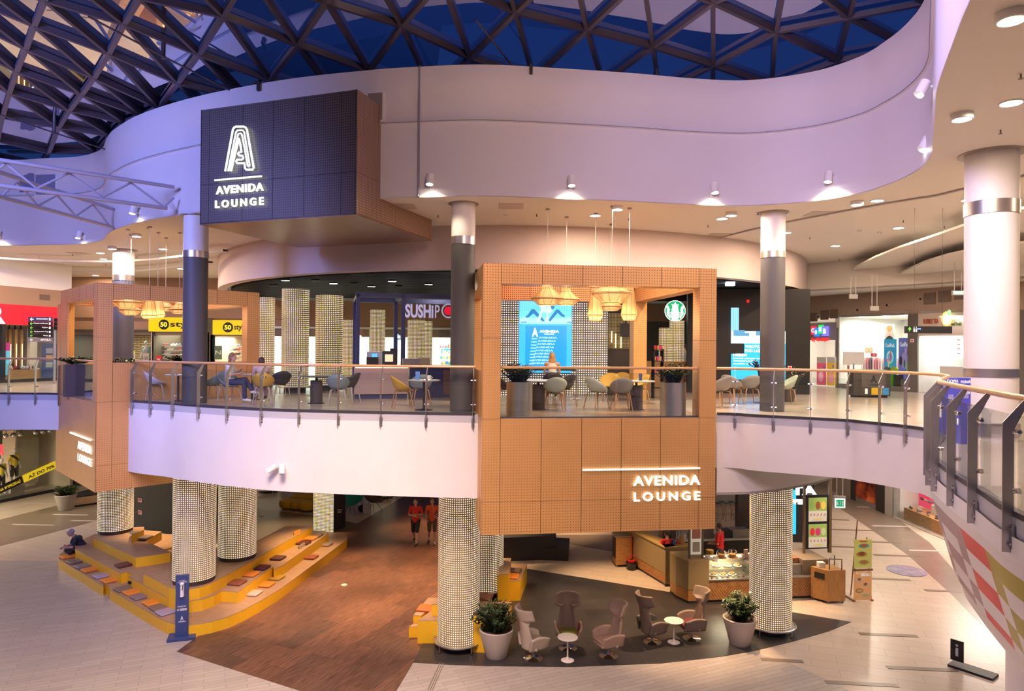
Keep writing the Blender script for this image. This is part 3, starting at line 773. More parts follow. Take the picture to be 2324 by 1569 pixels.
# lower column under the striped parapet at the right edge
lc = P(2270, 1500, 0)
column_low = thing('round_column', 'wide plain column under the striped parapet in the lower right corner', 'column', (7.0, 8.6, 0), group='round columns of the hall')
MB().lathe([(0, 0), (.62, 0), (.62, 4.85)], 40).build('shaft', M_white, column_low)

# ---- LED mesh columns
LED = m_led('led_mesh', .0555, .235, 1.15, (.42, .30, .17), ((1, .76, .45), (1, .90, .72)), .09, .2)
LEDu = m_led('led_mesh_upper', .066, .25, .95, (.34, .25, .13), ((1, .76, .40), (1, .88, .68)), .38, .2)
def led_column(x, y, z0, H, r, label, base='plinth', m=LED, group='glowing mesh columns'):
    c = thing('led_column', label, 'LED column', (x, y, z0), group=group)
    zb = .12 if base == 'plinth' else .2
    MB().lathe([(r, zb), (r, H)], 48).build('light_mesh', m, c)
    MB().lathe([(0, H - .01), (r, H - .01)], 48).build('cap', M_black, c)
    if base == 'plinth':
        MB().lathe([(0, 0), (r * .97, 0), (r * .97, zb + .01)], 48).build('plinth', mat('plinth_brown', (.05, .035, .03), .4), c)
    else:
        MB().lathe([(0, 0), (r * .80, 0), (r * .80, zb + .02)], 48).build('plinth', M_black, c)
        rr = r + .09
        MB().tube([(rr * math.cos(a), rr * math.sin(a), .2) for a in np.linspace(0, 2 * pi, 49)[:-1]], .026, 8, True).build('guard_ring', M_steel, c)
        MB().lathe([(r, .2), (rr, .2)], 48).build('ring_tray', M_steel, c)
        for a in (-2.35, -.95, .6, 2.2):
            MB().cyl((rr * math.cos(a), rr * math.sin(a), 0), (rr * math.cos(a), rr * math.sin(a), .2), .014).cyl((rr * math.cos(a), rr * math.sin(a), 0), (rr * math.cos(a), rr * math.sin(a), .012), .035).build('ring_leg', M_steel, c)
    return c
def col_at(px, py, z, front_r):
    p = P(px, py, z); d = Vector((p.x, p.y, 0)).normalized(); return p.x + d.x * front_r, p.y + d.y * front_r
TIERZ = .96
for px, py, z, r, base, lab in ((1040, 1489, 0, .53, 'ring', 'tallest glowing mesh column in front, with a steel guard ring beside the potted shrub'),
                                (1102, 1362, 0, .55, 'ring', 'glowing mesh column half hidden behind the front one by the walkway'),
                                (1748, 1450, 0, .55, 'ring', 'glowing mesh column with guard ring standing before the coffee kiosk'),
                                (440, 1332, TIERZ, .57, 'plinth', 'glowing mesh column on the stepped seat behind the blue sanitiser stand'),
                                (538, 1277, TIERZ, .57, 'plinth', 'glowing mesh column on the stepped seat, middle of its three'),
                                (262, 1215, TIERZ, .57, 'plinth', 'glowing mesh column on the stepped seat under the left copper box')):
    x, y = col_at(px, py, z, r); led_column(x, y, z, 4.2 - z, r, lab, base)
x, y = col_at(610, 1122, 0, .6); led_column(x, y, 0, 4.2, .6, 'far glowing mesh column behind the yellow poufs, only its foot showing', 'ring')
x, y = col_at(870, 1136, 0, .6); led_column(x, y, 0, 4.2, .6, 'far glowing mesh column behind the teal chair, only its foot showing', 'ring')
# square pillar with a lit front
pp = P(733, 1207, 0); c = thing('led_pillar', 'square pillar with one glowing mesh face and a black side by the stepped seat', 'pillar', (pp.x, pp.y, 0), -.28)
MB().box((-.46, 0, .02), (.46, .04, 4.2)).build('light_mesh', m_led('led_mesh_square', .06, .3, 1.0, (.3, .26, .2), ((1, .85, .6), (.9, .9, .9)), .5), c, smooth=False)
MB().box((-.46, .045, 0), (.46, 1.0, 4.2)).build('shaft', M_black, c, smooth=False)
MB().cyl((.55, .2, .9), (.75, .2, .9), .02).cyl((.55, .2, .8), (.7, .25, .8), .02).build('pillar_hook', M_steel, c)
# upper floor LED columns
for px, py, r, top, lab, u in ((601, 882, .33, 676, 'narrow lit column of the lounge beside the left copper box', 1), (669, 893, .44, 657, 'tallest lit column of the lounge left of the counters', 1),
                            (746, 888, .47, 672, 'wide lit column of the lounge behind the blue chairs', 1), (794, 862, .35, 726, 'lit column behind the sushi counter near the drugstore', 1),
                            (856, 861, .36, 703, 'lit square column seen through the blue frame', 1), (944, 862, .42, 727, 'lit column under the sushi sign', 1), (971, 861, .2, 730, 'thin lit column right of the sushi sign letters', 1)):
    x, y = col_at(px, py, FL, r); zt_ = D(px, top, y).z
    c = led_column(x, y, FL, zt_ - FL, r, lab, 'ring' if py > 880 else 'plinth', LEDu, 'lit columns of the upper lounge')

# ---- glass balustrades
def topx(x, y, z):
    q = CR.inverted() @ Vector((x, y, z - EYE)); return 1162 + FOC * q.x / -q.z
def curve_param(i0, i1, px):
    pts = seg(i0, i1)
    for a, b in zip(pts, pts[1:]):
        xa, xb = topx(a.x, a.y, FL), topx(b.x, b.y, FL)
        if (xa - px) * (xb - px) <= 0 and abs(xa - xb) > 1e-6 and a.y > .5:
            t = (px - xa) / (xb - xa); return a.lerp(b, t), (b - a).normalized()
    return None
def balustrade(name_lab, posts, path, label, end=None):
    c = thing('glass_balustrade', label, 'balustrade', (posts[0][0].x, posts[0][0].y, FL))
    rail = [(p.x, p.y, 0) for p in path]
    prof = [(-.09 + .034 * math.cos(a), FL + 1.09 + .034 * math.sin(a)) for a in np.linspace(0, 2 * pi, 11)]
    o = MB().sweep(rail, prof).build('handrail', M_oakrail, None); stick(o, c)
    for p, t in posts:
        x = Vector((t.y, -t.x)); M = Matrix(((t.x, x.x, 0, p.x), (t.y, x.y, 0, p.y), (0, 0, 1, FL), (0, 0, 0, 1)))
        # local: x along edge, y towards the void
        b = MB(); w_ = .011; pr = [(.115, -.36), (.115, .86), (-.06, 1.08), (-.11, 1.08), (.02, .8), (.02, -.36)]
        b.add([(s * w_ / 2, y, z) for s in (-1, 1) for y, z in pr], [(0, 1, 2, 5 - 1), (0, 4, 5)] if 0 else [tuple(range(6)), tuple(range(11, 5, -1))] + [(i, i + 6, (i + 1) % 6 + 6, (i + 1) % 6) for i in range(6)])
        po = b.build('post', M_steel, None, M=M, smooth=False); stick(po, c)
        for z in (.78, .22):
            k = MB().cyl((-.06, -.005, z), (.06, -.005, z), .02, n=10).cyl((0, -.03, z), (0, .04, z), .026, n=10).build('clamp', M_chrome, None, M=M); stick(k, po)
        k = MB().box((-.035, .03, -.32), (.035, .05, -.1)).cyl((.02, .05, -.14), (.02, .07, -.14), .014, n=8).cyl((.02, .05, -.28), (.02, .07, -.28), .014, n=8).build('bracket', M_steel, None, M=M, smooth=False); stick(k, po)
    L = [p for p, _ in posts]
    for a, b2 in zip(posts, posts[1:]):
        pa, pb = a[0], b2[0]; t = (pb - pa).normalized(); x = Vector((t.y, -t.x)); ln = (pb - pa).length
        if ln < .3: continue
        M = Matrix(((t.x, x.x, 0, pa.x), (t.y, x.y, 0, pa.y), (0, 0, 1, FL), (0, 0, 0, 1)))
        k = MB().box((.04, -.006, .05), (ln - .04, .006, .93)).build('glass_pane', G_glass, None, M=M, smooth=False); stick(k, c)
    return c
def between(i0, i1, xa, xb):
    pts = seg(i0, i1); r = [p for p in pts if xa <= topx(p.x, p.y, FL) <= xb and p.y > .5]
    a = curve_param(i0, i1, xa); b = curve_param(i0, i1, xb)
    return ([a[0]] if a else []) + r + ([b[0]] if b else [])
PL_ = [curve_param(0, 5, x) for x in (-40, 23, 83, 139)]
balustrade('', [p for p in PL_ if p], between(0, 5, -60, 143), 'short glass balustrade at the far left, ending at the copper box')
PC_ = [curve_param(4, 12, x) for x in (305, 346, 397, 455, 520, 597, 681, 770, 866, 968, 1074)]
balustrade('', [p for p in PC_ if p], between(4, 12, 303, 1078), 'glass balustrade with wooden rail spanning between the two copper boxes')
PR_ = [curve_param(12, 18, x) for x in (1668, 1756, 1840, 1926, 2000, 2060)]
balustrade('', [p for p in PR_ if p], between(12, 18, 1628, 2066) , 'glass balustrade curving right from the large copper box to the corner')
nearpts = seg(18, 28); poly = nearpts; acc = 0; posts = []
for a, b2 in zip(poly, poly[1:]):
    pass
PN_ = []
S = seg(17, 28)
base = [curve_param(21, 28, x) for x in (2121, 2135, 2173, 2223, 2306, 2420, 2600)]
bend = []
ln = 0; last = PR_[-1][0] if PR_[-1] else S[0]
SS = seg(18, 22)
for a, b2 in zip(SS, SS[1:]):
    ln += (b2 - a).length
    if ln > .85 and topx(a.x, a.y, FL) < 2116: bend.append((a, (b2 - a).normalized())); ln = 0
path = between(17, 18, 2066, 2200) if 0 else [p for p in seg(17, 28) if (p - Vector((0, 0))).length > 4]
st = PR_[-1][0]; path = [st] + [p for p in path if p.y < st.y - .05]
balustrade('', bend + [p for p in base if p], path, 'nearest glass balustrade, tall steel posts along the colour-striped parapet')
# ================================================================== LAMPS
LAMP = glow('lamp_white', (1.0, .93, .80), 30.0)
M_lamphous = mat('lamp_housing', (.85, .83, .80), .4)
def downlight(px, py, r=.13, z=CE, power=38, surf=False, group='round downlights in the upper ceiling', label='round warm downlight in the white upper ceiling', lightit=True, xy=None, col=WARM):
    p = P(px, py, z) if xy is None else Vector((*xy, z))
    c = thing('ceiling_downlight', label, 'downlight', (p.x, p.y, z), group=group)
    h = .09 if surf else .012
    MB().lathe([(r * 1.12, 0), (r * 1.12, -h), (r * .95, -h - .004)], 20).build('lamp_ring', M_lamphous, c)
    MB().lathe([(0, -h - .003), (r * .96, -h - .003)], 20).build('lamp_lens', LAMP, c)
    if lightit: light('AREA', 'downlight_glow', (p.x, p.y, z - h - .03), power, col, .24)
    return c
DL = [(2296, 28, 1), (2183, 258, 1), (2295, 233, 0), (2197, 454, 0), (1945, 457, 1), (1991, 455, 0), (1660, 482, 1), (1639, 496, 0), (1401, 468, 1), (1351, 489, 0), (2039, 517, 0), (1896, 558, 0), (1886, 603, 0),
      (310, 531, 1), (255, 560, 1), (370, 565, 0), (228, 574, 0), (410, 610, 0), (217, 625, 0), (5, 644, 0), (1784, 528, 0), (412, 635, 0)]
for i, (x, y, s) in enumerate(DL):
    if s: downlight(x, y, .13, surf=True, label='surface-mounted round ceiling lamp glowing warm white, upper ceiling', group='surface-mounted ceiling lamps', power=85)
    else: downlight(x, y, .14, power=85)
# wall spots on the roof band
def wall_spot(px, py, aim_down=True, label='', flip=0):
    best = None
    for a, b2 in zip(CC, CC[1:] + CC[:1]):
        xa, xb = topx(a.x, a.y, FL), topx(b2.x, b2.y, FL)
        if a.y < 1 or b2.y < 1: continue
        if (xa - px) * (xb - px) <= 0 and abs(xa - xb) > 1e-6:
            t = (px - xa) / (xb - xa); p = a.lerp(b2, t)
            if best is None or p.y > best[0].y: best = (p, (b2 - a).normalized())
    if not best: return
    p, t = best; x = Vector((t.y, -t.x)); z = D(px, py, p.y).z
    M = Matrix(((t.x, x.x, 0, p.x), (t.y, x.y, 0, p.y), (0, 0, 1, z), (0, 0, 0, 1)))
    c = thing('wall_spotlight', label, 'spotlight', M=M)
    MB().box((-.05, 0, -.05), (.05, .03, .14)).box((-.015, .02, .02), (.015, .16, .06)).build('wall_mount', M_lamphous, c, smooth=False)
    MB().cyl((0, .17, .24), (0, .22, .0), .085, .085, 16).build('lamp_head', M_lamphous, c)
    MB().cyl((0, .2205, -.001), (0, .221, -.004), .075, .075, 16).build('lamp_lens', LAMP, c)
    q = M @ Vector((0, .24, -.06)); light('SPOT', 'spot_glow', q, 90, (1, .8, .55), .07, aim=M @ Vector((0, .1, -1)), spot=2.2, blend=.5)
for x, y, l in ((976, 424, 'wall spotlight on the white roof band just right of the sign box'), (1289, 427, 'wall spotlight on the roof band above the large copper box'), (1611, 443, 'wall spotlight on the roof band between copper box and dark grey column'),
                (1886, 417, 'wall spotlight throwing a round shadow, on the lilac part of the roof band'), (314, 488, 'wall spotlight under the roof truss, left of the sign box'), (188, 543, 'wall spotlight at the far left end of the band, below the roof truss'), (-1, 541, 'wall spotlight cut by the left edge of the view')):
    wall_spot(x, y, label=l)
for (px, py, q, l) in ((2085, 212, (6.9, 11.6), 'upper of the two cylinder spotlights on the near turn of the roof band'), (2092, 337, (7.75, 12.7), 'lower of the two cylinder spotlights on the near turn of the roof band')):
    p = D(px, py, q[1]); c = thing('wall_spotlight', l, 'spotlight', tuple(p))
    MB().box((.14, -.02, .1), (.42, .02, .14)).box((.38, -.05, -.0), (.44, .05, .18)).build('wall_mount', M_lamphous, c, smooth=False)
    MB().cyl((.12, 0, .2), (0, 0, -.02), .085, .085, 16).build('lamp_head', M_lamphous, c)
    MB().cyl((-.001, 0, -.021), (-.003, 0, -.023), .078, .078, 16).build('lamp_lens', LAMP, c)
# pair of spot heads on the white fascia
p, t = curve_param(4, 12, 640); x = Vector((t.y, -t.x)); z = D(645, 1062, p.y).z
M = Matrix(((t.x, x.x, 0, p.x), (t.y, x.y, 0, p.y), (0, 0, 1, z), (0, 0, 0, 1)))
c = thing('twin_spotlight', 'pair of unlit grey cylinder spotlights on the white slab edge', 'spotlight', M=M)
MB().box((-.02, .045, -.02), (.14, .06, .1)).tube([(.0, .06, .06), (-.02, .16, .08), (-.06, .18, .03)], .012, 6).tube([(.1, .06, .06), (.16, .16, .04), (.15, .2, 0)], .012, 6).build('wall_mount', M_lamphous, c)
MB().cyl((-.03, .16, .07), (-.2, .26, -.06), .065, .07, 16).build('lamp_head', M_lamphous, c)
MB().cyl((.13, .18, .10), (.17, .24, -.1), .065, .07, 16).build('lamp_head', M_lamphous, c)
MB().cyl((.171, .2405, -.102), (.1712, .2407, -.103), .06, .06, 16).build('lamp_lens', mat('dark_lens', (.2, .17, .16), .2), c)

# lights below the slab (lounge and kiosk), warm
UL = [(-12.5, 25), (-9.5, 21.0), (-6.0, 20.0), (-3.0, 19.5), (-4.0, 24), (-1.5, 22.5), (-.5, 26), (1.5, 19.5), (3.5, 22), (6.5, 19), (8, 21.5), (4.5, 18.0), (-9, 28), (-3, 29), (2, 29), (-4, 21.5), (-6.5, 23.5)]
for i, (x, y) in enumerate(UL):
    downlight(0, 0, .11, z=4.18, power=0, label='small recessed spot under the lounge slab', group='recessed spots under the lounge slab', lightit=False, xy=(x, y))
    light('SPOT', 'downlight_glow', (x, y, 4.1), 800, (1.0, .62, .32), .08, aim=(x, y, 0), spot=1.25, blend=.7)
for i, (x, y) in enumerate([(13, 24), (11.5, 21), (16.5, 31), (20, 38), (13, 18), (-22, 27), (-27, 33), (-18, 32), (10.5, 29), (-24, 24)]):
    downlight(0, 0, .13, z=4.83 + .93 - .005, power=110, label='round downlight over the ground floor corridor', group='corridor downlights of the ground floor', xy=(x, y), col=(1, .8, .62))
# hall floor lights near the viewer side
for x, y in ((12.5, 9.5), (15.5, 15), (12, 14), (14, 20), (18, 21), (-19, 25), (-24, 23), (-24.5, 26), (-16.5, 27.5)):
    downlight(0, 0, .13, power=100, xy=(x, y))
# upper lounge
for x, y in ((-7, 25), (-2.5, 23.5), (2, 24.5), (6.5, 26), (-10, 29), (-4, 29), (3, 30)):
    light('AREA', 'lounge_glow', (x, y, BZ - .1), 42, (1.0, .8, .58), .5)
# ================================================================== KIT: plants, people, furniture
LEAF = mat('leaf_green', (.045, .085, .03), .4, noise=.35, nscale=25)
LEAF2 = mat('leaf_dark', (.03, .055, .025), .35, noise=.3, nscale=25)
SOIL = mat('soil', (.05, .03, .02), .9)
STEM = mat('stem_brown', (.10, .07, .03), .7)
def foliage(n, R, H, seed, leaf=.075, spread=1.0):
    """upright glossy-leaved stems"""
    r = random.Random(seed); b = MB(); st = MB()
    for i in range(n):
        a = r.uniform(0, 2 * pi); tilt = r.uniform(.1, 1.0) * spread; L = H * r.uniform(.6, 1.05) * (1 - .25 * tilt)
        base = Vector((math.cos(a) * R * .35 * r.random(), math.sin(a) * R * .35 * r.random(), 0))
        tip = base + Vector((math.cos(a) * R * tilt, math.sin(a) * R * tilt, L))
        mid = base.lerp(tip, .5) + Vector((0, 0, .1 * L))
        path = [base, mid, tip]; st.tube(path, [.006, .005, .003], 4)
        for k in range(22):
            t = .12 + .88 * k / 21; p = (base.lerp(mid, t * 2) if t < .5 else mid.lerp(tip, t * 2 - 1))
            ang = k * 2.4 + r.random(); s = leaf * r.uniform(.85, 1.35)
            d = Vector((math.cos(ang), math.sin(ang), r.uniform(.1, .8))).normalized(); side = d.cross(Vector((0, 0, 1))).normalized(); up = side.cross(d)
            b.add([p, p + d * s * .45 + side * s * .34 + up * s * .06, p + d * s, p + d * s * .45 - side * s * .34 + up * s * .06], [(0, 1, 2, 3)])
    return b, st
def plant(root, z, n, R, H, seed, m=None, leaf=.075, spread=1.0):
    b, st = foliage(n, R, H, seed, leaf, spread); T = Matrix.Translation((0, 0, z))
    b.xform(T); st.xform(T)
    b.build('foliage', m or LEAF, root); st.build('stems', STEM, root)
def capsule(b, p0, p1, r0, r1):
    b.cyl(p0, p1, r0, r1, 12, False); b.ball(p0, r0, 12, 8); b.ball(p1, r1, 12, 8)
def limb(b, pts, rs):
    for i in range(len(pts) - 1): capsule(b, pts[i], pts[i + 1], rs[i], rs[i + 1])
V = Vector
POSES = {
 'stand': dict(pel=(0, 0, .95), che=(0, .01, 1.28), nk=(0, 0, 1.5), hd=(0, .03, 1.64), shL=(-.18, 0, 1.42), elL=(-.25, -.02, 1.13), wrL=(-.24, .10, .89), shR=(.18, 0, 1.42), elR=(.25, -.02, 1.13), wrR=(.24, .10, .89),
               hipL=(-.1, 0, .92), knL=(-.11, .03, .5), anL=(-.11, 0, .08), hipR=(.1, 0, .92), knR=(.11, .03, .5), anR=(.11, 0, .08)),
 'walk': dict(pel=(0, 0, .93), che=(0, .03, 1.26), nk=(0, .02, 1.48), hd=(0, .06, 1.62), shL=(-.18, .02, 1.40), elL=(-.25, -.08, 1.13), wrL=(-.15, .17, 1.10), shR=(.18, .02, 1.40), elR=(.26, .04, 1.13), wrR=(.22, .22, .98),
              hipL=(-.1, 0, .90), knL=(-.10, .18, .52), anL=(-.10, .26, .10), hipR=(.1, 0, .90), knR=(.10, .0, .50), anR=(.10, -.26, .16)),
 'sit': dict(pel=(0, 0, .10), che=(0, .05, .42), nk=(0, .08, .64), hd=(0, .14, .78), shL=(-.18, .07, .57), elL=(-.23, .14, .29), wrL=(-.12, .38, .30), shR=(.18, .07, .57), elR=(.23, .14, .29), wrR=(.12, .38, .30),
             hipL=(-.1, .0, .09), knL=(-.12, .43, .10), anL=(-.12, .40, -.36), hipR=(.1, .0, .09), knR=(.12, .43, .10), anR=(.12, .40, -.36)),
 'lean': dict(pel=(0, 0, .10), che=(0, .16, .38), nk=(0, .30, .57), hd=(0, .40, .67), shL=(-.18, .26, .50), elL=(-.22, .38, .22), wrL=(-.06, .60, .22), shR=(.18, .26, .50), elR=(.22, .38, .22), wrR=(.06, .60, .20),
             hipL=(-.1, .0, .09), knL=(-.14, .42, .12), anL=(-.13, .46, -.32), hipR=(.1, .0, .09), knR=(.14, .42, .12), anR=(.13, .42, -.32)),
 'cross': dict(pel=(0, 0, .10), che=(0, .0, .42), nk=(0, .02, .64), hd=(0, .08, .79), shL=(-.18, .0, .57), elL=(-.22, .12, .33), wrL=(-.05, .28, .45), shR=(.18, .0, .57), elR=(.23, .10, .30), wrR=(.10, .32, .34),
             hipL=(-.1, .0, .09), knL=(-.04, .42, .16), anL=(.06, .66, -.16), hipR=(.1, .0, .09), knR=(.10, .43, .08), anR=(.10, .46, -.38))}
def person(label, loc, rz, pose, skin=(.55, .33, .24), top=(.3, .3, .3), legs=(.05, .06, .1), hair=(.08, .05, .03), shoes=(.03, .03, .03), short=False, sleeve='short', hairstyle='short', s=1.0, cap=None, vest=False, arm=None):
    q = {k: V(v) for k, v in POSES[pose].items()}
    if arm: q.update({k: V(v) for k, v in arm.items()})
    sk = mat('skin_%d' % round(skin[0] * 100), skin, .5); hm = mat('hair_%d_%d' % (hair[0] * 200, hair[1] * 200), hair, .6)
    b = MB()
    limb(b, [q['pel'], q['che'] - V((0, 0, .05))], [.125, .12]); b.ball(q['che'] + V((0, 0, .05)), (.155, .10, .12)); b.ball(q['pel'], (.155, .115, .11))
    limb(b, [q['shL'], q['shR']], [.06, .06]); limb(b, [q['nk'] - V((0, 0, .04)), q['hd'] - V((0, 0, .03))], [.055, .05])
    dirh = (q['hd'] - q['nk']).normalized(); hd = q['hd']
    b.ball(hd + V((0, 0, .02)), (.076, .094, .115), 16, 12); b.ball(hd + V((0, .02, -.06)), (.056, .065, .055)); b.ball(hd + V((0, .10, -.0)), (.012, .02, .022), 8, 6)
    for sx in (-1, 1): b.ball(hd + V((sx * .078, -.005, .0)), (.012, .02, .03), 8, 6)
    b.ball(hd + V((0, .088, -.045)), (.025, .012, .010), 8, 6)
    for S in 'LR':
        sg = -1 if S == 'L' else 1
        limb(b, [q['sh' + S], q['el' + S], q['wr' + S]], [.052, .041, .029])
        limb(b, [q['hip' + S], q['kn' + S], q['an' + S]], [.088, .056, .04])
        d = (q['wr' + S] - q['el' + S]).normalized(); w_ = q['wr' + S]; sd = V((1, 0, 0)) - d * d.x; sd.normalize(); dn = d.cross(sd)
        b.ball(w_ + d * .05, (.035, .04, .03), 10, 8)
        for j in range(4):
            o = sd * (-.027 + .018 * j); L = (.065, .075, .07, .055)[j]
            p1 = w_ + d * .085 + o; p2 = p1 + d * L * .5 + V((0, 0, -.006)); p3 = p2 + d * L * .35 + V((0, 0, -.022)); b.tube([w_ + d * .05 + o, p1, p2, p3], [.0095, .0095, .009, .007], 6)
        b.tube([w_ + d * .03, w_ + d * .06 - sd * sg * .045, w_ + d * .10 - sd * sg * .05], [.011, .011, .008], 6)
        f = V((0, 1, 0)); limb(b, [q['an' + S], q['an' + S] + V((0, .14, -.045))], [.04, .03])
    root = b.build('person', sk, None); rm = root.modifiers.new('skin', 'REMESH'); rm.mode = 'VOXEL'; rm.voxel_size = .011; rm.use_smooth_shade = True
    sm_ = root.modifiers.new('soft', 'SMOOTH'); sm_.iterations = 2; sm_.factor = .4
    root.location = loc; root.rotation_euler = (0, 0, rz); root.scale = (s, s, s)
    tag(root, label, 'person', None)
    def cloth(name, bb, col, vx=.014):
        o = bb.build(name, mat('cloth_%02d_%02d_%02d' % tuple(int(x * 99) for x in col), col, .8), root); r = o.modifiers.new('skin', 'REMESH'); r.mode = 'VOXEL'; r.voxel_size = vx; r.use_smooth_shade = True
    t = MB(); limb(t, [q['pel'] + V((0, 0, .0)), q['che'] - V((0, 0, .05))], [.14, .135]); t.ball(q['che'] + V((0, 0, .05)), (.17, .118, .135)); t.ball(q['pel'] + V((0, 0, .02)), (.168, .13, .10))
    if not vest:
        limb(t, [q['shL'], q['shR']], [.07, .07])
        for S in 'LR':
            e = q['sh' + S].lerp(q['el' + S], .75) if sleeve == 'short' else q['el' + S]
            limb(t, [q['sh' + S], e] + ([q['wr' + S].lerp(q['el' + S], .1)] if sleeve == 'long' else []), [.066, .056] + ([.042] if sleeve == 'long' else []))
    cloth('shirt', t, top)
    t = MB(); t.ball(q['pel'] + V((0, 0, -.02)), (.166, .126, .11))
    for S in 'LR':
        k = q['kn' + S]; limb(t, [q['hip' + S], k] + ([] if short else [q['an' + S].lerp(k, .08)]), [.1, .075] + ([] if short else [.058]))
    cloth('trousers', t, legs)
    t = MB()
    for S in 'LR': limb(t, [q['an' + S] + V((0, -.02, -.02)), q['an' + S] + V((0, .15, -.05))], [.05, .04])
    cloth('shoes', t, shoes, .012)
    t = MB(); t.ball(hd + V((0, -.018, .045)), (.088, .098, .105), 16, 12)
    if hairstyle == 'long': t.ball(hd + V((0, -.07, -.13)), (.115, .05, .19), 14, 10); t.ball(hd + V((0, -.06, .0)), (.09, .07, .12), 14, 10)
    if hairstyle == 'bun': t.ball(hd + V((0, -.10, .09)), .045)
    o = t.build('hair' if not cap else 'cap', hm if not cap else mat('cap_grey', cap, .7), root)
    if cap: MB().ball(hd + V((0, .09, .055)), (.06, .07, .012)).build('cap_peak', mat('cap_grey'), root)
    return root

# ---- shell chair with wooden legs
CH = {}
def shell_chair(col, label, loc, rz, group, dark=False, leg=None):
    key = (col, leg)
    if key not in CH:
        c = thing('shell_chair', label, 'chair', (0, 0, 0)); m = mat('shell_%s' % col, {'blue': (.20, .26, .31), 'green': (.40, .46, .38), 'yellow': (.60, .36, .06), 'grey': (.27, .25, .23), 'mint': (.55, .62, .52), 'dark': (.05, .045, .05), 'white': (.62, .58, .60)}[col], .5)
        def fn(u, v):
            # u round the shell (0 left arm .. 1 right arm), v from seat centre to rim
            a = (-.5 + u) * 2 * pi; r = v
            back = .5 + .5 * math.cos(a)          # 1 at the back, 0 at the front
            hgt = (.02 + .36 * max(0, back) ** 1.1) * (r ** 3.2); wd = .285 * (.55 + .45 * r) if 0 else .285
            x = wd * math.sin(a) * r ** .75 * (1 + .03 * back); y = -(.27 * math.cos(a)) * r ** .75
            y -= .035 * r ** 4 * back
            return V((x, y + .0, .455 + hgt - .02 * (1 - r) - .012 * (1 - back) * r))
        b = MB().grid(fn, 32, 10, True); b.build('shell', m, c, solid=.014)
        lm = mat('leg_wood_%s' % (leg or 'oak'), (.42, .22, .10) if not leg else (.45, .36, .36), .5)
        for sx in (-1, 1):
            for sy in (-1, 1):
                MB().tube([(sx * .05, sy * .02, .435), (sx * .155, sy * .15, .43), (sx * .175, sy * .17, .40), (sx * .235, sy * .235, 0)], [.013, .015, .016, .011], 8).build('leg', lm, c)
        MB().box((-.12, -.12, .43), (.12, .12, .45)).build('seat_mount', M_black, c)
        CH[key] = c; c.location = loc; c.rotation_euler = (0, 0, rz); c['label'] = label; c['group'] = group
        KIDS[c.name] = list(CHILD(c)); return c
    o = copytree(CH[key], loc, rz, label); o['group'] = group; return o
def CHILD(c): return [o for o in bpy.data.objects if o.parent == c]
def cafe_table(label, loc, r=.36, h=.74, top=(.75, .72, .72), square=False, lamp=False, group=None, m=None):
    c = thing('cafe_table', label, 'table', loc, group=group); tm = m or mat('table_top_%d' % (top[0] * 100), top, .35)
    (MB().box((-r, -r, h - .025), (r, r, h)) if square else MB().lathe([(0, h - .025), (r * .97, h - .025), (r, h - .012), (r, h), (0, h)], 32)).build('tabletop', tm, c)
    MB().cyl((0, 0, .02), (0, 0, h - .02), .03).build('pedestal', M_black, c)
    MB().lathe([(0, 0), (.22, 0), (.22, .012), (.05, .03)], 28).build('foot_plate', M_black, c)
    return c
# ---- woven pendant lamps
def pendant(kind, px, py_top, Y, label, w, h, group, cord_top=CE, glowc=(1, .62, .25)):
    p = D(px, py_top, Y); c = thing('pendant_lamp', label, 'pendant lamp', (p.x, p.y, p.z), group=group)
    m = m_wicker()
    R = w / 2
    if kind == 'cone':   prof = [(R * .33, 0), (R * .35, -h * .18), (R, -h * .68), (R * .97, -h * .72), (R * .55, -h)]; inner = [(R * .35, -h * .2), (R * .52, -h * .98)]
    elif kind == 'disc': prof = [(R * .45, 0), (R, -h * .42), (R, -h * .5), (R * .48, -h), ]; inner = [(R * .45, -.02), (R * .45, -h * .96)]
    else:                prof = [(R * .55, 0), (R * .62, -h * .1), (R, -h * .84), (R * .72, -h)]; inner = [(R * .35, -h * .1), (R * .4, -h * .8)]
    n = 10 if kind != 'tall' else 9
    MB().lathe(prof, n).build('woven_shade', m, c, smooth=False)
    e = MB()
    for r, z in prof[1:]:
        e.tube([(r * math.cos(2 * pi * i / n), r * math.sin(2 * pi * i / n), z) for i in range(n)], .008, 4, True)
    for i in range(n):
        a = 2 * pi * i / n; e.tube([(r * math.cos(a), r * math.sin(a), z) for r, z in prof], .005, 4)
    e.build('wire_frame', mat('wire_brown', (.30, .16, .07), .5), c)
    MB().lathe(inner, 12).build('inner_shade', glow('inner_shade_glow', (1, .58, .22), 1.6), c)
    MB().ball((0, 0, -h * .45), .05, 10, 8).build('bulb', glow('bulb_glow', (1, .75, .4), 14), c)
    light('POINT', 'bulb_light', (0, 0, -h * 1.05), 14, (1, .68, .35), .08, parent=c)
    MB().cyl((0, 0, 0), (0, 0, cord_top - p.z), .006, n=6).build('cord', mat('cord_white', (.6, .55, .5), .5), c)
    MB().cyl((0, 0, cord_top - p.z - .035), (0, 0, cord_top - p.z), .055, n=16).build('ceiling_rose', mat('rose_grey', (.4, .36, .34), .35, .6), c)
    return c
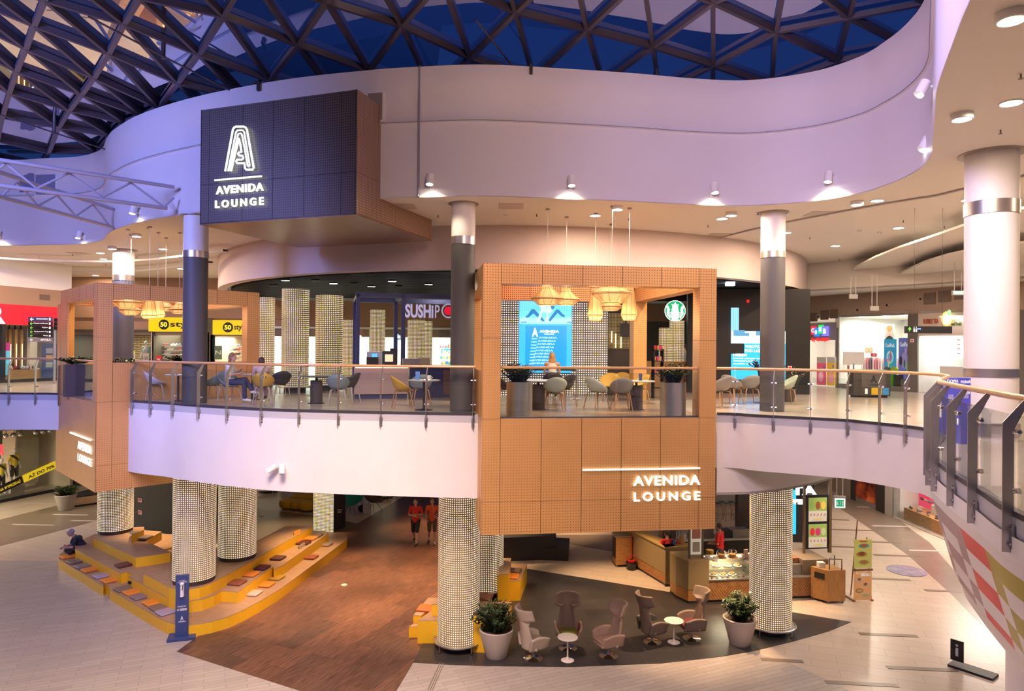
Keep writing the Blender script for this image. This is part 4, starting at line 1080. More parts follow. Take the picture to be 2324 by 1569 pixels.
def m_wicker():
    if 'woven_fibre' in MATS: return MATS['woven_fibre']
    m = bpy.data.materials.new('woven_fibre'); m.use_nodes = True; nt = m.node_tree; b = nt.nodes['Principled BSDF']; MATS['woven_fibre'] = m
    tc = nt.nodes.new('ShaderNodeTexCoord'); mp = nt.nodes.new('ShaderNodeMapping'); mp.inputs['Scale'].default_value = (60, 60, 60)
    wv = nt.nodes.new('ShaderNodeTexWave'); wv.bands_direction = 'Z'; wv.inputs['Scale'].default_value = 18; wv.inputs['Distortion'].default_value = 1.5
    nt.links.new(tc.outputs['Object'], wv.inputs['Vector'])
    r = nt.nodes.new('ShaderNodeValToRGB'); r.color_ramp.elements[0].color = (.38, .2, .08, 1); r.color_ramp.elements[1].color = (.75, .48, .24, 1)
    nt.links.new(wv.outputs[0], r.inputs[0]); nt.links.new(r.outputs[0], b.inputs['Base Color'])
    b.inputs['Roughness'].default_value = .7
    tr = nt.nodes.new('ShaderNodeBsdfTransparent'); tl = nt.nodes.new('ShaderNodeBsdfTranslucent'); tl.inputs[0].default_value = (1, .7, .4, 1)
    m1 = nt.nodes.new('ShaderNodeMixShader'); m1.inputs[0].default_value = .45; m2 = nt.nodes.new('ShaderNodeMixShader'); m2.inputs[0].default_value = .28
    nt.links.new(b.outputs[0], m1.inputs[1]); nt.links.new(tl.outputs[0], m1.inputs[2]); nt.links.new(m1.outputs[0], m2.inputs[1]); nt.links.new(tr.outputs[0], m2.inputs[2])
    nt.links.new(m2.outputs[0], nt.nodes['Material Output'].inputs[0]); return m
# ---- wing-backed swivel chair
def swivel_chair(px, py, rz, shell, seat, label, arm=None, z=0):
    p = P(px, py, z); c = thing('swivel_chair', label, 'chair', (p.x, p.y, z), rz, 'swivel lounge chairs on the dark floor')
    ms = mat('chair_%d_%d' % (shell[0] * 100, shell[2] * 100), shell, .6, noise=.04, nscale=40); mseat = mat('seat_%d_%d' % (seat[0] * 100, seat[2] * 100), seat, .6); ma = mat('arm_%d_%d' % (arm[0] * 100, arm[2] * 100), arm, .6) if arm else ms
    MB().lathe([(0, 0), (.27, 0), (.275, .01), (.06, .022), (.035, .04), (.03, .28), (0, .28)], 36).build('disc_base', M_chrome, c)
    # back: profile rises from the seat, narrows, then flares into a winged head
    def back(u, v):
        s = u * 2 - 1; z_ = .30 + 1.0 * v; y = -.27 - .20 * v + .05 * math.sin(v * pi)
        wd = .30 - .13 * min(1, v / .62) ** .8
        if v > .70: wd = .17 + .14 * min(1, (v - .70) / .05)
        cur = (.10 if v < .55 else .10 + .14 * min(1, (v - .6) / .15) if v > .6 else .10) * abs(s) ** 2.4
        if v < .35: cur += .12 * (1 - v / .35) * abs(s) ** 2
        return V((s * wd, y + cur, z_))
    MB().grid(back, 16, 30).build('back_shell', ms, c, solid=.05)
    for sx in (-1, 1):
        def armf(u, v):
            y = -.26 + .56 * u; top = .60 + .06 * math.sin(u * pi) - .05 * u; z_ = .30 + (top - .30) * v
            x = sx * (.27 + .07 * v * (1 - .3 * u) - .05 * (1 - v) * (1 if u > .8 else .6))
            if u > .82: x -= sx * .05 * ((u - .82) / .18) ** 2
            return V((x, y, z_))
        MB().grid(armf, 12, 8).build('armrest', ms, c, solid=.055)
        MB().grid(lambda u, v: armf(u, v) - V((sx * .032, 0, -.0)), 12, 8).build('arm_lining', ma, c, solid=.01)
    MB().box((-.25, -.24, .30), (.25, .31, .36)).build('seat_tub', ms, c, bevel=.04)
    MB().box((-.245, -.22, .362), (.245, .32, .45)).build('seat_cushion', mseat, c, bevel=.035)
    return c
# ================================================================== GROUND FLOOR: stepped seats, cushions, stand, plants, chairs
YEL = mat('yellow_laminate', (.86, .50, .02), .4, noise=.03)
OAK = m_wood('step_wood', (.33, .20, .11), (.47, .31, .19), (1.0, 9, 1), .4, 'Object')
def tier(root, px, z0, z1, sp=False, dark=False):
    pts = [P(x, y, z1) for x, y in px]; poly = [(p.x, p.y) for p in pts]
    if sp: poly = [tuple(v) for v in spline(poly, 4, True)]
    o = MB().prism(poly, z0, z1 - .018).build('riser', YEL, None, smooth=False); stick(o, root)
    o = MB().prism(poly, z1 - .0175, z1).build('tread', OAK, None, smooth=False); stick(o, root)
q = P(400, 1400, 0)
seatA = thing('stepped_seat', 'large yellow stepped seat with wooden treads around three glowing columns', 'tiered seating', (q.x, q.y, 0))
tier(seatA, [(134, 1270), (133, 1263), (138, 1256), (150, 1248), (180, 1236), (300, 1270), (420, 1300), (560, 1290), (700, 1215), (746, 1211), (768, 1208), (782, 1210), (788, 1217), (787, 1225), (730, 1268), (672, 1311), (630, 1341), (590, 1364.5), (552, 1385), (518, 1400),
             (480, 1411), (453, 1416), (425, 1420), (404, 1419), (378, 1411), (352, 1398), (252, 1340), (249, 1338), (249, 1331), (235, 1324), (235, 1331), (190, 1303)], 0, .32)
tier(seatA, [(171, 1247), (170, 1240), (176, 1231), (190, 1224), (215, 1212), (320, 1216), (480, 1245), (579, 1230), (709, 1205), (728, 1207), (746, 1210), (672, 1262), (640, 1284), (622, 1293), (620, 1287), (600, 1300), (540, 1344), (502, 1341), (486, 1351), (460, 1360), (430, 1364.5), (404, 1363), (378, 1356),
             (329, 1330), (292, 1309), (304, 1305), (288, 1298), (275, 1302), (214.5, 1269.5)], .0, .64)
tier(seatA, [(325.6, 1302), (361.6, 1320), (384.5, 1333), (404, 1338), (427, 1338), (453, 1333), (479, 1323.5), (502, 1312), (572.5, 1273.5), (640, 1234), (709, 1196), (680, 1195), (649, 1194), (579, 1230), (486, 1250), (393, 1291)], .0, .96)
tier(seatA, [(211, 1220.5), (309, 1265.5), (387, 1254), (330, 1228), (298, 1214), (270, 1200), (236, 1203)], .0, .96)
tier(seatA, [(299, 1215), (303, 1197), (327, 1196), (327, 1203)], .0, 1.25)
tier(seatA, [(302, 1217), (327, 1204), (367, 1207), (333, 1226)], .0, 1.0)
tier(seatA, [(334, 1228), (367, 1212), (398, 1213), (398, 1240), (366, 1250)], .0, .70)
for x, y, z in ((295, 1322, .5), (697.5, 1247, .5)):
    p = P(x, y, z); d = Vector((p.x, p.y, 0)).normalized()
    o = MB().cbox((p.x - d.x * .03, p.y - d.y * .03, z), (.12, .05, .08), -.3 if x < 400 else .6).build('socket_plate', M_black, None, smooth=False); stick(o, seatA)
def blocks(label, defs):
    q = P(*defs[0][0][0], 0); c = thing('stepped_seat', label, 'tiered seating', (q.x, q.y, 0))
    for px, z in defs: tier(c, px, 0, z)
    return c
blocks('small yellow steps left of the front glowing column, orange cushion on top', [
    ([(928, 1423), (950, 1409), (1004, 1409), (1004, 1420)], .30), ([(948, 1409), (985, 1382), (1030, 1382), (1030, 1409)], .60), ([(938, 1397), (972, 1357), (1003, 1357), (1003, 1384), (972, 1384), (956, 1398)], .50), ([(979, 1372), (988, 1357), (1030, 1357), (1030, 1372)], .9)])
blocks('small yellow steps behind the potted shrub, brown and yellow cushions on them', [
    ([(1110, 1403), (1117, 1366), (1161, 1367), (1146, 1412)], .62), ([(1070, 1395), (1075, 1349), (1116, 1348), (1111, 1398)], .95)])
blocks('small yellow steps right of the rear glowing column, two cushions on the lower tread', [
    ([(1135, 1320), (1150, 1280), (1196, 1281), (1181, 1318)], .62), ([(1130, 1305), (1135, 1267), (1160, 1267), (1156, 1303)], .95)])
c = thing('black_platform', 'low black stepped platform beneath the large copper box', 'platform', tuple(P(1200, 1272, 0)))
for px, z in (([(1120, 1240), (1290, 1247), (1293, 1222), (1120, 1212)], .43), ([(1120, 1222), (1262, 1216.5), (1262, 1195), (1120, 1190)], .85)):
    o = MB().prism([tuple(P(x, y, z)[:2]) for x, y in px], 0, z).build('platform_tier', mat('platform_black', (.018, .018, .02), .5), None, smooth=False); stick(o, c)
# cushions
CC_ = dict(orange=(.80, .27, .03), taupe=(.22, .16, .12), mauve=(.25, .18, .19), lavender=(.38, .32, .42), maroon=(.11, .02, .03), brown=(.26, .08, .04), darkbrown=(.09, .03, .025), cream=(.55, .45, .35), olive=(.45, .28, .03), grey=(.30, .24, .21), red=(.60, .13, .03), yellow=(.65, .40, .04))
def cushion(x, y, z, col, ang, label, group, up=False):
    p = P(x, y, z + .03); c = MB().box((-.215, -.215, 0), (.215, .215, .065)).build('seat_cushion_pad', mat('cushion_' + col, CC_[col], .5), None, bevel=.028)
    c.name = 'square_cushion'; c.location = (p.x, p.y, z + .001); c.rotation_euler = (0, 0, ang); c.modifiers['bevel'].segments = 3
    if up: c.rotation_euler = (1.25, 0, ang); c.location.z = z + .21
    tag(c, label, 'cushion', group)
k = 3.058
La = P(140, 1272, .32); Lb = P(378, 1411, .32); aL = math.atan2(Lb.y - La.y, Lb.x - La.x)
Ra = P(518, 1400, .32); Rb = P(788, 1222, .32); aR = math.atan2(Rb.y - Ra.y, Rb.x - Ra.x)
rowL = [(165, 316, 'orange', 'next to the seated man\'s bag'), (217, 351, 'taupe', 'second along from the bag'), (270, 384, 'mauve', 'between the taupe and the third-from-bag orange cushion'), (318, 408, 'orange', 'beside the lavender cushion, bag side'), (400, 450, 'lavender', 'between two orange cushions'),
        (457, 480, 'orange', 'last before the small step notch'), (550, 540, 'taupe', 'first after the small step notch'), (612, 563, 'orange', 'second after the small step notch'), (667, 594, 'mauve', 'midway between notch and blue stand'), (750, 635, 'orange', 'closest orange one to the blue stand'), (800, 670, 'taupe', 'second from the blue stand'), (845, 702, 'lavender', 'lying next to the blue stand')]
for x, y, col, l in rowL: cushion(100 + x / k, 1160 + y / k, .32, col, aL, '%s cushion on the lowest front tread, %s' % (col, l), 'cushions on the left front tread')
cushion(100 + 552 / k, 1160 + 375 / k, .64, 'maroon', aL, 'single maroon cushion on the second tread above the front row', 'cushions on the stepped seat')
cushion(100 + 693 / k, 1160 + 184 / k, 1.0, 'taupe', aR, 'taupe cushion alone on the small rear steps by the black wall', 'cushions on the stepped seat')
for x, y, z, col, l in ((1338, 497, .64, 'brown', 'lowest on the middle tread by the box end'), (1433, 438, .64, 'orange', 'between brown and dark brown ones on the middle tread'), (1510, 393, .64, 'maroon', 'third along the middle tread'), (1620, 327, .64, 'darkbrown', 'just above the small notch on the middle tread'),
                        (1800, 222, .64, 'darkbrown', 'at the foot of the upright orange cushion'), (1848, 189, .64, 'orange', 'near the top end of the middle tread'), (1885, 170, .64, 'taupe', 'topmost on the middle tread by the square pillar'),
                        (1450, 571, .32, 'cream', 'lowest on the walkway-side tread'), (1540, 511, .32, 'orange', 'second up on the walkway-side tread'), (1610, 463, .32, 'olive', 'third up on the walkway-side tread'), (1850, 321, .32, 'brown', 'beside the upright grey cushion on the walkway-side tread'), (1955, 231, .32, 'grey', 'topmost on the walkway-side tread')):
    cushion(100 + x / k, 1160 + y / k, z, col, aR, '%s cushion, %s' % (col, l), 'cushions on the right arm')
cushion(100 + 1757 / k, 1160 + 215 / k, .64, 'orange', aR - .0, 'orange cushion standing upright against the top riser', 'cushions on the right arm', True)
cushion(100 + 1790 / k, 1160 + 310 / k, .32, 'grey', aR - .0, 'grey cushion standing upright against the middle riser', 'cushions on the right arm', True)
for x, y, z, col, l in ((966, 1381, .5, 'red', 'orange-red cushion on the small steps left of the front column'), (1100, 1355, .95, 'brown', 'brown cushion on the upper step behind the potted shrub'), (1096, 1388, .95, 'darkbrown', 'dark cushion just behind the potted shrub'), (1129, 1383, .62, 'yellow', 'yellow cushion on the lower step behind the potted shrub'),
                        (1167, 1296, .62, 'taupe', 'taupe cushion on the small steps right of the rear column'), (1161, 1308, .62, 'orange', 'orange cushion on the small steps right of the rear column')):
    cushion(x, y, z, col, aR, l, 'cushions on the small steps')

# ---- sanitiser stand
p = P(413, 1449, 0); NAV = mat('stand_blue', (.035, .06, .19), .4)
c = thing('sanitiser_stand', 'blue hand sanitiser stand with white dispenser before the stepped seat', 'sanitiser stand', (p.x, p.y, 0), .32)
MB().box((-.33, -.22, 0), (.33, .22, .08)).build('base_plate', NAV, c, bevel=.004)
MB().box((-.155, -.06, .08), (.155, .02, 1.66)).build('post_panel', NAV, c, bevel=.004)
MB().grid(lambda u, v: V((.05 * math.cos(pi * u) - .03 * (v > .3) * 0, -.06 - .09 * math.sin(pi * u) * (1 if v > .55 else .75), 1.12 + .34 * v)), 10, 6).ball((0, -.11, 1.45), (.055, .06, .04)).ball((0, -.09, 1.12), (.045, .05, .02)).build('dispenser', mat('dispenser_white', (.8, .8, .82), .3), c)
MB().box((.012, -.158, 1.3), (.03, -.15, 1.42)).build('dispenser_window', NAV, c)
pl = Plane((p.x, p.y), (math.cos(.32), math.sin(.32)))
wt = mat('print_white', (.75, .75, .78), .5)
for t, z0, z1, hw, bo in (('PUNKT', 1.50, 1.53, .07, .0), ('DEZYNFEKCJI', 1.46, 1.49, .11, .02), ('DBAJMY', .82, .87, .105, .0), ('O SIEBIE!', .74, .795, .115, .035), ('AVENIDA', .44, .47, .09, .03), ('A', .49, .60, .035, .03)):
    text_on(pl, t, -hw, hw, z0, z1, wt, 'printed_text', .0615, bo, .002, c)

# ---- potted plants on the ground floor
POTM = mat('pot_grey', (.42, .37, .33), .55)
def big_pot(px, py, s, seed, label, pm=POTM, m=None, H=.75, R=.5, n=60):
    p = P(px, py, 0); c = thing('potted_shrub', label, 'potted plant', (p.x, p.y, 0), group='potted shrubs of the ground floor')
    MB().lathe([(0, 0), (.25 * s, 0), (.27 * s, .04 * s), (.33 * s, .3 * s), (.42 * s, .62 * s), (.43 * s, .68 * s), (.40 * s, .70 * s), (.37 * s, .66 * s), (.35 * s, .58 * s)], 40).build('pot', pm, c)
    MB().lathe([(0, .6 * s), (.365 * s, .6 * s)], 24).build('soil', SOIL, c)
    plant(c, .58 * s, n, R * s, H * s, seed, m, .085 * s)
    return c
big_pot(1126, 1490, 1.0, 3, 'leafy shrub in a grey pot right of the front glowing column', n=90)
big_pot(1679, 1462, 1.0, 5, 'leafy shrub in a grey pot left of the kiosk-side glowing column', n=80, R=.42)
big_pot(149, 1158, 1.05, 9, 'leafy shrub in a pale pot at the far left by the wooden bench', mat('pot_stone', (.5, .46, .42), .6), H=.5, n=60)
# ---- wooden round bench far left
c = thing('planter_bench', 'low wooden bench with dark top behind the far left pot', 'bench', tuple(P(190, 1145, 0)))
bp_ = [P(x, y, .45) for x, y in ((168, 1131), (222, 1124), (300, 1120), (300, 1108), (215, 1110), (165, 1122))]
for nm, z0, z1, m_, sc in (('bench_base', .0, .1, M_black, .97), ('bench_body', .1, .45, m_wood('bench_wood', (.5, .3, .17), (.62, .42, .27), (1, 8, 1)), 1.0), ('bench_top', .45, .5, M_black, .98)):
    ce_ = sum(bp_, V((0, 0, 0))) / 6; o = MB().prism([tuple((ce_ + (q - ce_) * sc)[:2]) for q in bp_], z0, z1).build(nm, m_, None, smooth=False); stick(o, c)

# ---- swivel chairs and side tables
TP = (.42, .33, .27); TP2 = (.36, .25, .20); DK = (.16, .115, .095)
swivel_chair(1210, 1495, -1.05, (.47, .39, .32), (.42, .34, .28), 'light beige swivel chair facing right, beside the potted shrub')
swivel_chair(1289, 1472, pi, (.26, .19, .145), (.13, .13, .02), 'brown swivel chair facing the viewer with green seat and dark red arms', arm=(.17, .02, .03))
swivel_chair(1381, 1489, 2.3 - .35, (.36, .25, .20), (.30, .18, .14), 'pinkish-brown swivel chair turned towards the left side table')
swivel_chair(1480, 1458, -1.15, (.19, .14, .115), (.03, .03, .03), 'dark taupe swivel chair with black arm lining, left of the right side table', arm=(.035, .035, .04))
swivel_chair(1570, 1450, 1.75, (.20, .145, .12), (.15, .03, .045), 'dark taupe swivel chair with plum seat, nearest the coffee kiosk', arm=(.17, .11, .10))
def side_table(px, py, label):
    p = P(px, py, 0); c = thing('side_table', label, 'side table', (p.x, p.y, 0)); m = mat('side_table_white', (.78, .72, .66), .35)
    MB().lathe([(0, 0), (.165, 0), (.16, .012), (.05, .035), (.022, .10)], 32).build('foot', m, c); MB().cyl((0, 0, .08), (0, 0, .56), .018).build('stem', m, c)
    MB().lathe([(0, .56), (.24, .56), (.25, .57), (.245, .582), (0, .582)], 36).build('tabletop', m, c)
side_table(1288, 1500, 'white round side table before the green-seated chair'); side_table(1529, 1459, 'white round side table between the two dark taupe chairs')

# ---- things far back on the ground floor
POUF = mat('pouf_yellow', (.62, .36, .02), .5)
for i, (x, y, l) in enumerate(((655, 1155, 'yellow pouf, front left one of the cluster'), (678, 1157, 'yellow pouf, front middle one of the cluster'), (699, 1160, 'yellow pouf nearest the square pillar'), (680, 1144, 'yellow pouf, rear left one of the cluster'), (704, 1143, 'yellow pouf, rear right one of the cluster'))):
    p = P(x, y, 0); c = thing('pouf', l, 'pouf', (p.x, p.y, 0), group='yellow poufs')
    MB().lathe([(0, .06), (.30, .06), (.40, .12), (.43, .22), (.43, .30), (.40, .40), (.30, .46), (0, .47)], 24).build('cushion_body', POUF, c)
    for a in (.7, 2.3, 3.9, 5.4): MB().cyl((.25 * math.cos(a), .25 * math.sin(a), 0), (.25 * math.cos(a), .25 * math.sin(a), .07), .03).build('foot', M_black, c)
for x, y, cl, rz, l in ((800, 1166, (.0, .25, .20), 2.9, 'teal round lounge chair on thin dark legs beyond the walkway'), (845, 1160, (.07, .04, .035), -2.0, 'dark brown round lounge chair beyond the teal one'), (783, 1150, (.09, .05, .04), 1.2, 'dark brown lounge chair behind the square pillar')):
    p = P(x, y, 0); c = thing('bowl_chair', l, 'chair', (p.x, p.y, 0), rz)
    def fn(u, v, k=1.0):
        a = 2 * pi * u; r = .48 * v; return V((r * math.cos(a), r * math.sin(a) * 1.05 + .02, .42 + .55 * (v ** 2) * (.5 - .5 * math.sin(a)) ** 1.3 + .06 * v * v))
    MB().grid(fn, 28, 8, True).build('bowl_seat', mat('bowl_%d' % (cl[1] * 100), cl, .6), c, solid=.03)
    for sx in (-1, 1):
        for sy in (-1, 1): MB().tube([(sx * .1, sy * .1, .42), (sx * .32, sy * .34, 0)], .011, 6).build('leg', M_black, c)
        MB().tube([(sx * .32, -.34, 0), (sx * .2, -.4, .7)], .011, 6).build('back_rod', M_black, c)
p = P(832, 1165, 0); tag(MB().box((-.17, -.05, 0), (.17, .05, .42)).build('shopping_bag', mat('bag_grey', (.45, .43, .45), .6), None, M=Matrix.Translation((p.x, p.y, 0)) @ Matrix.Rotation(.3, 4, 'Z')), 'pale grey shopping bag on the floor beside the teal chair', 'bag')
p = P(822, 1163, 0); tag(MB().ball((0, 0, .17), (.2, .16, .18)).build('backpack', M_black, None, M=Matrix.Translation((p.x, p.y, 0))), 'black backpack on the floor beside the teal chair', 'bag')
p = P(492, 1162, 0); c = thing('pouf', 'large olive-green pouf seen between two glowing columns', 'pouf', (p.x, p.y, 0)); MB().lathe([(0, .0), (.5, .0), (.7, .12), (.72, .34), (.6, .46), (0, .48)], 24).build('cushion_body', mat('olive_fabric', (.22, .25, .02), .7), c)
p = P(492, 1138, 0); c = thing('pouf', 'large terracotta pouf behind the olive-green one', 'pouf', (p.x, p.y, 0)); MB().lathe([(0, .0), (.5, .0), (.7, .12), (.72, .44), (.6, .56), (0, .58)], 24).build('cushion_body', mat('terra_fabric', (.36, .17, .10), .7), c)
# black service core with hydrant signs
a = P(300, 1196, 0); b_ = P(396, 1216, 0)
o = MB().prism([(a.x, a.y), (b_.x, b_.y), (b_.x - .5, b_.y + 3.0), (a.x + 1.0, a.y + 5.0)], 0, 4.2).build('wall_black_core', mat('core_black', (.013, .012, .014), .5), smooth=False); struct(o)
cpn = Plane((a.x, a.y), (b_.x - a.x, b_.y - a.y))
red = mat('sign_red', (.75, .04, .05), .5)
for y0, y1, l in ((1131, 1140, 'upper small red hydrant sign on the black wall'), (1159, 1168, 'lower small red hydrant sign on the black wall')):
    u0, u1, z0, z1 = cpn.rect(314, y0, 323, y1)
    c = thing('safety_sign', l, 'safety sign', M=cpn.mat(u0, z0, 0)); w_ = u1 - u0; h_ = z1 - z0
    MB().box((0, -.02, 0), (w_, 0, h_)).build('sign_plate', mat('sign_white', (.8, .78, .78), .5), c, smooth=False)
    MB().box((w_ * .12, -.024, h_ * .12), (w_ * .45, -.021, h_ * .9)).box((w_ * .5, -.024, h_ * .5), (w_ * .88, -.021, h_ * .9)).box((w_ * .6, -.024, h_ * .12), (w_ * .75, -.021, h_ * .4)).build('pictogram', red, c, smooth=False)

# ---- people on the ground floor
p = P(172, 1258, .38)
person('person in navy T-shirt and grey cap sitting hunched on the stepped seat', (p.x + .1, p.y + .3, .42), 2.25, 'lean', top=(.02, .022, .045), legs=(.02, .02, .03), hair=(.3, .3, .32), cap=(.28, .28, .36), skin=(.52, .27, .22), shoes=(.02, .02, .02))
p = P(160, 1253, .33); c = MB().ball((0, 0, .1), (.24, .15, .13)).ball((.18, .05, .08), (.12, .1, .09)).tube([(-.1, .05, .15), (-.2, .0, .26), (-.3, -.03, .1)], .015).build('shoulder_bag', M_black, None, M=Matrix.Translation((p.x, p.y, .32))); tag(c, 'black bag lying on the tread beside the seated man', 'bag')
p = P(943, 1234, 0); person('person in red T-shirt and black shorts walking up the brown walkway, arms folded', (p.x, p.y, 0), pi - .1, 'walk', top=(.55, .03, .02), legs=(.02, .02, .025), short=True, skin=(.50, .30, .22), shoes=(.04, .03, .03), arm=dict(wrL=(.02, .2, 1.16), wrR=(-.02, .24, 1.12)))
p = P(980, 1232, 0); person('person in orange-red T-shirt walking beside the one in red, by the column', (p.x, p.y, 0), pi + .15, 'walk', top=(.60, .10, .03), legs=(.10, .07, .06), short=True, skin=(.45, .26, .18), shoes=(.4, .38, .36))
# floor fittings
for x, y, l in ((781, 1328, 'small round floor cap on the brown walkway'), (594, 1171, 'small round floor cap on the dark floor behind the columns')):
    p = P(x, y, .01); tag(MB().lathe([(0, .012), (.09, .012), (.1, .0)], 20).build('floor_outlet', mat('cap_steel', (.6, .57, .52), .4, .3), None, M=Matrix.Translation(p)), l, 'floor cap')
o = MB()
a = P(1003, 1505, .015); b_ = P(975, 1569, .015); t = (b_ - a).normalized(); s_ = V((-t.y, t.x, 0))
for k_ in (-.05, .0, .05): o.prism([a + s_ * (k_ - .008), a + s_ * (k_ + .008), b_ + t * 2 + s_ * (k_ + .008), b_ + t * 2 + s_ * (k_ - .008)], .006, .016)
struct(o.build('trim_floor_joint', M_steel, smooth=False))
# round floor sticker in the corridor
p = P(2057, 1296, .006); c = MB().lathe([(0, .018), (.62, .018), (.62, .0)], 40).build('floor_sticker', mat('sticker_violet', (.30, .26, .38), .35, noise=.35, nscale=3), None, M=Matrix.Translation((p.x, p.y, 0))); tag(c, 'round violet picture sticker on the corridor floor', 'floor sticker')
# info marker at the lower right
p = P(2172, 1512, 0); c = thing('info_sign', 'black standing info pictogram at the lower right edge', 'sign', (p.x, p.y, 0), -.9)
MB().box((-.14, -.015, .12), (.14, .015, .62)).build('sign_panel', M_black, c, smooth=False)
MB().box((-.14, -.2, .0), (.8, .2, .05)).build('base_plate', M_black, c, smooth=False)
MB().ball((0, -.017, .5), (.03, .006, .03)).box((-.03, -.02, .24), (.03, -.016, .44)).build('pictogram', wt, c)
# ================================================================== SHOPS AND WALLS OF THE UPPER FLOOR
def wallbox(pl, u0, u1, z0, z1, d0, d1, m, name, parent=None, st=True):
    """box on a wall plane; d counts towards the viewer"""
    o = MB().box((u0, -d1, z0), (u1, -d0, z1)).build(name, m, None, M=pl.mat(0, 0, 0), smooth=False)
    if parent is not None: stick(o, parent)
    elif st: struct(o)
    return o
def pxbox(pl, x0, y0, x1, y1, d0, d1, m, name, parent=None, st=True):
    u0, u1, z0, z1 = pl.rect(x0, y0, x1, y1); return wallbox(pl, u0, u1, z0, z1, d0, d1, m, name, parent, st)
def wthing(pl, x0, y0, x1, y1, name, label, cat, group=None):
    u0, u1, z0, z1 = pl.rect(x0, y0, x1, y1); return thing(name, label, cat, M=pl.mat((u0 + u1) / 2, z0, 0), group=group), (u0, u1, z0, z1)
def room(pl, u0, u1, z0, z1, dep, m, mb=None, power=60, col=(1, .85, .68), fl=None):
    mb = mb or m
    wallbox(pl, u0, u1, z0, z1, -dep - .1, -dep, mb, 'wall_shop_back'); wallbox(pl, u0 - .1, u0, z0, z1, -dep, 0, m, 'wall_shop_side'); wallbox(pl, u1, u1 + .1, z0, z1, -dep, 0, m, 'wall_shop_side')
    wallbox(pl, u0, u1, z1, z1 + .1, -dep, 0, m, 'ceiling'); wallbox(pl, u0, u1, z0 - .05, z0 + .01, -dep, 0, fl or T_up, 'floor')
    if power:
        c = pl.pt((u0 + u1) / 2, z1 - .12, -dep * .4); light('AREA', 'shop_light', c, power, col, min(u1 - u0, 3), aim=(c.x, c.y, 0), size_y=dep * .6)
M_warmwall = mat('shop_wall_warm', (.62, .52, .42), .6); M_shopwhite = mat('shop_wall_white', (.8, .8, .77), .5); M_wood1 = m_wood('shop_wood', (.42, .20, .07), (.60, .32, .13), (1, 8, 1))
Zr = lambda h: EYE + h
# ---- left wall: red fascia shop
WL = Plane((-21.3, 24.0), (1.35, 3.9))
uL1 = WL.hit(143, 700)[0] + .4
wallbox(WL, -14, uL1, Zr(1.62), Zr(2.35), -.3, 0, M_brownband, 'wall_left_bulkhead')
wallbox(WL, -14, uL1, Zr(2.35), CE + .1, -.3, -.02, M_ceil, 'wall_left_upper')
zs0, zs1 = WL.hit(20, 737)[1], WL.hit(20, 691)[1]
c = thing('shop_sign', 'broad red shop fascia with a white letter R at the left edge', 'shop sign', M=WL.mat(0, zs0, 0)); o = wallbox(WL, -14, uL1, zs0, Zr(1.62), -.2, .03, mat('sign_red_panel', (.62, .01, .03), .4, emit=(.6, .01, .03), es=.35), 'sign_panel', c)
u1 = WL.hit(9, 715)[0]; text_on(WL, 'R', u1 - .62, u1, WL.hit(5, 735)[1], WL.hit(5, 696)[1], glow('letter_white', (1, .96, .95), 4), 'lettering', .06, .03, .05, c)
room(WL, -9, uL1, FL, zs0, 3.5, M_warmwall, None, 190, (1, .8, .55))
wallbox(WL, -9, uL1, FL, FL + .12, -.1, .02, M_black, 'baseboard_left')
def display_shoes(pl, px, n, label, group, z=None, y=None, d=-.6, col=None, seed=1):
    pass
def shoe(M, col, label, group, s=1.0):
    key = 'shoe_%d_%d_%d' % tuple(int(x * 20) for x in col)
    b = MB().ball((0, 0, .045), (.13, .042, .045), 8, 6).ball((-.07, 0, .075), (.055, .038, .05), 8, 6)
    c = b.build('shoe', mat(key, col, .5), None, M=M); c.scale = (s, s, s); tag(c, label, 'shoe', group); return c
ds = wthing(WL, 30, 838, 103, 866, 'display_bench', 'wooden stepped display bench with shoes in the red-fronted shop', 'display bench')[0]
u0, u1_, z0, z1 = WL.rect(32, 842, 104, 866)
wallbox(WL, u0, u1_, FL + .01, FL + .5, -1.4, -.35, M_wood1, 'lower_step', ds); wallbox(WL, u0, u1_ - .6, FL + .5, FL + .78, -1.4, -.8, M_wood1, 'upper_step', ds)
rnd.seed(3)
for i in range(14):
    u = u0 + .2 + (u1_ - u0 - .4) * (i % 7) / 6; dd = -.5 if i < 7 else -1.0; z = FL + .5 if i < 7 else FL + .78
    if i >= 7 and u > u1_ - .75: continue
    shoe(WL.mat(u, z, dd) @ Matrix.Rotation(rnd.uniform(.8, 2.2), 4, 'Z'), [(.7, .68, .66), (.6, .05, .06), (.1, .08, .08), (.75, .7, .65)][i % 4], 'shoe set out on the wooden bench of the red-fronted shop', 'shoes on the wooden bench', 1.3)
for i, x in enumerate((22, 35, 47, 60, 73)):
    cth, (a0, a1, b0, b1) = wthing(WL, x - 3, 748, x + 3, 838 if i else 778, 'slat_lamp', ['short', 'second', 'third', 'fourth', 'fifth'][i] + ' hanging wooden slat light in the red-fronted shop window', 'hanging lamp', 'wooden slat lights')
    wallbox(WL, a0, a1, b0, b1, -.75, -.60, M_wood1, 'slat', cth); wallbox(WL, a0 + .06, a0 + .08, b0 + .1, b1 - .6, -.6, -.595, glow('slat_glow', (1, .7, .3), 5), 'light_line', cth)
    wallbox(WL, (a0 + a1) / 2 - .02, (a0 + a1) / 2 + .02, b1, zs0 + .2, -.7, -.66, M_black, 'hanger', cth)
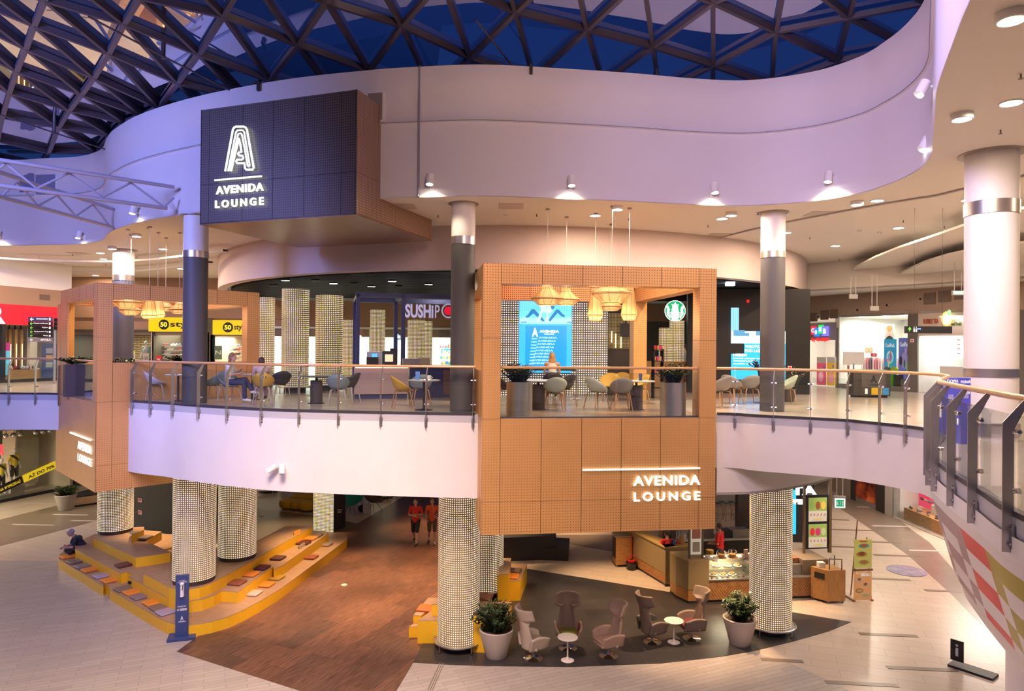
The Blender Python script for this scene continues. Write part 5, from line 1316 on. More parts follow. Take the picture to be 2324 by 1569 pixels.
for x0, x1, y0, y1, n in ((0, 31, 778, 852, 0), (104, 142, 780, 862, 1)):
    cth, r = wthing(WL, x0, y0, x1, y1, 'poster', ['poster with magenta top and pale blue lower part at the left edge', 'dark blue shoe poster panel beside the wayfinding signs'][n], 'poster'); r0, r1, s0, s1 = r
    if n == 0: r0 -= 2
    wallbox(WL, r0, r1, s0, s1, -.25, -.2, mat('poster_%d' % n, ((.15, .42, .62), (.03, .04, .12))[n], .4, emit=((.15, .5, .7), (.03, .04, .12))[n], es=.5), 'poster_board', cth)
    if n == 0: wallbox(WL, r0, r1, s1 - (s1 - s0) * .25, s1, -.2, -.195, mat('magenta', (.5, .03, .2), .4, emit=(.5, .03, .2), es=.5), 'poster_head', cth)
    else:
        for k in range(3): wallbox(WL, r0 + .15, r1 - .3, s1 - .42 - .3 * k, s1 - .2 - .3 * k, -.2, -.195, mat('shoe_pic_%d' % k, ((.3, .3, .45), (.6, .3, .15), (.4, .4, .42))[k], .5), 'shoe_picture', cth)
wallbox(WL, WL.hit(5, 800)[0], WL.hit(13, 800)[0], FL, zs0, -.15, .0, M_black, 'door_1')
wallbox(WL, WL.hit(84, 800)[0], WL.hit(100, 800)[0], FL, zs0 - .1, -.6, -.4, mat('pale_post', (.7, .62, .5), .5), 'wall_shop_pier')
gl = wallbox(WL, -9, uL1, FL + .12, zs0, -.12, -.1, G_glass, 'window_2')
# vent in the bulkhead
pxbox(WL, 90, 669, 113, 681, 0, .02, mat('vent_brown', (.16, .10, .08), .5), 'trim_vent')
# wayfinding post
p = P(123, 872, FL); Y = p.y; WP = Plane((p.x, p.y), (1, 0))
c = thing('wayfinding_sign', 'signpost with navy and black direction boards, arrows pointing left, APTEKA on the lowest', 'sign', (p.x, p.y, FL))
c['label'] = 'signpost of stacked navy and black direction boards with green arrows, APTEKA lowest'
GRN = mat('arrow_green', (.15, .6, .05), .5, emit=(.15, .6, .05), es=.4); WHT = mat('sign_lettering', (.85, .85, .85), .5, emit=(.8, .8, .8), es=.25)
MB().cyl((0, 0, 0), (0, 0, WP.hit(124, 723)[1] - FL), .045).build('pole', M_steel, c)
rows = (('Dworzec kolejowy', 720, 730, (.03, .05, .16), WHT), ('Dworzec autobusowy', 730.5, 739.5, (.01, .01, .012), GRN), ('Wyjście', 740, 749, (.01, .01, .012), GRN), ('Międzynarodowe Targi', 749.5, 758, (.01, .01, .012), GRN), ('Winda', 758.5, 766.5, (.01, .01, .012), GRN), ('APTEKA', 767.5, 776, (.22, .20, .20), WHT))
for i, (t, ya, yb, col, am) in enumerate(rows):
    bd = pxbox(WP, 68, ya, 121.5, yb, .05, .10, mat('board_%d' % (col[2] * 100), col, .35), 'direction_board', c)
    u0, u1, z0, z1 = WP.rect(72, ya + 1, 80, yb - 1); h = z1 - z0; zc = (z0 + z1) / 2
    ar = MB().add([(u0, 0, zc), (u0 + h * .5, 0, z1), (u0 + h * .65, 0, z1 - h * .12), (u0 + h * .4, 0, zc + h * .1), (u0 + h * 1.1, 0, zc + h * .1), (u0 + h * 1.1, 0, zc - h * .1), (u0 + h * .4, 0, zc - h * .1), (u0 + h * .65, 0, z0 + h * .12), (u0 + h * .5, 0, z0)], [tuple(range(9))]).build('arrow', am, None, M=WP.mat(0, 0, .103), smooth=False); stick(ar, c)
    x0 = {0: 87, 1: 81, 2: 99, 3: 82, 4: 102, 5: 96}[i]
    u0, u1, z0, z1 = WP.rect(x0, ya + 2, 113 if i < 5 else 119, yb - 3 if i < 5 else yb - 2)
    text_on(WP, t, u0, u1, z0, z1, WHT, 'lettering', .104, .015, .004, c)
    pxbox(WP, 115, ya + 2, 119, yb - 2, .1, .104, WHT, 'pictogram', c) if i < 5 else None
for i in range(3): pxbox(WP, 126, 723 + 9 * i, 146, 731 + 9 * i, .05, .10, mat('board_1', (.01, .01, .012), .35), 'direction_board', c)

# ---- back wall behind the lounge
BK = Plane((0, 35.0), (1, 0))
wallbox(BK, -26, 14, Zr(1.43), CE + .1, -.3, 0, M_brownband, 'wall_back_bulkhead')
wallbox(BK, -26, 14, Zr(.55), Zr(1.44), -.34, -.09, M_brownband, 'wall_back_header')
def bkshop(xa, xb, ztop, power, col=(1, .85, .68), m=M_warmwall, mb=None, dep=4):
    ua, ub = BK.hit(xa, 780)[0], BK.hit(xb, 780)[0]; room(BK, ua, ub, FL, Zr(ztop), dep, m, mb, power, col); wallbox(BK, ua, ub, FL + .05, Zr(ztop), -.08, -.06, G_glass, 'window_3')
    return ua, ub
def m_brick(): return m_tile('slotted_wall', (.50, .36, .19), (.44, .31, .16), (.12, .08, .04), .42, .10, gap=.03, kind='UV', grain=.02, rough=.7)
SLOT = m_brick()
bkshop(150, 345, .72, 160, (1, .85, .6), mat('shop_dark', (.07, .06, .05), .7), SLOT); bkshop(347, 470, .72, 190, (1, .85, .6), M_warmwall, SLOT); bkshop(482, 560, .6, 130, (1, .85, .6), M_warmwall, SLOT)
bkshop(600, 840, .95, 420, (.95, 1.0, .9), M_shopwhite); bkshop(842, 1060, .95, 330, (.95, 1.0, .92), M_shopwhite)
for xa, xb in ((140, 150), (345, 347), (470, 482), (560, 600), (840, 842), (1060, 1110)): wallbox(BK, BK.hit(xa, 780)[0], BK.hit(xb, 780)[0], FL, Zr(1.45), -.3, 0, mat('frame_taupe', (.10, .085, .075), .5), 'wall_back_pier')
wallbox(BK, 0, 14, FL, Zr(1.45), -.3, 0, M_darkgrey, 'wall_back_right')
YS = mat('sign_yellow', (.80, .62, .0), .45, emit=(.8, .6, 0), es=.35)
for x0, y0, x1, y1, cx, l, full in ((339, 721, 471, 753, 374, 'yellow shop sign with a black 50 badge, left of the dark grey column', 1), (484, 727, 562, 760, 519, 'second yellow sign with a black 50 badge, inside the right of the copper box', 0)):
    c, r = wthing(BK, x0, y0, x1, y1, 'shop_sign', l, 'shop sign'); wallbox(BK, r[0], r[1], r[2], r[3], 0, .08, YS, 'sign_panel', c)
    uc, zc = BK.hit(cx, (y0 + y1) / 2); rr = .26
    o = MB().cyl((uc, -.10, zc), (uc, -.08, zc), rr, n=28).build('badge', M_black, None, M=BK.mat(0, 0, 0)); stick(o, c)
    text_on(BK, '50', uc - .17, uc + .17, zc - .12, zc + .12, mat('badge_yellow', (.85, .65, .05), .4, emit=(.85, .65, .05), es=.9), 'lettering', .11, .03, .01, c)
    ue = BK.hit(449 if full else 560, 740)[0]; us = BK.hit(388 if full else 533, 740)[0]
    text_on(BK, 'style', us, ue, zc - .2, zc + .17, M_black, 'lettering', .09, .02, .01, c)
# shoe shelves
for k, (xa, xb, l) in enumerate(((343, 394, 'wall shelves full of trainers in the yellow-signed shop'), (505, 532, 'narrow trainer shelves behind the right post of the copper box'))):
    c, r = wthing(BK, xa, 785, xb, 824, 'shoe_shelf', l, 'shelf'); ua, ub = r[0], r[1]
    for j in range(5):
        z = FL + .62 + j * .23; wallbox(BK, ua, ub, z - .02, z, -1.1, -.8, mat('shelf_white', (.75, .72, .68), .5), 'shelf_board', c)
        n = int((ub - ua) / .17)
        for i in range(n):
            cc_ = [(.6, .6, .6), (.08, .08, .1), (.15, .17, .25), (.65, .55, .5), (.5, .05, .05)][(i * 7 + j * 3 + k) % 5]
            shoe(BK.mat(ua + .1 + i * .17, z, -.9) @ Matrix.Rotation(pi, 4, 'Z') @ Matrix.Scale(.62, 4), cc_, 'trainer on the wall shelves of the yellow-signed shop' if k == 0 else 'trainer on the narrow shelves behind the copper box post', 'trainers, shelves %s' % 'ab'[k])
# posters and cards in that shop
for x0, y0, x1, y1, col, t, tc_, l in ((288, 797, 306, 823, (.75, .73, .70), '-50', (.05, .05, .05), 'white -50 sale card with a yellow head in the sports shop window'), (355, 808, 367, 824, (.7, .02, .03), 'W', (.8, .8, .8), 'left red card in the yellow-signed shop window'),
                               (391, 808, 404, 824, (.7, .02, .03), 'W', (.8, .8, .8), 'right red card in the yellow-signed shop window'), (487, 785, 504, 816, (.12, .20, .14), 'N', (.6, .65, .6), 'green poster inside the copper box view'), (324, 802, 338, 824, (.45, .42, .33), '-25', (.1, .1, .1), 'beige -25 card in the sports shop window')):
    c, r = wthing(BK, x0, y0, x1, y1, 'sale_card', l, 'sale card'); wallbox(BK, r[0], r[1], r[2], r[3], .0, .02, mat('card_%s' % (t + str(int(col[0] * 100))), col, .5), 'card_board', c)
    text_on(BK, t, r[0] + .1 * (r[1] - r[0]), r[1] - .1 * (r[1] - r[0]), r[2] + .35 * (r[3] - r[2]), r[2] + .65 * (r[3] - r[2]), mat('ink_%s' % t, tc_, .5), 'printed_text', .022, .02, .003, c)
    if t == '-50': wallbox(BK, r[0], r[1], r[3] - .12, r[3], .02, .024, YS, 'card_head', c)
# mannequins
def mannequin(M, label, shirt, group, skin=(.6, .58, .56), s=1.0):
    b = MB(); q = {k: V(v) for k, v in POSES['stand'].items()}
    limb(b, [q['pel'], q['che']], [.13, .13]); b.ball(q['che'], (.17, .11, .14)); b.ball(q['pel'], (.15, .11, .1)); limb(b, [q['shL'], q['shR']], [.06, .06]); limb(b, [q['nk'], q['hd']], [.05, .05]); b.ball(q['hd'] + V((0, 0, .02)), (.078, .095, .115), 14, 10)
    for S in 'LR': limb(b, [q['sh' + S], q['el' + S], q['wr' + S]], [.052, .04, .03]); limb(b, [q['hip' + S], q['kn' + S], q['an' + S]], [.09, .058, .04]); limb(b, [q['an' + S], q['an' + S] + V((0, .14, -.04))], [.04, .03]); b.ball(q['wr' + S] + V((0, .02, -.06)), (.02, .035, .055))
    r = b.build('mannequin', mat('mannequin_%d' % (skin[0] * 10), skin, .35), None, M=M); rm = r.modifiers.new('skin', 'REMESH'); rm.mode = 'VOXEL'; rm.voxel_size = .02; rm.use_smooth_shade = True
    tag(r, label, 'mannequin', group); r.scale = (s, s, s)
    t = MB(); limb(t, [q['pel'] + V((0, 0, .05)), q['che']], [.145, .15]); t.ball(q['che'], (.185, .125, .15)); limb(t, [q['shL'], q['shR']], [.07, .07])
    for S in 'LR': limb(t, [q['sh' + S], q['sh' + S].lerp(q['el' + S], .7)], [.066, .056])
    o = t.build('shirt', shirt, r); rm = o.modifiers.new('skin', 'REMESH'); rm.mode = 'VOXEL'; rm.voxel_size = .02; rm.use_smooth_shade = True
    t = MB(); t.ball(q['pel'], (.165, .125, .11))
    for S in 'LR': limb(t, [q['hip' + S], q['kn' + S]], [.105, .08])
    o = t.build('shorts', M_black, r); rm = o.modifiers.new('skin', 'REMESH'); rm.mode = 'VOXEL'; rm.voxel_size = .02; rm.use_smooth_shade = True
    return r
for x, col, l in ((315, (.42, .42, .38), 'mannequin in a light jacket, left one of the sports shop pair'), (330, (.04, .2, .16), 'mannequin in a green jacket, right one of the sports shop pair'), (205, (.16, .05, .07), 'mannequin in a maroon top seen through the copper box side'), ):
    u = BK.hit(x, 800)[0]; mannequin(BK.mat(u, FL + .012, -.7) @ Matrix.Rotation(pi, 4, 'Z'), l, mat('jacket_%d' % (col[1] * 100), col, .7), 'sports shop mannequins')
# drugstore: shelves with goods, ceiling lights, blue poster
for x0, x1, l, seed in ((688, 716, 'pale shelves of goods in the bright drugstore, between two lit columns', 1), (988, 1018, 'pale shelves of goods in the drugstore, beside the dark grey column', 2)):
    c, r = wthing(BK, x0, 796, x1, 826, 'goods_shelf', l, 'shelf')
    for j in range(5): wallbox(BK, r[0], r[1], FL + .3 + .3 * j, FL + .33 + .3 * j, -2.4, -2.0, M_shopwhite, 'shelf_board', c)
    rr = random.Random(seed)
    b = MB(); st = thing('goods', 'small packaged goods crowding the drugstore shelves, group %d' % seed, 'goods', M=BK.mat(0, 0, 0)); st['label'] = 'colourful packages on the ' + l[:34]; st['kind'] = 'stuff'
    ms = [mat('goods_%d' % i, cl, .5) for i, cl in enumerate(((.6, .05, .05), (.7, .65, .6), (.1, .2, .45), (.05, .3, .2), (.7, .4, .1)))]
    for j in range(5):
        u = r[0] + .03
        while u < r[1] - .06:
            w_ = rr.uniform(.04, .09); b.cur = rr.randrange(5); b.box((u, 2.05, FL + .33 + .3 * j), (u + w_ * .85, 2.2, FL + .33 + .3 * j + rr.uniform(.1, .22))); u += w_
    b.build('packages', ms, st, smooth=False)
for x0, y0, x1, y1, l in ((694, 781, 708, 793, 'blue poster above the drugstore shelves left'), (990, 787, 1018, 803, 'blue poster above the drugstore shelves right')):
    c, r = wthing(BK, x0, y0, x1, y1, 'poster', l, 'poster'); wallbox(BK, r[0], r[1], r[2], r[3], -2.5, -2.45, mat('poster_sky', (.04, .35, .6), .4, emit=(.04, .35, .6), es=.6), 'poster_board', c)
for i, x in enumerate((700, 726, 832, 870, 1000)):
    u = BK.hit(x, 760)[0]
    for j in range(3):
        c = thing('panel_light', 'square white panel light in the drugstore ceiling', 'ceiling light', M=BK.mat(u, Zr(.94), -.8 - j), group='panel lights of the drugstore'); MB().box((-.3, -.1, -.03), (.3, .1, 0)).build('diffuser', glow('panel_glow', (1, 1, .95), 5), c, smooth=False)
c, r = wthing(BK, 898, 757, 912, 771, 'shop_sign', 'teal shop sign with glowing white letters behind the blue frame', 'shop sign'); wallbox(BK, r[0], r[1], r[2], r[3], .1, .15, mat('teal_sign', (.01, .12, .13), .4), 'sign_panel', c)
text_on(BK, 'dc', r[0] + .05, r[1] - .05, r[2] + .06, r[3] - .05, glow('letter_cyan', (.75, 1, 1), 4), 'lettering', .16, .03, .02, c)

# ---- right wall with shops
WR = Plane((13.05, 29.6), (2.25, -3.9))
wallbox(WR, -7, 18, Zr(1.44), Zr(2.4), -.3, 0, mat('brown_bulkhead_right', (.40, .30, .235), .6), 'wall_right_bulkhead')
wallbox(WR, -7, 18, Zr(2.4), CE + .1, -.3, 0, M_ceil, 'wall_right_upper')
for x0, y0, x1, y1 in ((1839, 711, 1856, 730), (1863, 705, 1881, 726), (1884, 703, 1902, 723), (2097, 665, 2124, 691), (2130, 660, 2159, 686), (2166, 655, 2198, 680)):
    pxbox(WR, x0, y0, x1, y1, .01, .025, mat('vent_dark', (.17, .125, .10), .5), 'trim_vent')
for x, y in ((1947, 704), (2014, 693), (1857, 719), (2090, 679)):
    u, z = WR.hit(x, y); c = thing('wall_camera', 'small round fitting on the brown bulkhead of the right-hand shops', 'wall fitting', M=WR.mat(u, z, 0), group='round fittings on the brown bulkhead')
    MB().cyl((0, 0, 0), (0, -.03, 0), .1, n=16).build('fitting_ring', mat('fitting_tan', (.4, .32, .26), .5), c); MB().cyl((0, -.03, 0), (0, -.05, 0), .045, n=12).build('fitting_eye', M_black, c)
ub = [WR.hit(x, 800)[0] for x in (1838, 1900, 2063, 2085, 2215)] + [12.0]
room(WR, ub[0] - 2.5, ub[1], FL, Zr(1.44), 4.5, M_shopwhite, None, 120, (1, .86, .72)); room(WR, ub[1], ub[2], FL, Zr(1.44), 4.5, M_shopwhite, None, 170, (1, .86, .72)); room(WR, ub[3], ub[4] + 1.2, FL, Zr(1.44), 3.0, M_shopwhite, None, 90, (1, .97, .92))
wallbox(WR, -7, ub[0] - 2.5, FL, Zr(1.45), -.3, 0, M_darkgrey, 'wall_right_pier')
wallbox(WR, ub[2], ub[3], FL, Zr(1.44), -.3, .1, mat('pier_taupe', (.14, .125, .11), .5), 'wall_right_pier')
wallbox(WR, ub[4] + 1.3, 18, FL, Zr(1.44), -.3, .0, mat('pier_taupe'), 'wall_right_pier')
wallbox(WR, ub[1] - .06, ub[1] + .06, FL, Zr(1.0), -.1, .02, M_steel, 'window_4'); wallbox(WR, ub[1], ub[2], FL + .02, Zr(1.44), -.08, -.06, G_glass, 'window_5'); wallbox(WR, ub[1], ub[2], FL, FL + .18, -.1, .02, M_steel, 'baseboard_right')
# colour-block sign of the children's shop
pxbox(WR, 1838, 733, 1899, 772, .0, .04, mat('panel_grey', (.35, .33, .33), .5), 'wall_sign_panel')
c, r = wthing(WR, 1845, 738, 1886, 768, 'shop_sign', 'children\'s shop sign of four glowing coloured blocks and red script', 'shop sign')
for i, (x0, y0, x1, y1, col, t) in enumerate(((1845, 741, 1855, 760, (.7, .02, .03), 'C'), (1853, 745, 1862, 764, (.02, .15, .7), 'O'), (1862, 738, 1872, 758, (.02, .5, .08), 'S'), (1871, 741, 1883, 763, (.15, .13, .7), 'B'))):
    u0, u1, z0, z1 = WR.rect(x0, y0, x1, y1); wallbox(WR, u0, u1, z0, z1, .06, .14 + .02 * (i % 2), mat('block_%d' % i, col, .4, emit=col, es=1.2), 'colour_block', c)
    text_on(WR, t, u0 + .25 * (u1 - u0), u0 + .75 * (u1 - u0), z0 + .25 * (z1 - z0), z1 - .25 * (z1 - z0), glow('letter_soft', (1, 1, 1), 2.2), 'lettering', .17, .03, .01, c)
u0, u1, z0, z1 = WR.rect(1845, 767, 1883, 777); text_on(WR, 'by Szulejki', u0, u1, z0, z1, mat('script_red', (.8, .02, .03), .4, emit=(.8, .02, .02), es=1.2), 'lettering', .08, .05, .02, c)
# window displays: banners, photo posters, price cards
def board(pl, x0, y0, x1, y1, col, name, label, cat, d=-.3, es=.25, extra=()):
    c, r = wthing(pl, x0, y0, x1, y1, name, label, cat); wallbox(pl, r[0], r[1], r[2], r[3], d - .02, d, mat('pr_%02d%02d%02d' % tuple(int(v * 60) for v in col), col, .5, emit=col, es=es), name + '_face', c)
    for j, (fx0, fy0, fx1, fy1, cl) in enumerate(extra):   # fractions from the lower left corner
        W_ = r[1] - r[0]; H_ = r[3] - r[2]; wallbox(pl, r[0] + fx0 * W_, r[0] + fx1 * W_, r[2] + fy0 * H_, r[2] + fy1 * H_, d, d + .006 + .002 * j, mat('pr_%02d%02d%02d' % tuple(int(v * 60) for v in cl), cl, .5, emit=cl, es=es), 'printed_field', c)
    return c, r
def blobs(c, pl, r, d, items, es=.3):
    """soft printed shapes (ellipses) on a flat print"""
    W_ = r[1] - r[0]; H_ = r[3] - r[2]
    for j, (fx, fy, rx, rz_, col) in enumerate(items):
        uc = r[0] + fx * W_; zc = r[2] + fy * H_; n = 18
        o = MB().add([(uc + rx * W_ * math.cos(2 * pi * i / n), 0, zc + rz_ * H_ * math.sin(2 * pi * i / n)) for i in range(n)], [tuple(range(n))]).build('printed_shape', mat('pr_%02d%02d%02d' % tuple(int(v * 60) for v in col), col, .5, emit=col, es=es), None, M=pl.mat(0, 0, d + .008 + .0015 * j), smooth=False); stick(o, c)
c, r = board(WR, 1996, 770, 2024, 852, (.05, .38, .68), 'banner', 'light blue hanging banner with white lettering in the shop window', 'banner', -.3)
text_on(WR, 'CoolPack', r[0] + .06, r[1] - .06, r[3] - .32, r[3] - .16, WHT, 'lettering', -.29, .03, .004, c); blobs(c, WR, r, -.3, [(.5, .5, .28, .18, (.55, .7, .8)), (.5, .5, .2, .12, (.15, .4, .7)), (.55, .55, .05, .14, (.7, .1, .1)), (.4, .3, .05, .12, (.8, .5, .1)), (.3, .42, .3, .02, (.8, .1, .3)), (.6, .3, .04, .12, (.1, .5, .2))])
c, r = board(WR, 2029, 767, 2057, 862, (.16, .17, .52), 'banner', 'violet-blue hanging banner with white lettering, right of the light blue one', 'banner', -.3)
text_on(WR, 'CoolPack', r[0] + .06, r[1] - .06, r[3] - .34, r[3] - .16, WHT, 'lettering', -.29, .03, .004, c); blobs(c, WR, r, -.3, [(.5, .45, .3, .2, (.32, .25, .5)), (.2, .45, .12, .12, (.04, .03, .05)), (.75, .3, .12, .15, (.2, .5, .15)), (.5, .38, .06, .1, (.05, .1, .1)), (.6, .7, .08, .08, (.5, .3, .5))])
c, r = board(WR, 1981, 735, 2003, 800, (.5, .46, .42), 'photo_poster', 'large photo poster of a young person in a black top', 'poster', -.8); blobs(c, WR, r, -.8, [(.5, .72, .28, .2, (.6, .38, .28)), (.5, .86, .3, .1, (.42, .2, .08)), (.5, .25, .55, .34, (.03, .03, .035)), (.42, .74, .03, .015, (.1, .05, .04)), (.6, .74, .03, .015, (.1, .05, .04)), (.5, .63, .08, .015, (.5, .15, .12))])
for x0, y0, x1, y1, hc, l in ((1885, 787, 1899, 800, (.45, .12, .04), 'small portrait poster of two smiling red-haired children'), (1912, 785, 1932, 802, (.5, .28, .1), 'portrait poster of a fair-haired child seen through the window')):
    c, r = board(WR, x0, y0, x1, y1, (.6, .55, .52), 'photo_poster', l, 'poster', -1.5); blobs(c, WR, r, -1.5, [(.3, .45, .2, .36, hc), (.3, .45, .13, .26, (.65, .42, .33)), (.72, .45, .2, .36, hc), (.72, .45, .13, .26, (.65, .42, .33))])
c, r = board(WR, 1857, 824, 1878, 874, (.75, .12, .2), 'floor_poster', 'pink backpack poster stand at the shop entrance', 'poster stand', .1); blobs(c, WR, r, .1, [(.45, .4, .3, .25, (.75, .3, .38)), (.45, .45, .18, .12, (.8, .5, .5)), (.8, .8, .1, .06, (.1, .15, .5))]); wallbox(WR, r[0], r[1], r[3], r[3] + .25, .08, .1, M_shopwhite, 'header', c)
c, r = board(WR, 1880, 824, 1897, 875, (.75, .42, .03), 'floor_poster', 'orange-yellow child portrait poster stand at the shop entrance', 'poster stand', .1); blobs(c, WR, r, .1, [(.5, .62, .25, .14, (.3, .12, .05)), (.5, .6, .18, .11, (.65, .42, .33)), (.6, .3, .35, .22, (.75, .3, .38)), (.85, .85, .1, .08, (.1, .15, .5))]); wallbox(WR, r[0], r[1], r[3], r[3] + .25, .08, .1, M_shopwhite, 'header', c)
c, r = board(WR, 1956, 802, 1969, 810, (.7, .05, .05), 'sale_card', 'red -70 sale card hanging in the glass shop', 'sale card', -.6); text_on(WR, '-70', r[0] + .05, r[1] - .05, r[2] + .05, r[3] - .05, WHT, 'printed_text', -.59, .03, .004, c)
c, r = board(WR, 1909, 812, 1914, 838, (.6, .08, .06), 'sale_card', 'narrow red standing card inside the glass shop', 'sale card', -.4); blobs(c, WR, r, -.4, [(.5, .45, .35, .2, (.8, .7, .6))])
# clothes rails and displays inside the glass shop
rr = random.Random(5)
for i, (x, l) in enumerate(((1865, 'rail of white and pink children\'s clothes near the entrance'), (1888, 'rail of pale children\'s clothes beside the entrance posters'), (1930, 'rail of children\'s clothes behind the glass, left'), (1955, 'rail of children\'s clothes behind the glass, right'))):
    u = WR.hit(x, 820)[0]; c = thing('clothes_rail', l, 'clothes rail', M=WR.mat(u, FL, -1.7 - .9 * (i % 2)))
    MB().tube([(-.6, 0, 0), (-.6, 0, 1.35), (.6, 0, 1.35), (.6, 0, 0)], .015, 6).build('rail_frame', M_chrome, c)
    for j in range(9):
        col = [(.75, .72, .7), (.7, .4, .42), (.12, .12, .16), (.55, .2, .25), (.65, .62, .55)][rr.randrange(5)]
        MB().add([(-.5 + j * .12, -.16, 1.28), (-.5 + j * .12, .16, 1.28), (-.5 + j * .12 + .02, .2, .62), (-.5 + j * .12 + .02, -.2, .62), (-.46 + j * .12, -.16, 1.26), (-.46 + j * .12, .16, 1.26), (-.42 + j * .12, .2, .6), (-.42 + j * .12, -.2, .6)], [(0, 1, 2, 3), (4, 7, 6, 5), (0, 4, 5, 1), (3, 2, 6, 7), (0, 3, 7, 4), (1, 5, 6, 2)]).build('garment', mat('garment_%d' % (col[0] * 100), col, .8), c)
for i, (x, y) in enumerate(((1936, 741), (1975, 737), (2030, 733), (2037, 748), (2010, 735), (2050, 752), (1990, 745))):
    u, z = WR.hit(x, y); c = thing('shop_downlight', 'small round shop ceiling lamp behind the glass', 'downlight', M=WR.mat(u, Zr(1.42), -.6 - .5 * (i % 3)), group='shop ceiling lamps behind the glass'); MB().lathe([(0, -.01), (.1, -.01), (.1, .0)], 16).build('lamp_lens', LAMP, c)
for x, y, cl, l in ((2018, 843, (.45, .55, .05), 'lime green bag on the window display plinths'), (2003, 846, (.1, .1, .1), 'black and white checked bag on the window display plinths')):
    u, z = WR.hit(x, y); c = MB().ball((0, 0, .16), (.17, .12, .18)).ball((0, -.1, .1), (.1, .05, .08)).build('school_bag', mat('bag_%d' % (cl[1] * 100), cl, .6), None, M=WR.mat(u, FL + .62, -.35)); tag(c, l, 'bag')
for x0, y0, x1, y1, cl, l in ((2015, 853, 2023, 875, (.12, .45, .02), 'tall green plinth with printed lettering in the window'), (2024, 853, 2040, 878, (.06, .05, .045), 'dark brown plinth in the shop window'), (1992, 850, 2012, 870, (.05, .045, .05), 'black plinth behind the waste bins')):
    c, r = wthing(WR, x0, y0, x1, y1, 'display_plinth', l, 'plinth'); wallbox(WR, r[0], r[1], FL + .02, FL + .62, -.6, -.12, mat('plinth_%d' % (cl[1] * 100), cl, .5), 'plinth_block', c)
# bubble tea shop
u0, u1, z0, z1 = WR.rect(2085, 700, 2215, 760)
zb_ = WR.hit(2150, 762)[1]; c = thing('shop_sign', 'cream shop fascia reading BUBBLE TEA with an orange fruit emblem', 'shop sign', M=WR.mat(ub[3], zb_, 0)); wallbox(WR, ub[3], ub[4] + 1.2, zb_, Zr(1.44), -.1, .05, mat('fascia_cream', (.62, .54, .46), .5), 'sign_panel', c)
RB = mat('letter_rust', (.42, .09, .03), .5)
u0, u1, z0, z1 = WR.rect(2098, 724, 2132, 735); text_on(WR, 'BUBBLE TEA', u0, u1, z0, z1, RB, 'lettering', .06, .02, .02, c)
u0, u1, z0, z1 = WR.rect(2191, 715, 2236, 725); text_on(WR, 'FROZEN', u0, u1, z0, z1, RB, 'lettering', .06, .02, .02, c)
u0, u1, z0, z1 = WR.rect(2161, 731, 2184, 739); text_on(WR, 'and Fresh!', u0, u1, z0, z1, mat('letter_green', (.1, .18, .05), .5), 'lettering', .06, .02, .02, c)
u, z = WR.hit(2152, 724)
for nm, du, dz, rx, rz_, col, es in (('fruit_disc', 0, 0, .19, .27, (1, .45, .1), 1.4), ('fruit_glow', .01, -.02, .13, .19, (1, .9, .75), 4), ('leaf_emblem', .10, .2, .07, .13, (.35, .65, .4), .8), ('leaf_emblem', .2, .03, .12, .08, (.35, .65, .4), .8)):
    o = MB().ball((0, 0, 0), (rx, .03, rz_), 16, 10).build(nm, mat('em_' + nm, col, .4, emit=col, es=es), None, M=WR.mat(u + du, z + dz, .1 + (.03 if nm != 'fruit_disc' else 0))); stick(o, c)
c, r = board(WR, 2103, 768, 2203, 816, (.9, .88, .85), 'menu_board', 'bright white lit menu board in the bubble tea shop', 'menu board', -1.6, 1.6)
for i in range(5):
    for j in range(4):
        wallbox(WR, r[0] + .25 + .30 * i, r[0] + .25 + .30 * i + .12, r[2] + .2 + .17 * j, r[2] + .24 + .17 * j, -1.6, -1.59, mat('menu_ink', (.3, .12, .1), .6), 'menu_line', c)
blobs(c, WR, r, -1.6, [(.95, .3, .06, .2, (.7, .5, .05)), (.95, .33, .03, .06, (.6, .12, .05))], .8)
c = thing('shop_counter', 'pale counter with glass fruit cabinet in the bubble tea shop', 'counter', M=WR.mat(0, 0, 0)); wallbox(WR, ub[3] + .5, ub[4] + 1, FL, FL + 1.0, -1.2, -.5, mat('counter_cream', (.6, .55, .5), .5), 'counter_body', c); wallbox(WR, ub[3] + .9, ub[3] + 2.0, FL + 1.0, FL + 1.35, -1.0, -.6, G_glass, 'glass_cabinet', c)
c['label'] = 'pale counter with glass cabinet in the bubble tea shop'
p_ = WR.pt(ub[3] + 2.3, FL, -1.4); person('person in orange and white top behind the bubble tea counter', (p_.x, p_.y, FL), 2.4, 'stand', top=(.75, .45, .12), legs=(.05, .05, .05), cap=(.4, .35, .05), s=.95)
# small red fire signs on the pier and beyond the column
for x0, y0, x1, y1, l in ((2070, 770, 2078, 777, 'small red fire sign on the taupe pier'), (2305, 755, 2312, 764, 'red hydrant sign beyond the thick column, upper'), (2307, 810, 2313, 819, 'red alarm sign beyond the thick column, lower')):
    c, r = wthing(WR, x0, y0, x1, y1, 'safety_sign', l, 'safety sign'); wallbox(WR, r[0], r[1], r[2], r[3], .11, .125, mat('sign_white'), 'sign_plate', c); wallbox(WR, r[0] + .03, r[1] - .03, r[2] + .03, r[3] - .03, .125, .13, red, 'pictogram', c)
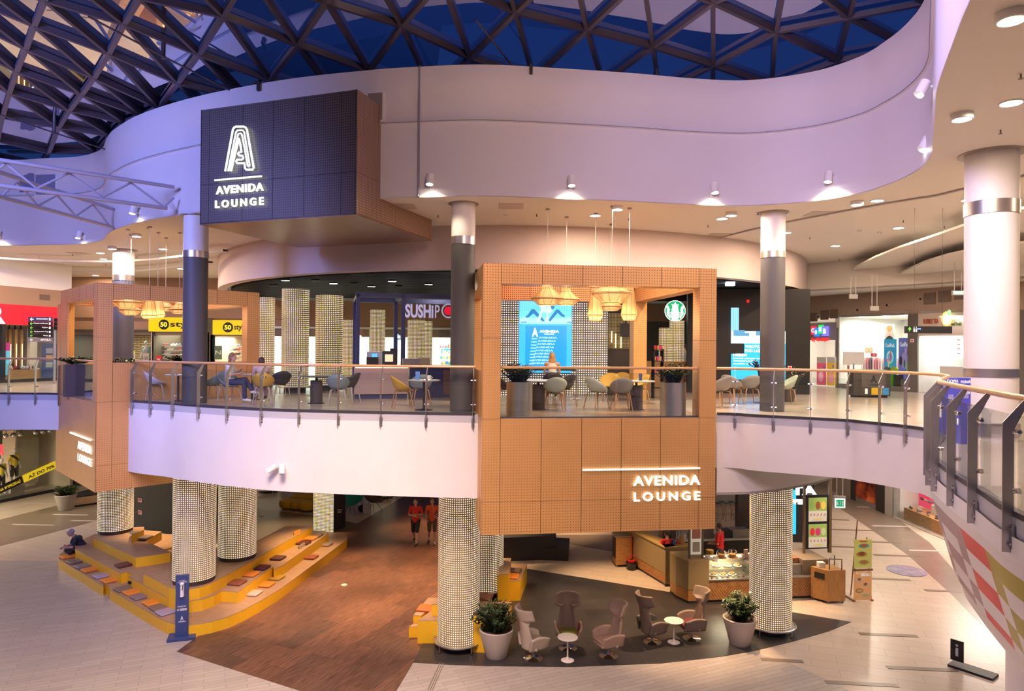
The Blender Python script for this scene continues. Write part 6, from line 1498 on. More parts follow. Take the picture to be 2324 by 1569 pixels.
# hanging signs
def hang_sign(x0, y0, x1, y1, Y, label, dark=False, ztop=CE, lit=None):
    pl = Plane((0, Y), (1, -.05)); c, r = wthing(pl, x0, y0, x1, y1, 'hanging_sign', label, 'hanging sign')
    wallbox(pl, r[0], r[1], r[2], r[3], -.06, .0, M_black if dark else mat('sign_housing', (.55, .54, .52), .4), 'sign_box', c)
    for u in (r[0] + .2 * (r[1] - r[0]), r[0] + .8 * (r[1] - r[0])):
        a_ = pl.pt(u, r[3], -.03); o = MB().cyl(a_, (a_.x, a_.y, ztop), .012 if not dark else .004, n=6).build('hanger_rod', M_black if dark else mat('rod_white', (.7, .68, .66), .4), None); stick(o, c)
    return c, pl, r
hang_sign(1928, 668, 1947, 678, 25.5, 'small grey sign box hanging on two rods, under the curved ceiling panels', ztop=EYE + 2.75)
hang_sign(1976, 695, 1995, 705, 25, 'small white sign box hanging lower on two long rods', ztop=EYE + 2.75)
c, pl, r = hang_sign(2162, 660, 2189, 670, 22, 'small emergency light box hanging near the thick column', ztop=EYE + 2.8); wallbox(pl, r[0] + .02, r[1] - .02, r[2] + .02, r[3] - .01, 0, .005, glow('em_glow', (.8, 1, .85), .8), 'diffuser', c)
c, pl, r = hang_sign(2055, 741, 2161, 757, 17, 'long black direction sign with green arrow and white restroom pictograms', True)
u0, u1, z0, z1 = pl.rect(2060, 743, 2068, 752); zc = (z0 + z1) / 2; o = MB().box(((u0 + u1) / 2 - .01, -.005, z0), ((u0 + u1) / 2 + .01, 0, z1)).add([(u0, -.005, zc), ((u0 + u1) / 2, -.005, z1 + .01), (u1, -.005, zc), (u1 - .02, -.005, zc - .015), ((u0 + u1) / 2, -.005, z1 - .03), (u0 + .02, -.005, zc - .015)], [(0, 1, 4, 5), (1, 2, 3, 4)]).build('arrow', GRN, None, M=pl.mat(0, 0, .005), smooth=False); stick(o, c)
for x in (2073, 2078): u0, u1, z0, z1 = pl.rect(x, 743, x + 3, 754); o = MB().ball(((u0 + u1) / 2, -.004, z1), (.012, .004, .012)).box((u0, -.006, z0), (u1, 0, z1 - .03)).build('pictogram', WHT, None, M=pl.mat(0, 0, 0)); stick(o, c)
for x in (2084, 2088): u, z = pl.hit(x, 747); o = MB().ball((u, -.004, z), (.02, .004, .02)).build('blue_dot', mat('dot_blue', (.1, .25, .8), .5, emit=(.1, .25, .8), es=1), None, M=pl.mat(0, 0, 0)); stick(o, c)
# waste sorting bin
p = P(1979, 903, FL); c = thing('recycling_bin', 'black and grey recycling bin station with yellow and blue labels behind the balustrade', 'waste bin', (p.x, p.y, FL), -.12)
MB().box((-.58, 0, .06), (.58, .55, .92)).build('bin_body', mat('bin_dark', (.06, .055, .05), .4), c, bevel=.01); MB().box((-.5, .05, 0), (.5, .5, .06)).build('bin_plinth', M_black, c)
MB().box((-.33, -.012, .34), (.42, 0, .80)).build('bin_door', mat('bin_grey', (.10, .095, .09), .45), c); MB().box((-.02, -.014, .10), (.3, -.0, .33)).box((0.0, -.014, .83), (.34, 0, .90)).build('yellow_label', mat('label_yellow', (.75, .5, .02), .5), c); MB().box((.32, -.014, .10), (.52, -.0, .33)).build('blue_label', mat('label_blue', (.05, .3, .7), .5), c)
MB().box((-.22, -.014, .12), (-.14, -.0, .30)).build('bottle_pictogram', WHT, c)
pl = Plane((p.x, p.y), (math.cos(-.12), math.sin(-.12))); text_on(pl, 'A', -.05, .14, FL + .5, FL + .74, M_black, 'printed_text', .014, .03, .003, c); text_on(pl, 'AVENIDA', -.1, .2, FL + .40, FL + .44, M_black, 'printed_text', .014, .02, .003, c)
# info lectern
p = P(1937, 886, FL); c = thing('lectern_board', 'white slanted board on a stand before the glass shop', 'info board', (p.x, p.y, FL)); MB().box((-.4, -.02, 1.0), (.4, .02, 1.5)).build('slanted_board', M_shopwhite, c, M=None); MB().cyl((0, 0, 0), (0, 0, 1.05), .03).build('post', M_steel, c)
# blue banners behind the near balustrade
for x0, y0, x1, y1, Y, l, tt in ((2140, 858, 2176, 940, 12.6, 'blue printed banner panel behind the near balustrade, left', ('BUDOWA', 'CZTERY STRONY')), (2179, 858, 2203, 932, 11.3, 'blue printed banner panel beside the thick column', ('POZNAŃ', 'CZTERY', 'ŚWIATA'))):
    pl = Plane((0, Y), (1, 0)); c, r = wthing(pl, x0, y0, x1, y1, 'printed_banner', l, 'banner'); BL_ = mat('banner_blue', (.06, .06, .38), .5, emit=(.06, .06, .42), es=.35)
    wallbox(pl, r[0], r[1], FL + .3, r[3], -.04, 0, BL_, 'banner_face', c); 
    for j, t in enumerate(tt): text_on(pl, t, r[0] + .01, r[1] - .01, r[3] - .09 - .09 * j, r[3] - .03 - .09 * j, WHT, 'lettering', .003, .02, .003, c)
    wallbox(pl, (r[0] + r[1]) / 2 - .05, (r[0] + r[1]) / 2 + .05, r[2] + .2, r[2] + .36, 0, .003, mat('banner_art', (.3, .3, .6), .5), 'line_drawing', c)
    wallbox(pl, r[0] + .02, r[1] - .02, FL, FL + .3, -.3, -.02, mat('banner_blue'), 'banner_base', c)

# ---- curved lower ceiling panels on the right, cove rails on the left
def arcpanel(px, z, th=.06, name='ceiling_panel'):
    pts = [P(x, y, z) for x, y in px]; poly = [tuple(v) for v in spline([(q.x, q.y) for q in pts], 1, True)]
    struct(MB().prism(poly, z, z + th).build(name, M_ceil, smooth=False)); return pts
zA = EYE + 3.1; zB = EYE + 2.8
arcpanel([(1885, 652), (1905, 632), (1940, 608), (1985, 585), (2040, 563), (2110, 540), (2205, 507), (2340, 470), (2340, 560), (2205, 590), (2050, 648), (1992, 652)], zA)
arcpanel([(1990, 657), (2015, 640), (2050, 618), (2100, 595), (2150, 580), (2205, 568), (2340, 550), (2340, 600), (2340, 658), (2100, 658)], zB)
struct(MB().prism([tuple(WR.pt(u, 0, d)[:2]) for u, d in ((-7, 0), (18, 0), (18, 1.2), (6, 1.2), (-2, 3.2), (-7, 3.2))], EYE + 2.38, EYE + 2.44).build('ceiling_soffit', M_ceil, smooth=False))
wallz = [WR.pt(u, 0, d) for u, d in ((18, 1.2), (6, 1.2), (-2, 3.2), (-7, 3.2))]
struct(MB().sweep([tuple(q[:2]) for q in wallz][::-1], [(0, CE), (0, EYE + 2.38)]).build('wall_soffit_front', M_ceil, smooth=False))
def cove(px, z, w_=.10, h=.07, m=None, name='trim_cove'):
    pts = [P(x, y, z) for x, y in px]; path = spline([(q.x, q.y) for q in pts], 5)
    struct(MB().sweep([(q.x, q.y, z) for q in path], [(-w_, 0), (w_, 0), (w_, h), (-w_, h), (-w_, 0)]).build(name, m or mat('cove_white', (.75, .73, .76), .45)))
cove([(-30, 586), (60, 592), (160, 595), (250, 596), (340, 592), (415, 584), (470, 577), (512, 571)], CE - .25); cove([(-30, 613), (80, 618), (250, 619), (350, 614), (415, 606), (478, 597)], CE - .25)
cove([(1600, 550), (1725, 519), (1900, 484), (2060, 456), (2125, 446), (2205, 427), (2330, 400)], CE - .04, .03, .03, mat('cove_grey', (.45, .4, .42), .5))
cove([(105, 635), (130, 645), (165, 653), (200, 655)], CE - .04, .08, .03, mat('slot_dark', (.12, .1, .1), .6)); cove([(215, 632), (235, 640), (260, 645)], CE - .04, .08, .03, mat('slot_dark'))
# ceiling grilles, sprinklers, detectors
for i, (x, y, l) in enumerate(((915, 468, 'ceiling grille beside the hanging sign box'), (1160, 468, 'pale ceiling grille right of the first column'), (1860, 485, 'pale metal ceiling grille in the upper right ceiling'), (1630, 533, 'faint ceiling grille at the bulkhead edge'), (178, 575, 'ceiling grille at the upper left, dark'), (195, 633, 'pale grille in the left ceiling'))):
    p = P(x, y, CE); tag(MB().box((-.3, -.3, -.012), (.3, .3, 0)).build('ceiling_grille', mat('grille_tan', (.55, .47, .42), .4, .2), None, M=Matrix.Translation(p)), l, 'vent')
for i, (x, y) in enumerate(((994, 488), (1218, 486), (1427, 495), (1607, 511), (1720, 482), (1838, 538), (2143, 513), (2271, 295), (2317, 168), (1906, 588), (2050, 500), (88, 582), (165, 577), (545, 500), (335, 515), (240, 600))):
    p = P(x, y, CE); c = thing('sprinkler_head', 'small dark sprinkler head hanging from the upper ceiling', 'sprinkler', tuple(p), group='sprinkler heads'); MB().cyl((0, 0, -.06), (0, 0, 0), .012, n=6).cyl((0, 0, -.065), (0, 0, -.06), .03, n=10).build('sprinkler_body', mat('sprinkler_grey', (.2, .17, .15), .4, .5), c)
for x, y in ((1148, 487), (1996, 527), (1950, 523), (310, 583)):
    p = P(x, y, CE); tag(MB().lathe([(0, -.07), (.045, -.06), (.06, -.02), (.06, 0)], 16).build('smoke_detector', M_lamphous, None, M=Matrix.Translation(p)), 'small white smoke detector on the upper ceiling', 'smoke detector', 'smoke detectors')
# air grilles in the roof band
for x0, y0, x1, y1, l in ((836, 213, 869, 274, 'tan air grille in the roof band right of the sign box'), (30, 395, 80, 437, 'grey air grille behind the roof truss, left half'), (83, 397, 127, 441, 'grey air grille behind the roof truss, right half')):
    q = D((x0 + x1) / 2, (y0 + y1) / 2, 16.0 if x0 > 500 else 22.6); best = min(CC, key=lambda p: abs(topx(p.x, p.y, FL) - (x0 + x1) / 2) + (1000 if p.y < 10 else 0)); i = CC.index(best); t = (CC[(i + 1) % len(CC)] - best).normalized()
    pl = Plane(tuple(best), tuple(t)); c, r = wthing(pl, x0, y0, x1, y1, 'air_grille', l, 'vent'); wallbox(pl, r[0], r[1], r[2], r[3], .0, .05, mat('grille_dark' if x0 < 500 else 'grille_tan2', (.22, .22, .34) if x0 < 500 else (.28, .22, .19), .5), 'grille_face', c); wallbox(pl, r[0] - .05, r[1] + .05, r[2] - .05, r[3] + .05, -.01, .03, M_white, 'grille_frame', c)
# ================================================================== UPPER LOUNGE
# black video wall right of the copper box
VW = Plane(tuple(P(1640, 893, FL)[:2]), tuple((P(1838, 896, FL) - P(1640, 893, FL))[:2]))
uE = VW.hit(1838, 850)[0]; uS = VW.hit(1560, 850)[0]
wallbox(VW, uS, uE, FL, BZ - .08, -.3, 0, mat('video_wall_black', (.010, .009, .009), .7), 'wall_video'); wallbox(VW, uE - .3, uE, FL, BZ - .08, -5, -.3, mat('video_wall_black'), 'wall_video_end')
c, r = wthing(VW, 1659, 699, 1782, 862, 'video_screen', 'bright blue video screen with Polish lettering on the black wall', 'screen')
BLU = (.02, .42, 1.0); SB = lambda n, col, es: mat(n, (.01, .01, .01), .3, emit=col, es=es)
for x0, y0, x1, y1, m_, nm in ((1659, 699, 1676, 752, SB('scr_pale', (.35, .75, 1), 1.3), 'screen_strip'), (1659, 752, 1782, 780, SB('scr_white', (.75, .95, 1), 1.5), 'screen_picture'), (1689, 780, 1782, 804, SB('scr_blue', BLU, 1.4), 'screen_panel'), (1659, 804, 1782, 862, SB('scr_blue', BLU, 1.4), 'screen_panel')):
    pxbox(VW, x0, y0, x1, y1, 0, .04, m_, nm, c)
for i in range(7): u0, u1, z0, z1 = VW.rect(1660 + i * 2.2, 700, 1661 + i * 2.2, 750); wallbox(VW, u0, u1, z0, z1, .04, .042, SB('scr_line', (.05, .4, .8), 1), 'screen_line', c)
for x0, y0, x1, y1 in ((1664, 756, 1700, 763), (1664, 750, 1690, 756), (1715, 752, 1760, 762)): pxbox(VW, x0, y0, x1, y1, .04, .043, SB('scr_mid', (.1, .35, .6), 1), 'screen_figure', c)
WG = glow('screen_white', (1, 1, 1), 2.5)
for t, x0, y0, x1, y1 in (('WROTKARNIA', 1690, 784, 1750, 790), ('POD LAZUROWYM', 1690, 793, 1765, 800), ('NIEBEM', 1663, 803, 1694, 809), ('Odwiedź wakacyjną wrotkarnię', 1663, 812, 1745, 816), ('i korzystaj bezpłatnie', 1663, 818, 1718, 822), ('niezależnie od pogody.', 1663, 824, 1720, 828)):
    u0, u1, z0, z1 = VW.rect(x0, y0, x1, y1); text_on(VW, t, u0, u1, z0, z1, WG, 'lettering', .045, .02, .003, c)
for x, y in ((1697, 684),): u, z = VW.hit(x, y); o = MB().ball((u, -.03, z), .06).build('alarm_lamp', glow('alarm_red', (1, .02, .02), .6), None, M=VW.mat(0, 0, 0)); tag(o, 'small red alarm lamp high on the black wall', 'alarm')
q = D(1657, 642, 22.5); c = thing('exit_light', 'small glowing white box light under the bulkhead edge', 'emergency light', tuple(q)); MB().box((-.13, -.1, -.1), (.13, .1, .1)).build('diffuser', glow('exit_white', (1, 1, .95), 4), c)
for y0, y1, l in ((831, 838, 'upper red sign at the foot of the black wall, right of the column'), (862, 869, 'lower red sign at the foot of the black wall, right of the column')):
    c, r = wthing(VW, 1788, y0, 1797, y1, 'safety_sign', l, 'safety sign'); wallbox(VW, r[0], r[1], r[2], r[3], .0, .02, mat('sign_white'), 'sign_plate', c); wallbox(VW, r[0] + .02, r[1] - .02, r[2] + .02, r[3] - .02, .02, .024, red, 'pictogram', c)
# LED mesh wall with the big screen, seen through the copper box
MW_ = Plane((0, 22.4), (1, .0))
LW3 = m_led('led_wall', .075, .24, 1.1, (.25, .2, .15), ((1, .93, .8), (1, 1, 1)), .12)
for x0, x1 in ((1128, 1178.5), (1297, 1348), (1348.5, 1378)): pxbox(MW_, x0, 670, x1, 897, 0, .06, LW3, 'wall_led_mesh')
pxbox(MW_, 1178, 845, 1298, 897, 0, .05, LW3, 'wall_led_mesh')
pxbox(MW_, 1120, 640, 1380, 905, -.3, -.01, M_black, 'wall_led_backing')
c, r = wthing(MW_, 1178, 672, 1297, 846, 'video_screen', 'tall blue screen showing skaters above repeated AVENIDA words', 'screen')
pxbox(MW_, 1178, 672, 1297, 846, .05, .12, SB('scr_cyan', (.04, .45, 1.0), 1.15), 'screen_panel', c); pxbox(MW_, 1192, 740, 1285, 838, .12, .122, SB('scr_cyan2', (.01, .33, .85), 1.05), 'screen_field', c); pxbox(MW_, 1179, 673, 1296, 722, .12, .122, SB('scr_sky', (.14, .62, 1.0), 1.2), 'screen_picture', c); pxbox(MW_, 1179, 722, 1296, 736, .12, .122, SB('scr_floor', (.3, .75, 1), 1.3), 'screen_picture', c)
def sshape(pts, m_, d): 
    pp = [MW_.hit(x, y) for x, y in pts]; o = MB().add([(u, 0, z) for u, z in pp], [tuple(range(len(pp)))]).build('screen_figure', m_, None, M=MW_.mat(0, 0, d), smooth=False); stick(o, c)
D1 = SB('scr_dark', (.02, .2, .5), 1); D2 = SB('scr_skin', (.5, .75, .95), 1.2); D3 = SB('scr_mid', (.1, .35, .6), 1); D4 = SB('scr_pale', (.35, .75, 1), 1.3)
for i in range(11): x = 1180 + i * 4.5; sshape([(x, 674), (x + 1, 674), (x + 1, 706), (x, 706)], D3, .124)
for i in range(5): x = 1262 + i * 6; sshape([(x, 674), (x + .8, 674), (x + .8, 706), (x, 706)], D3, .124)
sshape([(1193, 718), (1197, 716), (1206, 703), (1212, 702), (1236, 728), (1232, 731), (1210, 712), (1200, 721), (1194, 722)], D1, .126)
sshape([(1281, 716), (1277, 714), (1268, 704), (1262, 703), (1244, 727), (1248, 731), (1265, 711), (1274, 719), (1281, 721)], D1, .126)
sshape([(1222, 678), (1233, 676), (1238, 690), (1241, 706), (1238, 712), (1229, 706), (1222, 690)], D2, .127); sshape([(1242, 676), (1254, 676), (1254, 706), (1247, 714), (1241, 706)], D2, .127); sshape([(1228, 700), (1234, 702), (1224, 732), (1218, 731)], D2, .128); sshape([(1240, 704), (1245, 704), (1244, 733), (1240, 733)], D2, .128)
sshape([(1226, 674), (1234, 674), (1236, 686), (1228, 690)], D1, .129); sshape([(1246, 674), (1256, 674), (1258, 700), (1252, 704), (1246, 688)], D1, .129)
for x in (1183, 1287): sshape([(x, 722), (x + 9, 720), (x + 10, 730), (x, 731)], D4, .127); sshape([(x - 1, 731), (x + 12, 730), (x + 12, 733), (x - 1, 734)], D3, .127)
u0, u1, z0, z1 = MW_.rect(1207, 745, 1221, 765); text_on(MW_, 'A', u0, u1, z0, z1, WG, 'lettering', .13, .03, .003, c)
for i, (x0, x1, y, h, m_) in enumerate([(1224, 1268, 750, 5.5, WG)] + [(1222 - k * 2.2, 1264 - k * 2.2, 765 + k * 7.2, 4, SB('scr_text', (.45, .8, 1), 1.3)) for k in range(9)]):
    u0, u1, z0, z1 = MW_.rect(x0, y, x1, y + h); text_on(MW_, 'AVENIDA', u0, u1, z0, z1, m_, 'lettering', .13, .025, .003, c)
u0, u1, z0, z1 = MW_.rect(1235, 757, 1257, 760); text_on(MW_, 'POZNAŃ', u0, u1, z0, z1, WG, 'lettering', .13, .02, .003, c)
for k in range(9):
    u0, u1, z0, z1 = MW_.rect(1206 - k * .7, 768 + k * 7, 1219 - k * .9, 771 + k * 7); wallbox(MW_, u0, u1, z0, z1, .122, .125, SB('scr_text2', (.25, .65, 1), 1.2), 'screen_echo', c)
# dark bar block right of it and coffee shop corner
pl = Plane((0, 23.0), (1, 0)); pxbox(pl, 1377, 690, 1447, 902, -2, 0, mat('bar_black', (.02, .018, .016), .35), 'wall_bar_block'); pxbox(pl, 1377, 793, 1440, 903, .0, .3, mat('bar_front', (.035, .028, .022), .4), 'wall_bar_front')
MSH = m_led('gold_screen', .05, .2, .5, (.10, .07, .02), ((1, .7, .3), (1, .8, .4)), .1)
pxbox(pl, 1378, 712, 1436, 792, .0, .02, MSH, 'wall_gold_screen'); c, r = wthing(pl, 1406, 735, 1432, 764, 'television', 'black television hanging on the patterned dark wall in the lounge', 'television'); wallbox(pl, r[0], r[1], r[2], r[3], .1, .18, M_black, 'tv_panel', c); wallbox(pl, (r[0] + r[1]) / 2 - .03, (r[0] + r[1]) / 2 + .03, r[3], r[3] + .4, .1, .14, M_black, 'tv_hanger', c)
for x, y0, y1 in ((1387, 752, 778), (1396, 758, 790), (1408, 765, 790), (1447, 752, 786)): u0, u1, z0, z1 = pl.rect(x, y0, x + 1.5, y1); o = MB().box((u0, -.06, z0), (u1, -.03, z1)).build('wall_light_strip', glow('strip_warm', (1, .75, .35), 4), None, M=pl.mat(0, 0, 0)); tag(o, 'short warm light strip on the dark patterned wall of the lounge', 'wall light', 'warm light strips on the dark wall')
CP = Plane((0, 25.0), (1, .0)); uu, zz_ = CP.hit(1532, 706)
c = thing('coffee_logo_sign', 'round green and white glowing coffee shop emblem seen through the copper box', 'illuminated sign', M=CP.mat(uu, zz_, 0)); GR = glow('logo_green', (.0, .42, .12), 1.0); WL2 = glow('logo_white', (1, 1, 1), 2.6); R_ = .385
def ldisc(r0, r1, m_, d, nm): 
    n = 40; vs = [(r * math.cos(2 * pi * i / n), 0, r * math.sin(2 * pi * i / n)) for r in (r0, r1) for i in range(n)]; o = MB().add(vs, [(i, (i + 1) % n, (i + 1) % n + n, i + n) for i in range(n)]).build(nm, m_, c, smooth=False); o.location = (0, -d, 0)
MB().cyl((0, .1, 0), (0, 0, 0), R_, n=40).build('sign_body', mat('logo_side', (.1, .12, .1), .4), c); ldisc(0.001, R_ * .95, GR, .005, 'green_field'); ldisc(R_ * .94, R_ * 1.0, WL2, .008, 'white_rim')
def lpoly(pts, nm='white_figure', d=.012, m_=None): MB().add([(x * R_, -d, y * R_) for x, y in pts], [tuple(range(len(pts)))]).build(nm, m_ or WL2, c, smooth=False)
lpoly([(-.30, -.9), (.30, -.9), (.36, -.3), (.30, .25), (.24, .45), (-.24, .45), (-.30, .25), (-.36, -.3)]); lpoly([(-.26, .42), (-.34, .66), (-.14, .58), (0, .86), (.14, .58), (.34, .66), (.26, .42)], 'crown')
for sx in (-1, 1):
    lpoly([(sx * .5, .1), (sx * .62, .45), (sx * .86, .5), (sx * .74, .1), (sx * .8, -.3), (sx * .5, -.72), (sx * .42, -.55), (sx * .6, -.25)][::sx]); 
    for k in range(3): lpoly([(sx * (.36 + .0), -.1 - .2 * k), (sx * .56, -.2 - .2 * k), (sx * .54, -.26 - .2 * k), (sx * .36, -.18 - .2 * k)][::sx])
lpoly([(-.05, -.02), (.05, -.02), (.0, .12)], 'face_mark', .014, GR)
for sx in (-1, 1): lpoly([(sx * .06, .18), (sx * .13, .18), (sx * .13, .22), (sx * .06, .22)][::sx], 'face_mark', .014, GR)
hz = CP.mat(uu, zz_, 0); MB().cyl((0, .05, R_), (0, .05, 1.0), .01).build('hanger_rod', M_black, c)
for x0, x1, yt, l in ((1495, 1519, 745, 'lit mesh column in the coffee corner, left'), (1519, 1552, 728, 'taller lit mesh column in the coffee corner, below the round emblem')):
    a = D((x0 + x1) / 2, 830, 27.5); zt_ = D(1530, yt, 27.5).z; led_column(a.x, a.y, FL, zt_ - FL, (x1 - x0) / 2 * 27.5 / 1549, l, 'plinth', LEDu, 'lit columns of the upper lounge')
pl2 = Plane((0, 21.5), (1, 0)); c, r = wthing(pl2, 1484, 790, 1507, 900, 'merchandise_shelf', 'black shelf with pink and orange mugs in the coffee corner', 'shelf')
for z in (.3, .75, 1.15, 1.5): wallbox(pl2, r[0], r[1], FL + z, FL + z + .03, -.4, 0, M_black, 'shelf_board', c)
for u in (r[0], r[1] - .03): wallbox(pl2, u, u + .03, FL, FL + 1.55, -.4, 0, M_black, 'side_panel', c)
for i in range(12):
    z = (.78, 1.18, 1.53)[i % 3]; u = r[0] + .06 + .085 * (i // 3); cl = [(.7, .05, .25), (.7, .3, .05), (.6, .05, .1), (.7, .5, .3)][(i * 5) % 4]
    o = MB().cyl((0, 0, 0), (0, 0, .13), .035, .042, 12).build('tumbler', mat('mug_%d_%d' % (cl[0] * 100, cl[1] * 100), cl, .4), None, M=pl2.mat(u, FL + z, -.15)); tag(o, 'bright tumbler on the black shelf of the coffee corner', 'cup', 'tumblers on the black shelf')
a = P(1553, 880, FL); person('person in grey T-shirt seen from behind at the coffee corner counter', (a.x, a.y, FL), -.3, 'stand', top=(.30, .29, .30), legs=(.05, .05, .07), hair=(.09, .06, .05))
wallbox(Plane((0, 25.3), (1, 0)), 4.8, 7.6, FL, FL + 1.1, -.6, 0, M_wood1, 'wall_coffee_counter')

# sushi stand: blue steel frame, sign, counter
BLF = mat('frame_blue', (.035, .045, .13), .45)
SF = Plane(tuple(P(808, 903, FL)[:2]), tuple((P(1090, 900, FL) - P(808, 903, FL))[:2]))
c = thing('sushi_stand_frame', 'dark blue steel frame of the sushi stand with white SUSHI lettering and red dot', 'stand frame', M=SF.mat(0, FL, 0))
for x0, x1 in ((808, 816.5), (911, 920)):
    u0, u1, z0, z1 = SF.rect(x0, 667, x1, 835); wallbox(SF, u0, u1, FL, z1, -.16, 0, BLF, 'frame_post', c); wallbox(SF, u0, u1, FL, z1, -2.6, -2.44, BLF, 'frame_post', c); wallbox(SF, u0, u1, z1 - .12, z1, -2.44, -.16, BLF, 'cross_beam', c)
u0, u1, z0, z1 = SF.rect(808, 667, 1085, 675); wallbox(SF, u0, u1, z1 - .14, z1, -.16, 0, BLF, 'top_beam', c); wallbox(SF, u0, u1, z1 - .14, z1, -2.6, -2.44, BLF, 'top_beam', c)
LTR = mat('letter_lilac', (.62, .6, .78), .4, emit=(.5, .48, .75), es=.35)
u0, u1, z0, z1 = SF.rect(919, 691, 983, 722); text_on(SF, 'SUSHi', u0, u1, z0, z1, LTR, 'lettering', .05, .03, .05, c)
u0, u1, z0, z1 = SF.rect(987, 693, 997, 722); text_on(SF, 'P', u0, u1, z0, z1, LTR, 'lettering', .05, .0, .05, c)
uc, zc = SF.hit(1017, 706); o = MB().tube([(uc + .2 * math.cos(a), -.07, zc + .21 * math.sin(a)) for a in np.linspace(0, 2 * pi, 33)[:-1]], .022, 8, True).build('ring_letter', LTR, None, M=SF.mat(0, 0, 0)); stick(o, c)
o = MB().cyl((uc, -.09, zc), (uc, -.05, zc), .13, n=28).build('red_dot', mat('dot_red', (.75, .0, .03), .4, emit=(.75, 0, .03), es=.6), None, M=SF.mat(0, 0, 0)); stick(o, c)
c = thing('service_counter', 'pink-grey counter with glowing warm edge under the blue frame', 'counter', M=SF.mat(0, FL, 0)); u0, u1, z0, z1 = SF.rect(803, 838, 922, 897)
wallbox(SF, u0, u1, FL + .14, FL + .92, .10, .6, mat('counter_pink', (.42, .30, .27), .35), 'counter_front', c); wallbox(SF, u0 + .03, u1 - .03, FL, FL + .14, .1, .55, BLF, 'plinth', c); wallbox(SF, u0 - .03, u1 + .03, FL + .95, FL + 1.0, .05, .66, M_wood1, 'worktop', c); wallbox(SF, u0 + .02, u1 - .02, FL + .925, FL + .95, .55, .61, glow('counter_led', (1, .72, .4), 8), 'edge_light', c)
c = thing('service_counter', 'navy counter section right of the glowing one', 'counter', M=SF.mat(0, FL, 0)); ua, ub_ = u1 + .06, SF.hit(1088, 850)[0]; wallbox(SF, ua, ub_, FL, FL + .95, .1, .5, mat('counter_navy', (.02, .028, .10), .35), 'counter_front', c); wallbox(SF, ua, ub_, FL + .95, FL + 1.0, .05, .6, mat('top_red', (.25, .08, .05), .4), 'worktop', c); wallbox(SF, ua + 1.0, ua + 1.9, FL + .1, FL + .85, .5, .52, mat('panel_brown', (.10, .05, .05), .3), 'door', c)
def on_counter(x, w_, h, dep, m_, nm, lab, cat, z=FL + 1.0, d=.2, extra=None):
    u = SF.hit(x, 830)[0]; c = thing(nm, lab, cat, M=SF.mat(u, z, d)); MB().box((-w_ / 2, -dep / 2, 0), (w_ / 2, dep / 2, h)).build(nm + '_body', m_, c, bevel=.01)
    if extra: MB().box(*extra[0]).build(extra[1], extra[2], c)
    return c
on_counter(848, .42, .40, .3, mat('appliance_pale', (.55, .56, .62), .35), 'dispenser_machine', 'pale rounded machine with a round blue sticker on the counter', 'appliance', extra=(((-.08, -.16, .2), (.08, -.15, .34)), 'blue_sticker', SB('sticker_cyan', (.1, .5, .8), 1)))
on_counter(843, .34, .24, .2, M_black, 'payment_terminal', 'black point-of-sale screen standing before the pale machine', 'till', d=.42); on_counter(880, .38, .42, .4, mat('cooler_dark', (.05, .05, .06), .3), 'display_cooler', 'small dark glass-fronted cooler on the counter', 'cooler', extra=(((-.12, -.215, .1), (.12, -.205, .32)), 'lit_window', SB('cool_glow', (1, .8, .5), .8)))
on_counter(892, .2, .5, .3, M_black, 'speaker_box', 'tall black appliance box right of the dark cooler', 'appliance', z=FL + 1.0); on_counter(930, .50, .20, .3, mat('screen_back', (.22, .19, .18), .4), 'cash_monitor', 'grey-brown cash monitor seen from behind on the navy counter', 'till', d=.3); on_counter(959, .34, .22, .25, mat('glass_tray', (.35, .30, .18), .2), 'glass_display', 'small glass display box right of the cash monitor', 'display case', d=.3)

# furniture of the lounge, placed by where its feet meet the floor
def at(px, py): p = P(px, py, FL); return (p.x, p.y, FL)
lab = 'chairs of the upper lounge'
for x, y, col, rz, l, leg in ((352, 908, 'white', -1.1, 'pale blue-grey shell chair at the left end of the balustrade', 'pale'), (484, 911, 'blue', 1.6, 'blue-grey shell chair with its back to the table left of the seated person', 'pale'), (521, 914, 'blue', -2.2, 'blue-grey shell chair the person in white sits in', 'pale'), (597, 916, 'yellow', .2, 'yellow shell chair the curly-haired person sits in', 'pale'),
                        (636, 908, 'dark', .6, 'black shell chair right of the occupied yellow one', 'pale'), (767, 922, 'blue', .15, 'blue-grey shell chair before the wide lit column, back to the viewer', 'pale'), (792, 915, 'dark', 1.3, 'dark shell chair tucked behind the blue-grey one before the lit column', 'pale'), (913, 927, 'yellow', -1.25, 'mustard yellow shell chair before the glowing counter', None), (955, 921, 'blue', .3, 'blue-grey shell chair behind the small table, navy counter behind it', None),
                        (1259, 932, 'green', .1, 'grey-green shell chair near the left planter, back to the viewer', None), (1281, 921, 'dark', 2.2, 'dark brown shell chair behind the grey-green one', None), (1354, 929, 'mint', -1.0, 'pale mint shell chair facing right inside the copper box', None), (1410, 933, 'grey', .05, 'grey shell chair in the middle of the copper box, back to the viewer', None), (1384, 912, 'yellow', 2.9, 'yellow shell chair behind the mint one, far side of the table', None),
                        (1416, 909, 'yellow', pi, 'yellow shell chair behind the grey one, far side of the table', None), (1449, 918, 'yellow', 1.9, 'yellow shell chair at the right end of the box table', None), (1150, 922, 'dark', -1.5, 'dark shell chair half behind the left steel planter', None),
                        (1636, 925, 'grey', .4, 'grey shell chair just right of the copper box', None), (1661, 917, 'grey', -.9, 'grey shell chair second from the copper box, turned sideways', None), (1701, 917, 'grey', .1, 'taupe shell chair before the video screen, back to the viewer', None), (1784, 918, 'green', 1.5, 'grey-green shell chair partly hidden by the dark grey column', None)):
    shell_chair(col, l, at(x, y), rz, lab, leg=leg)
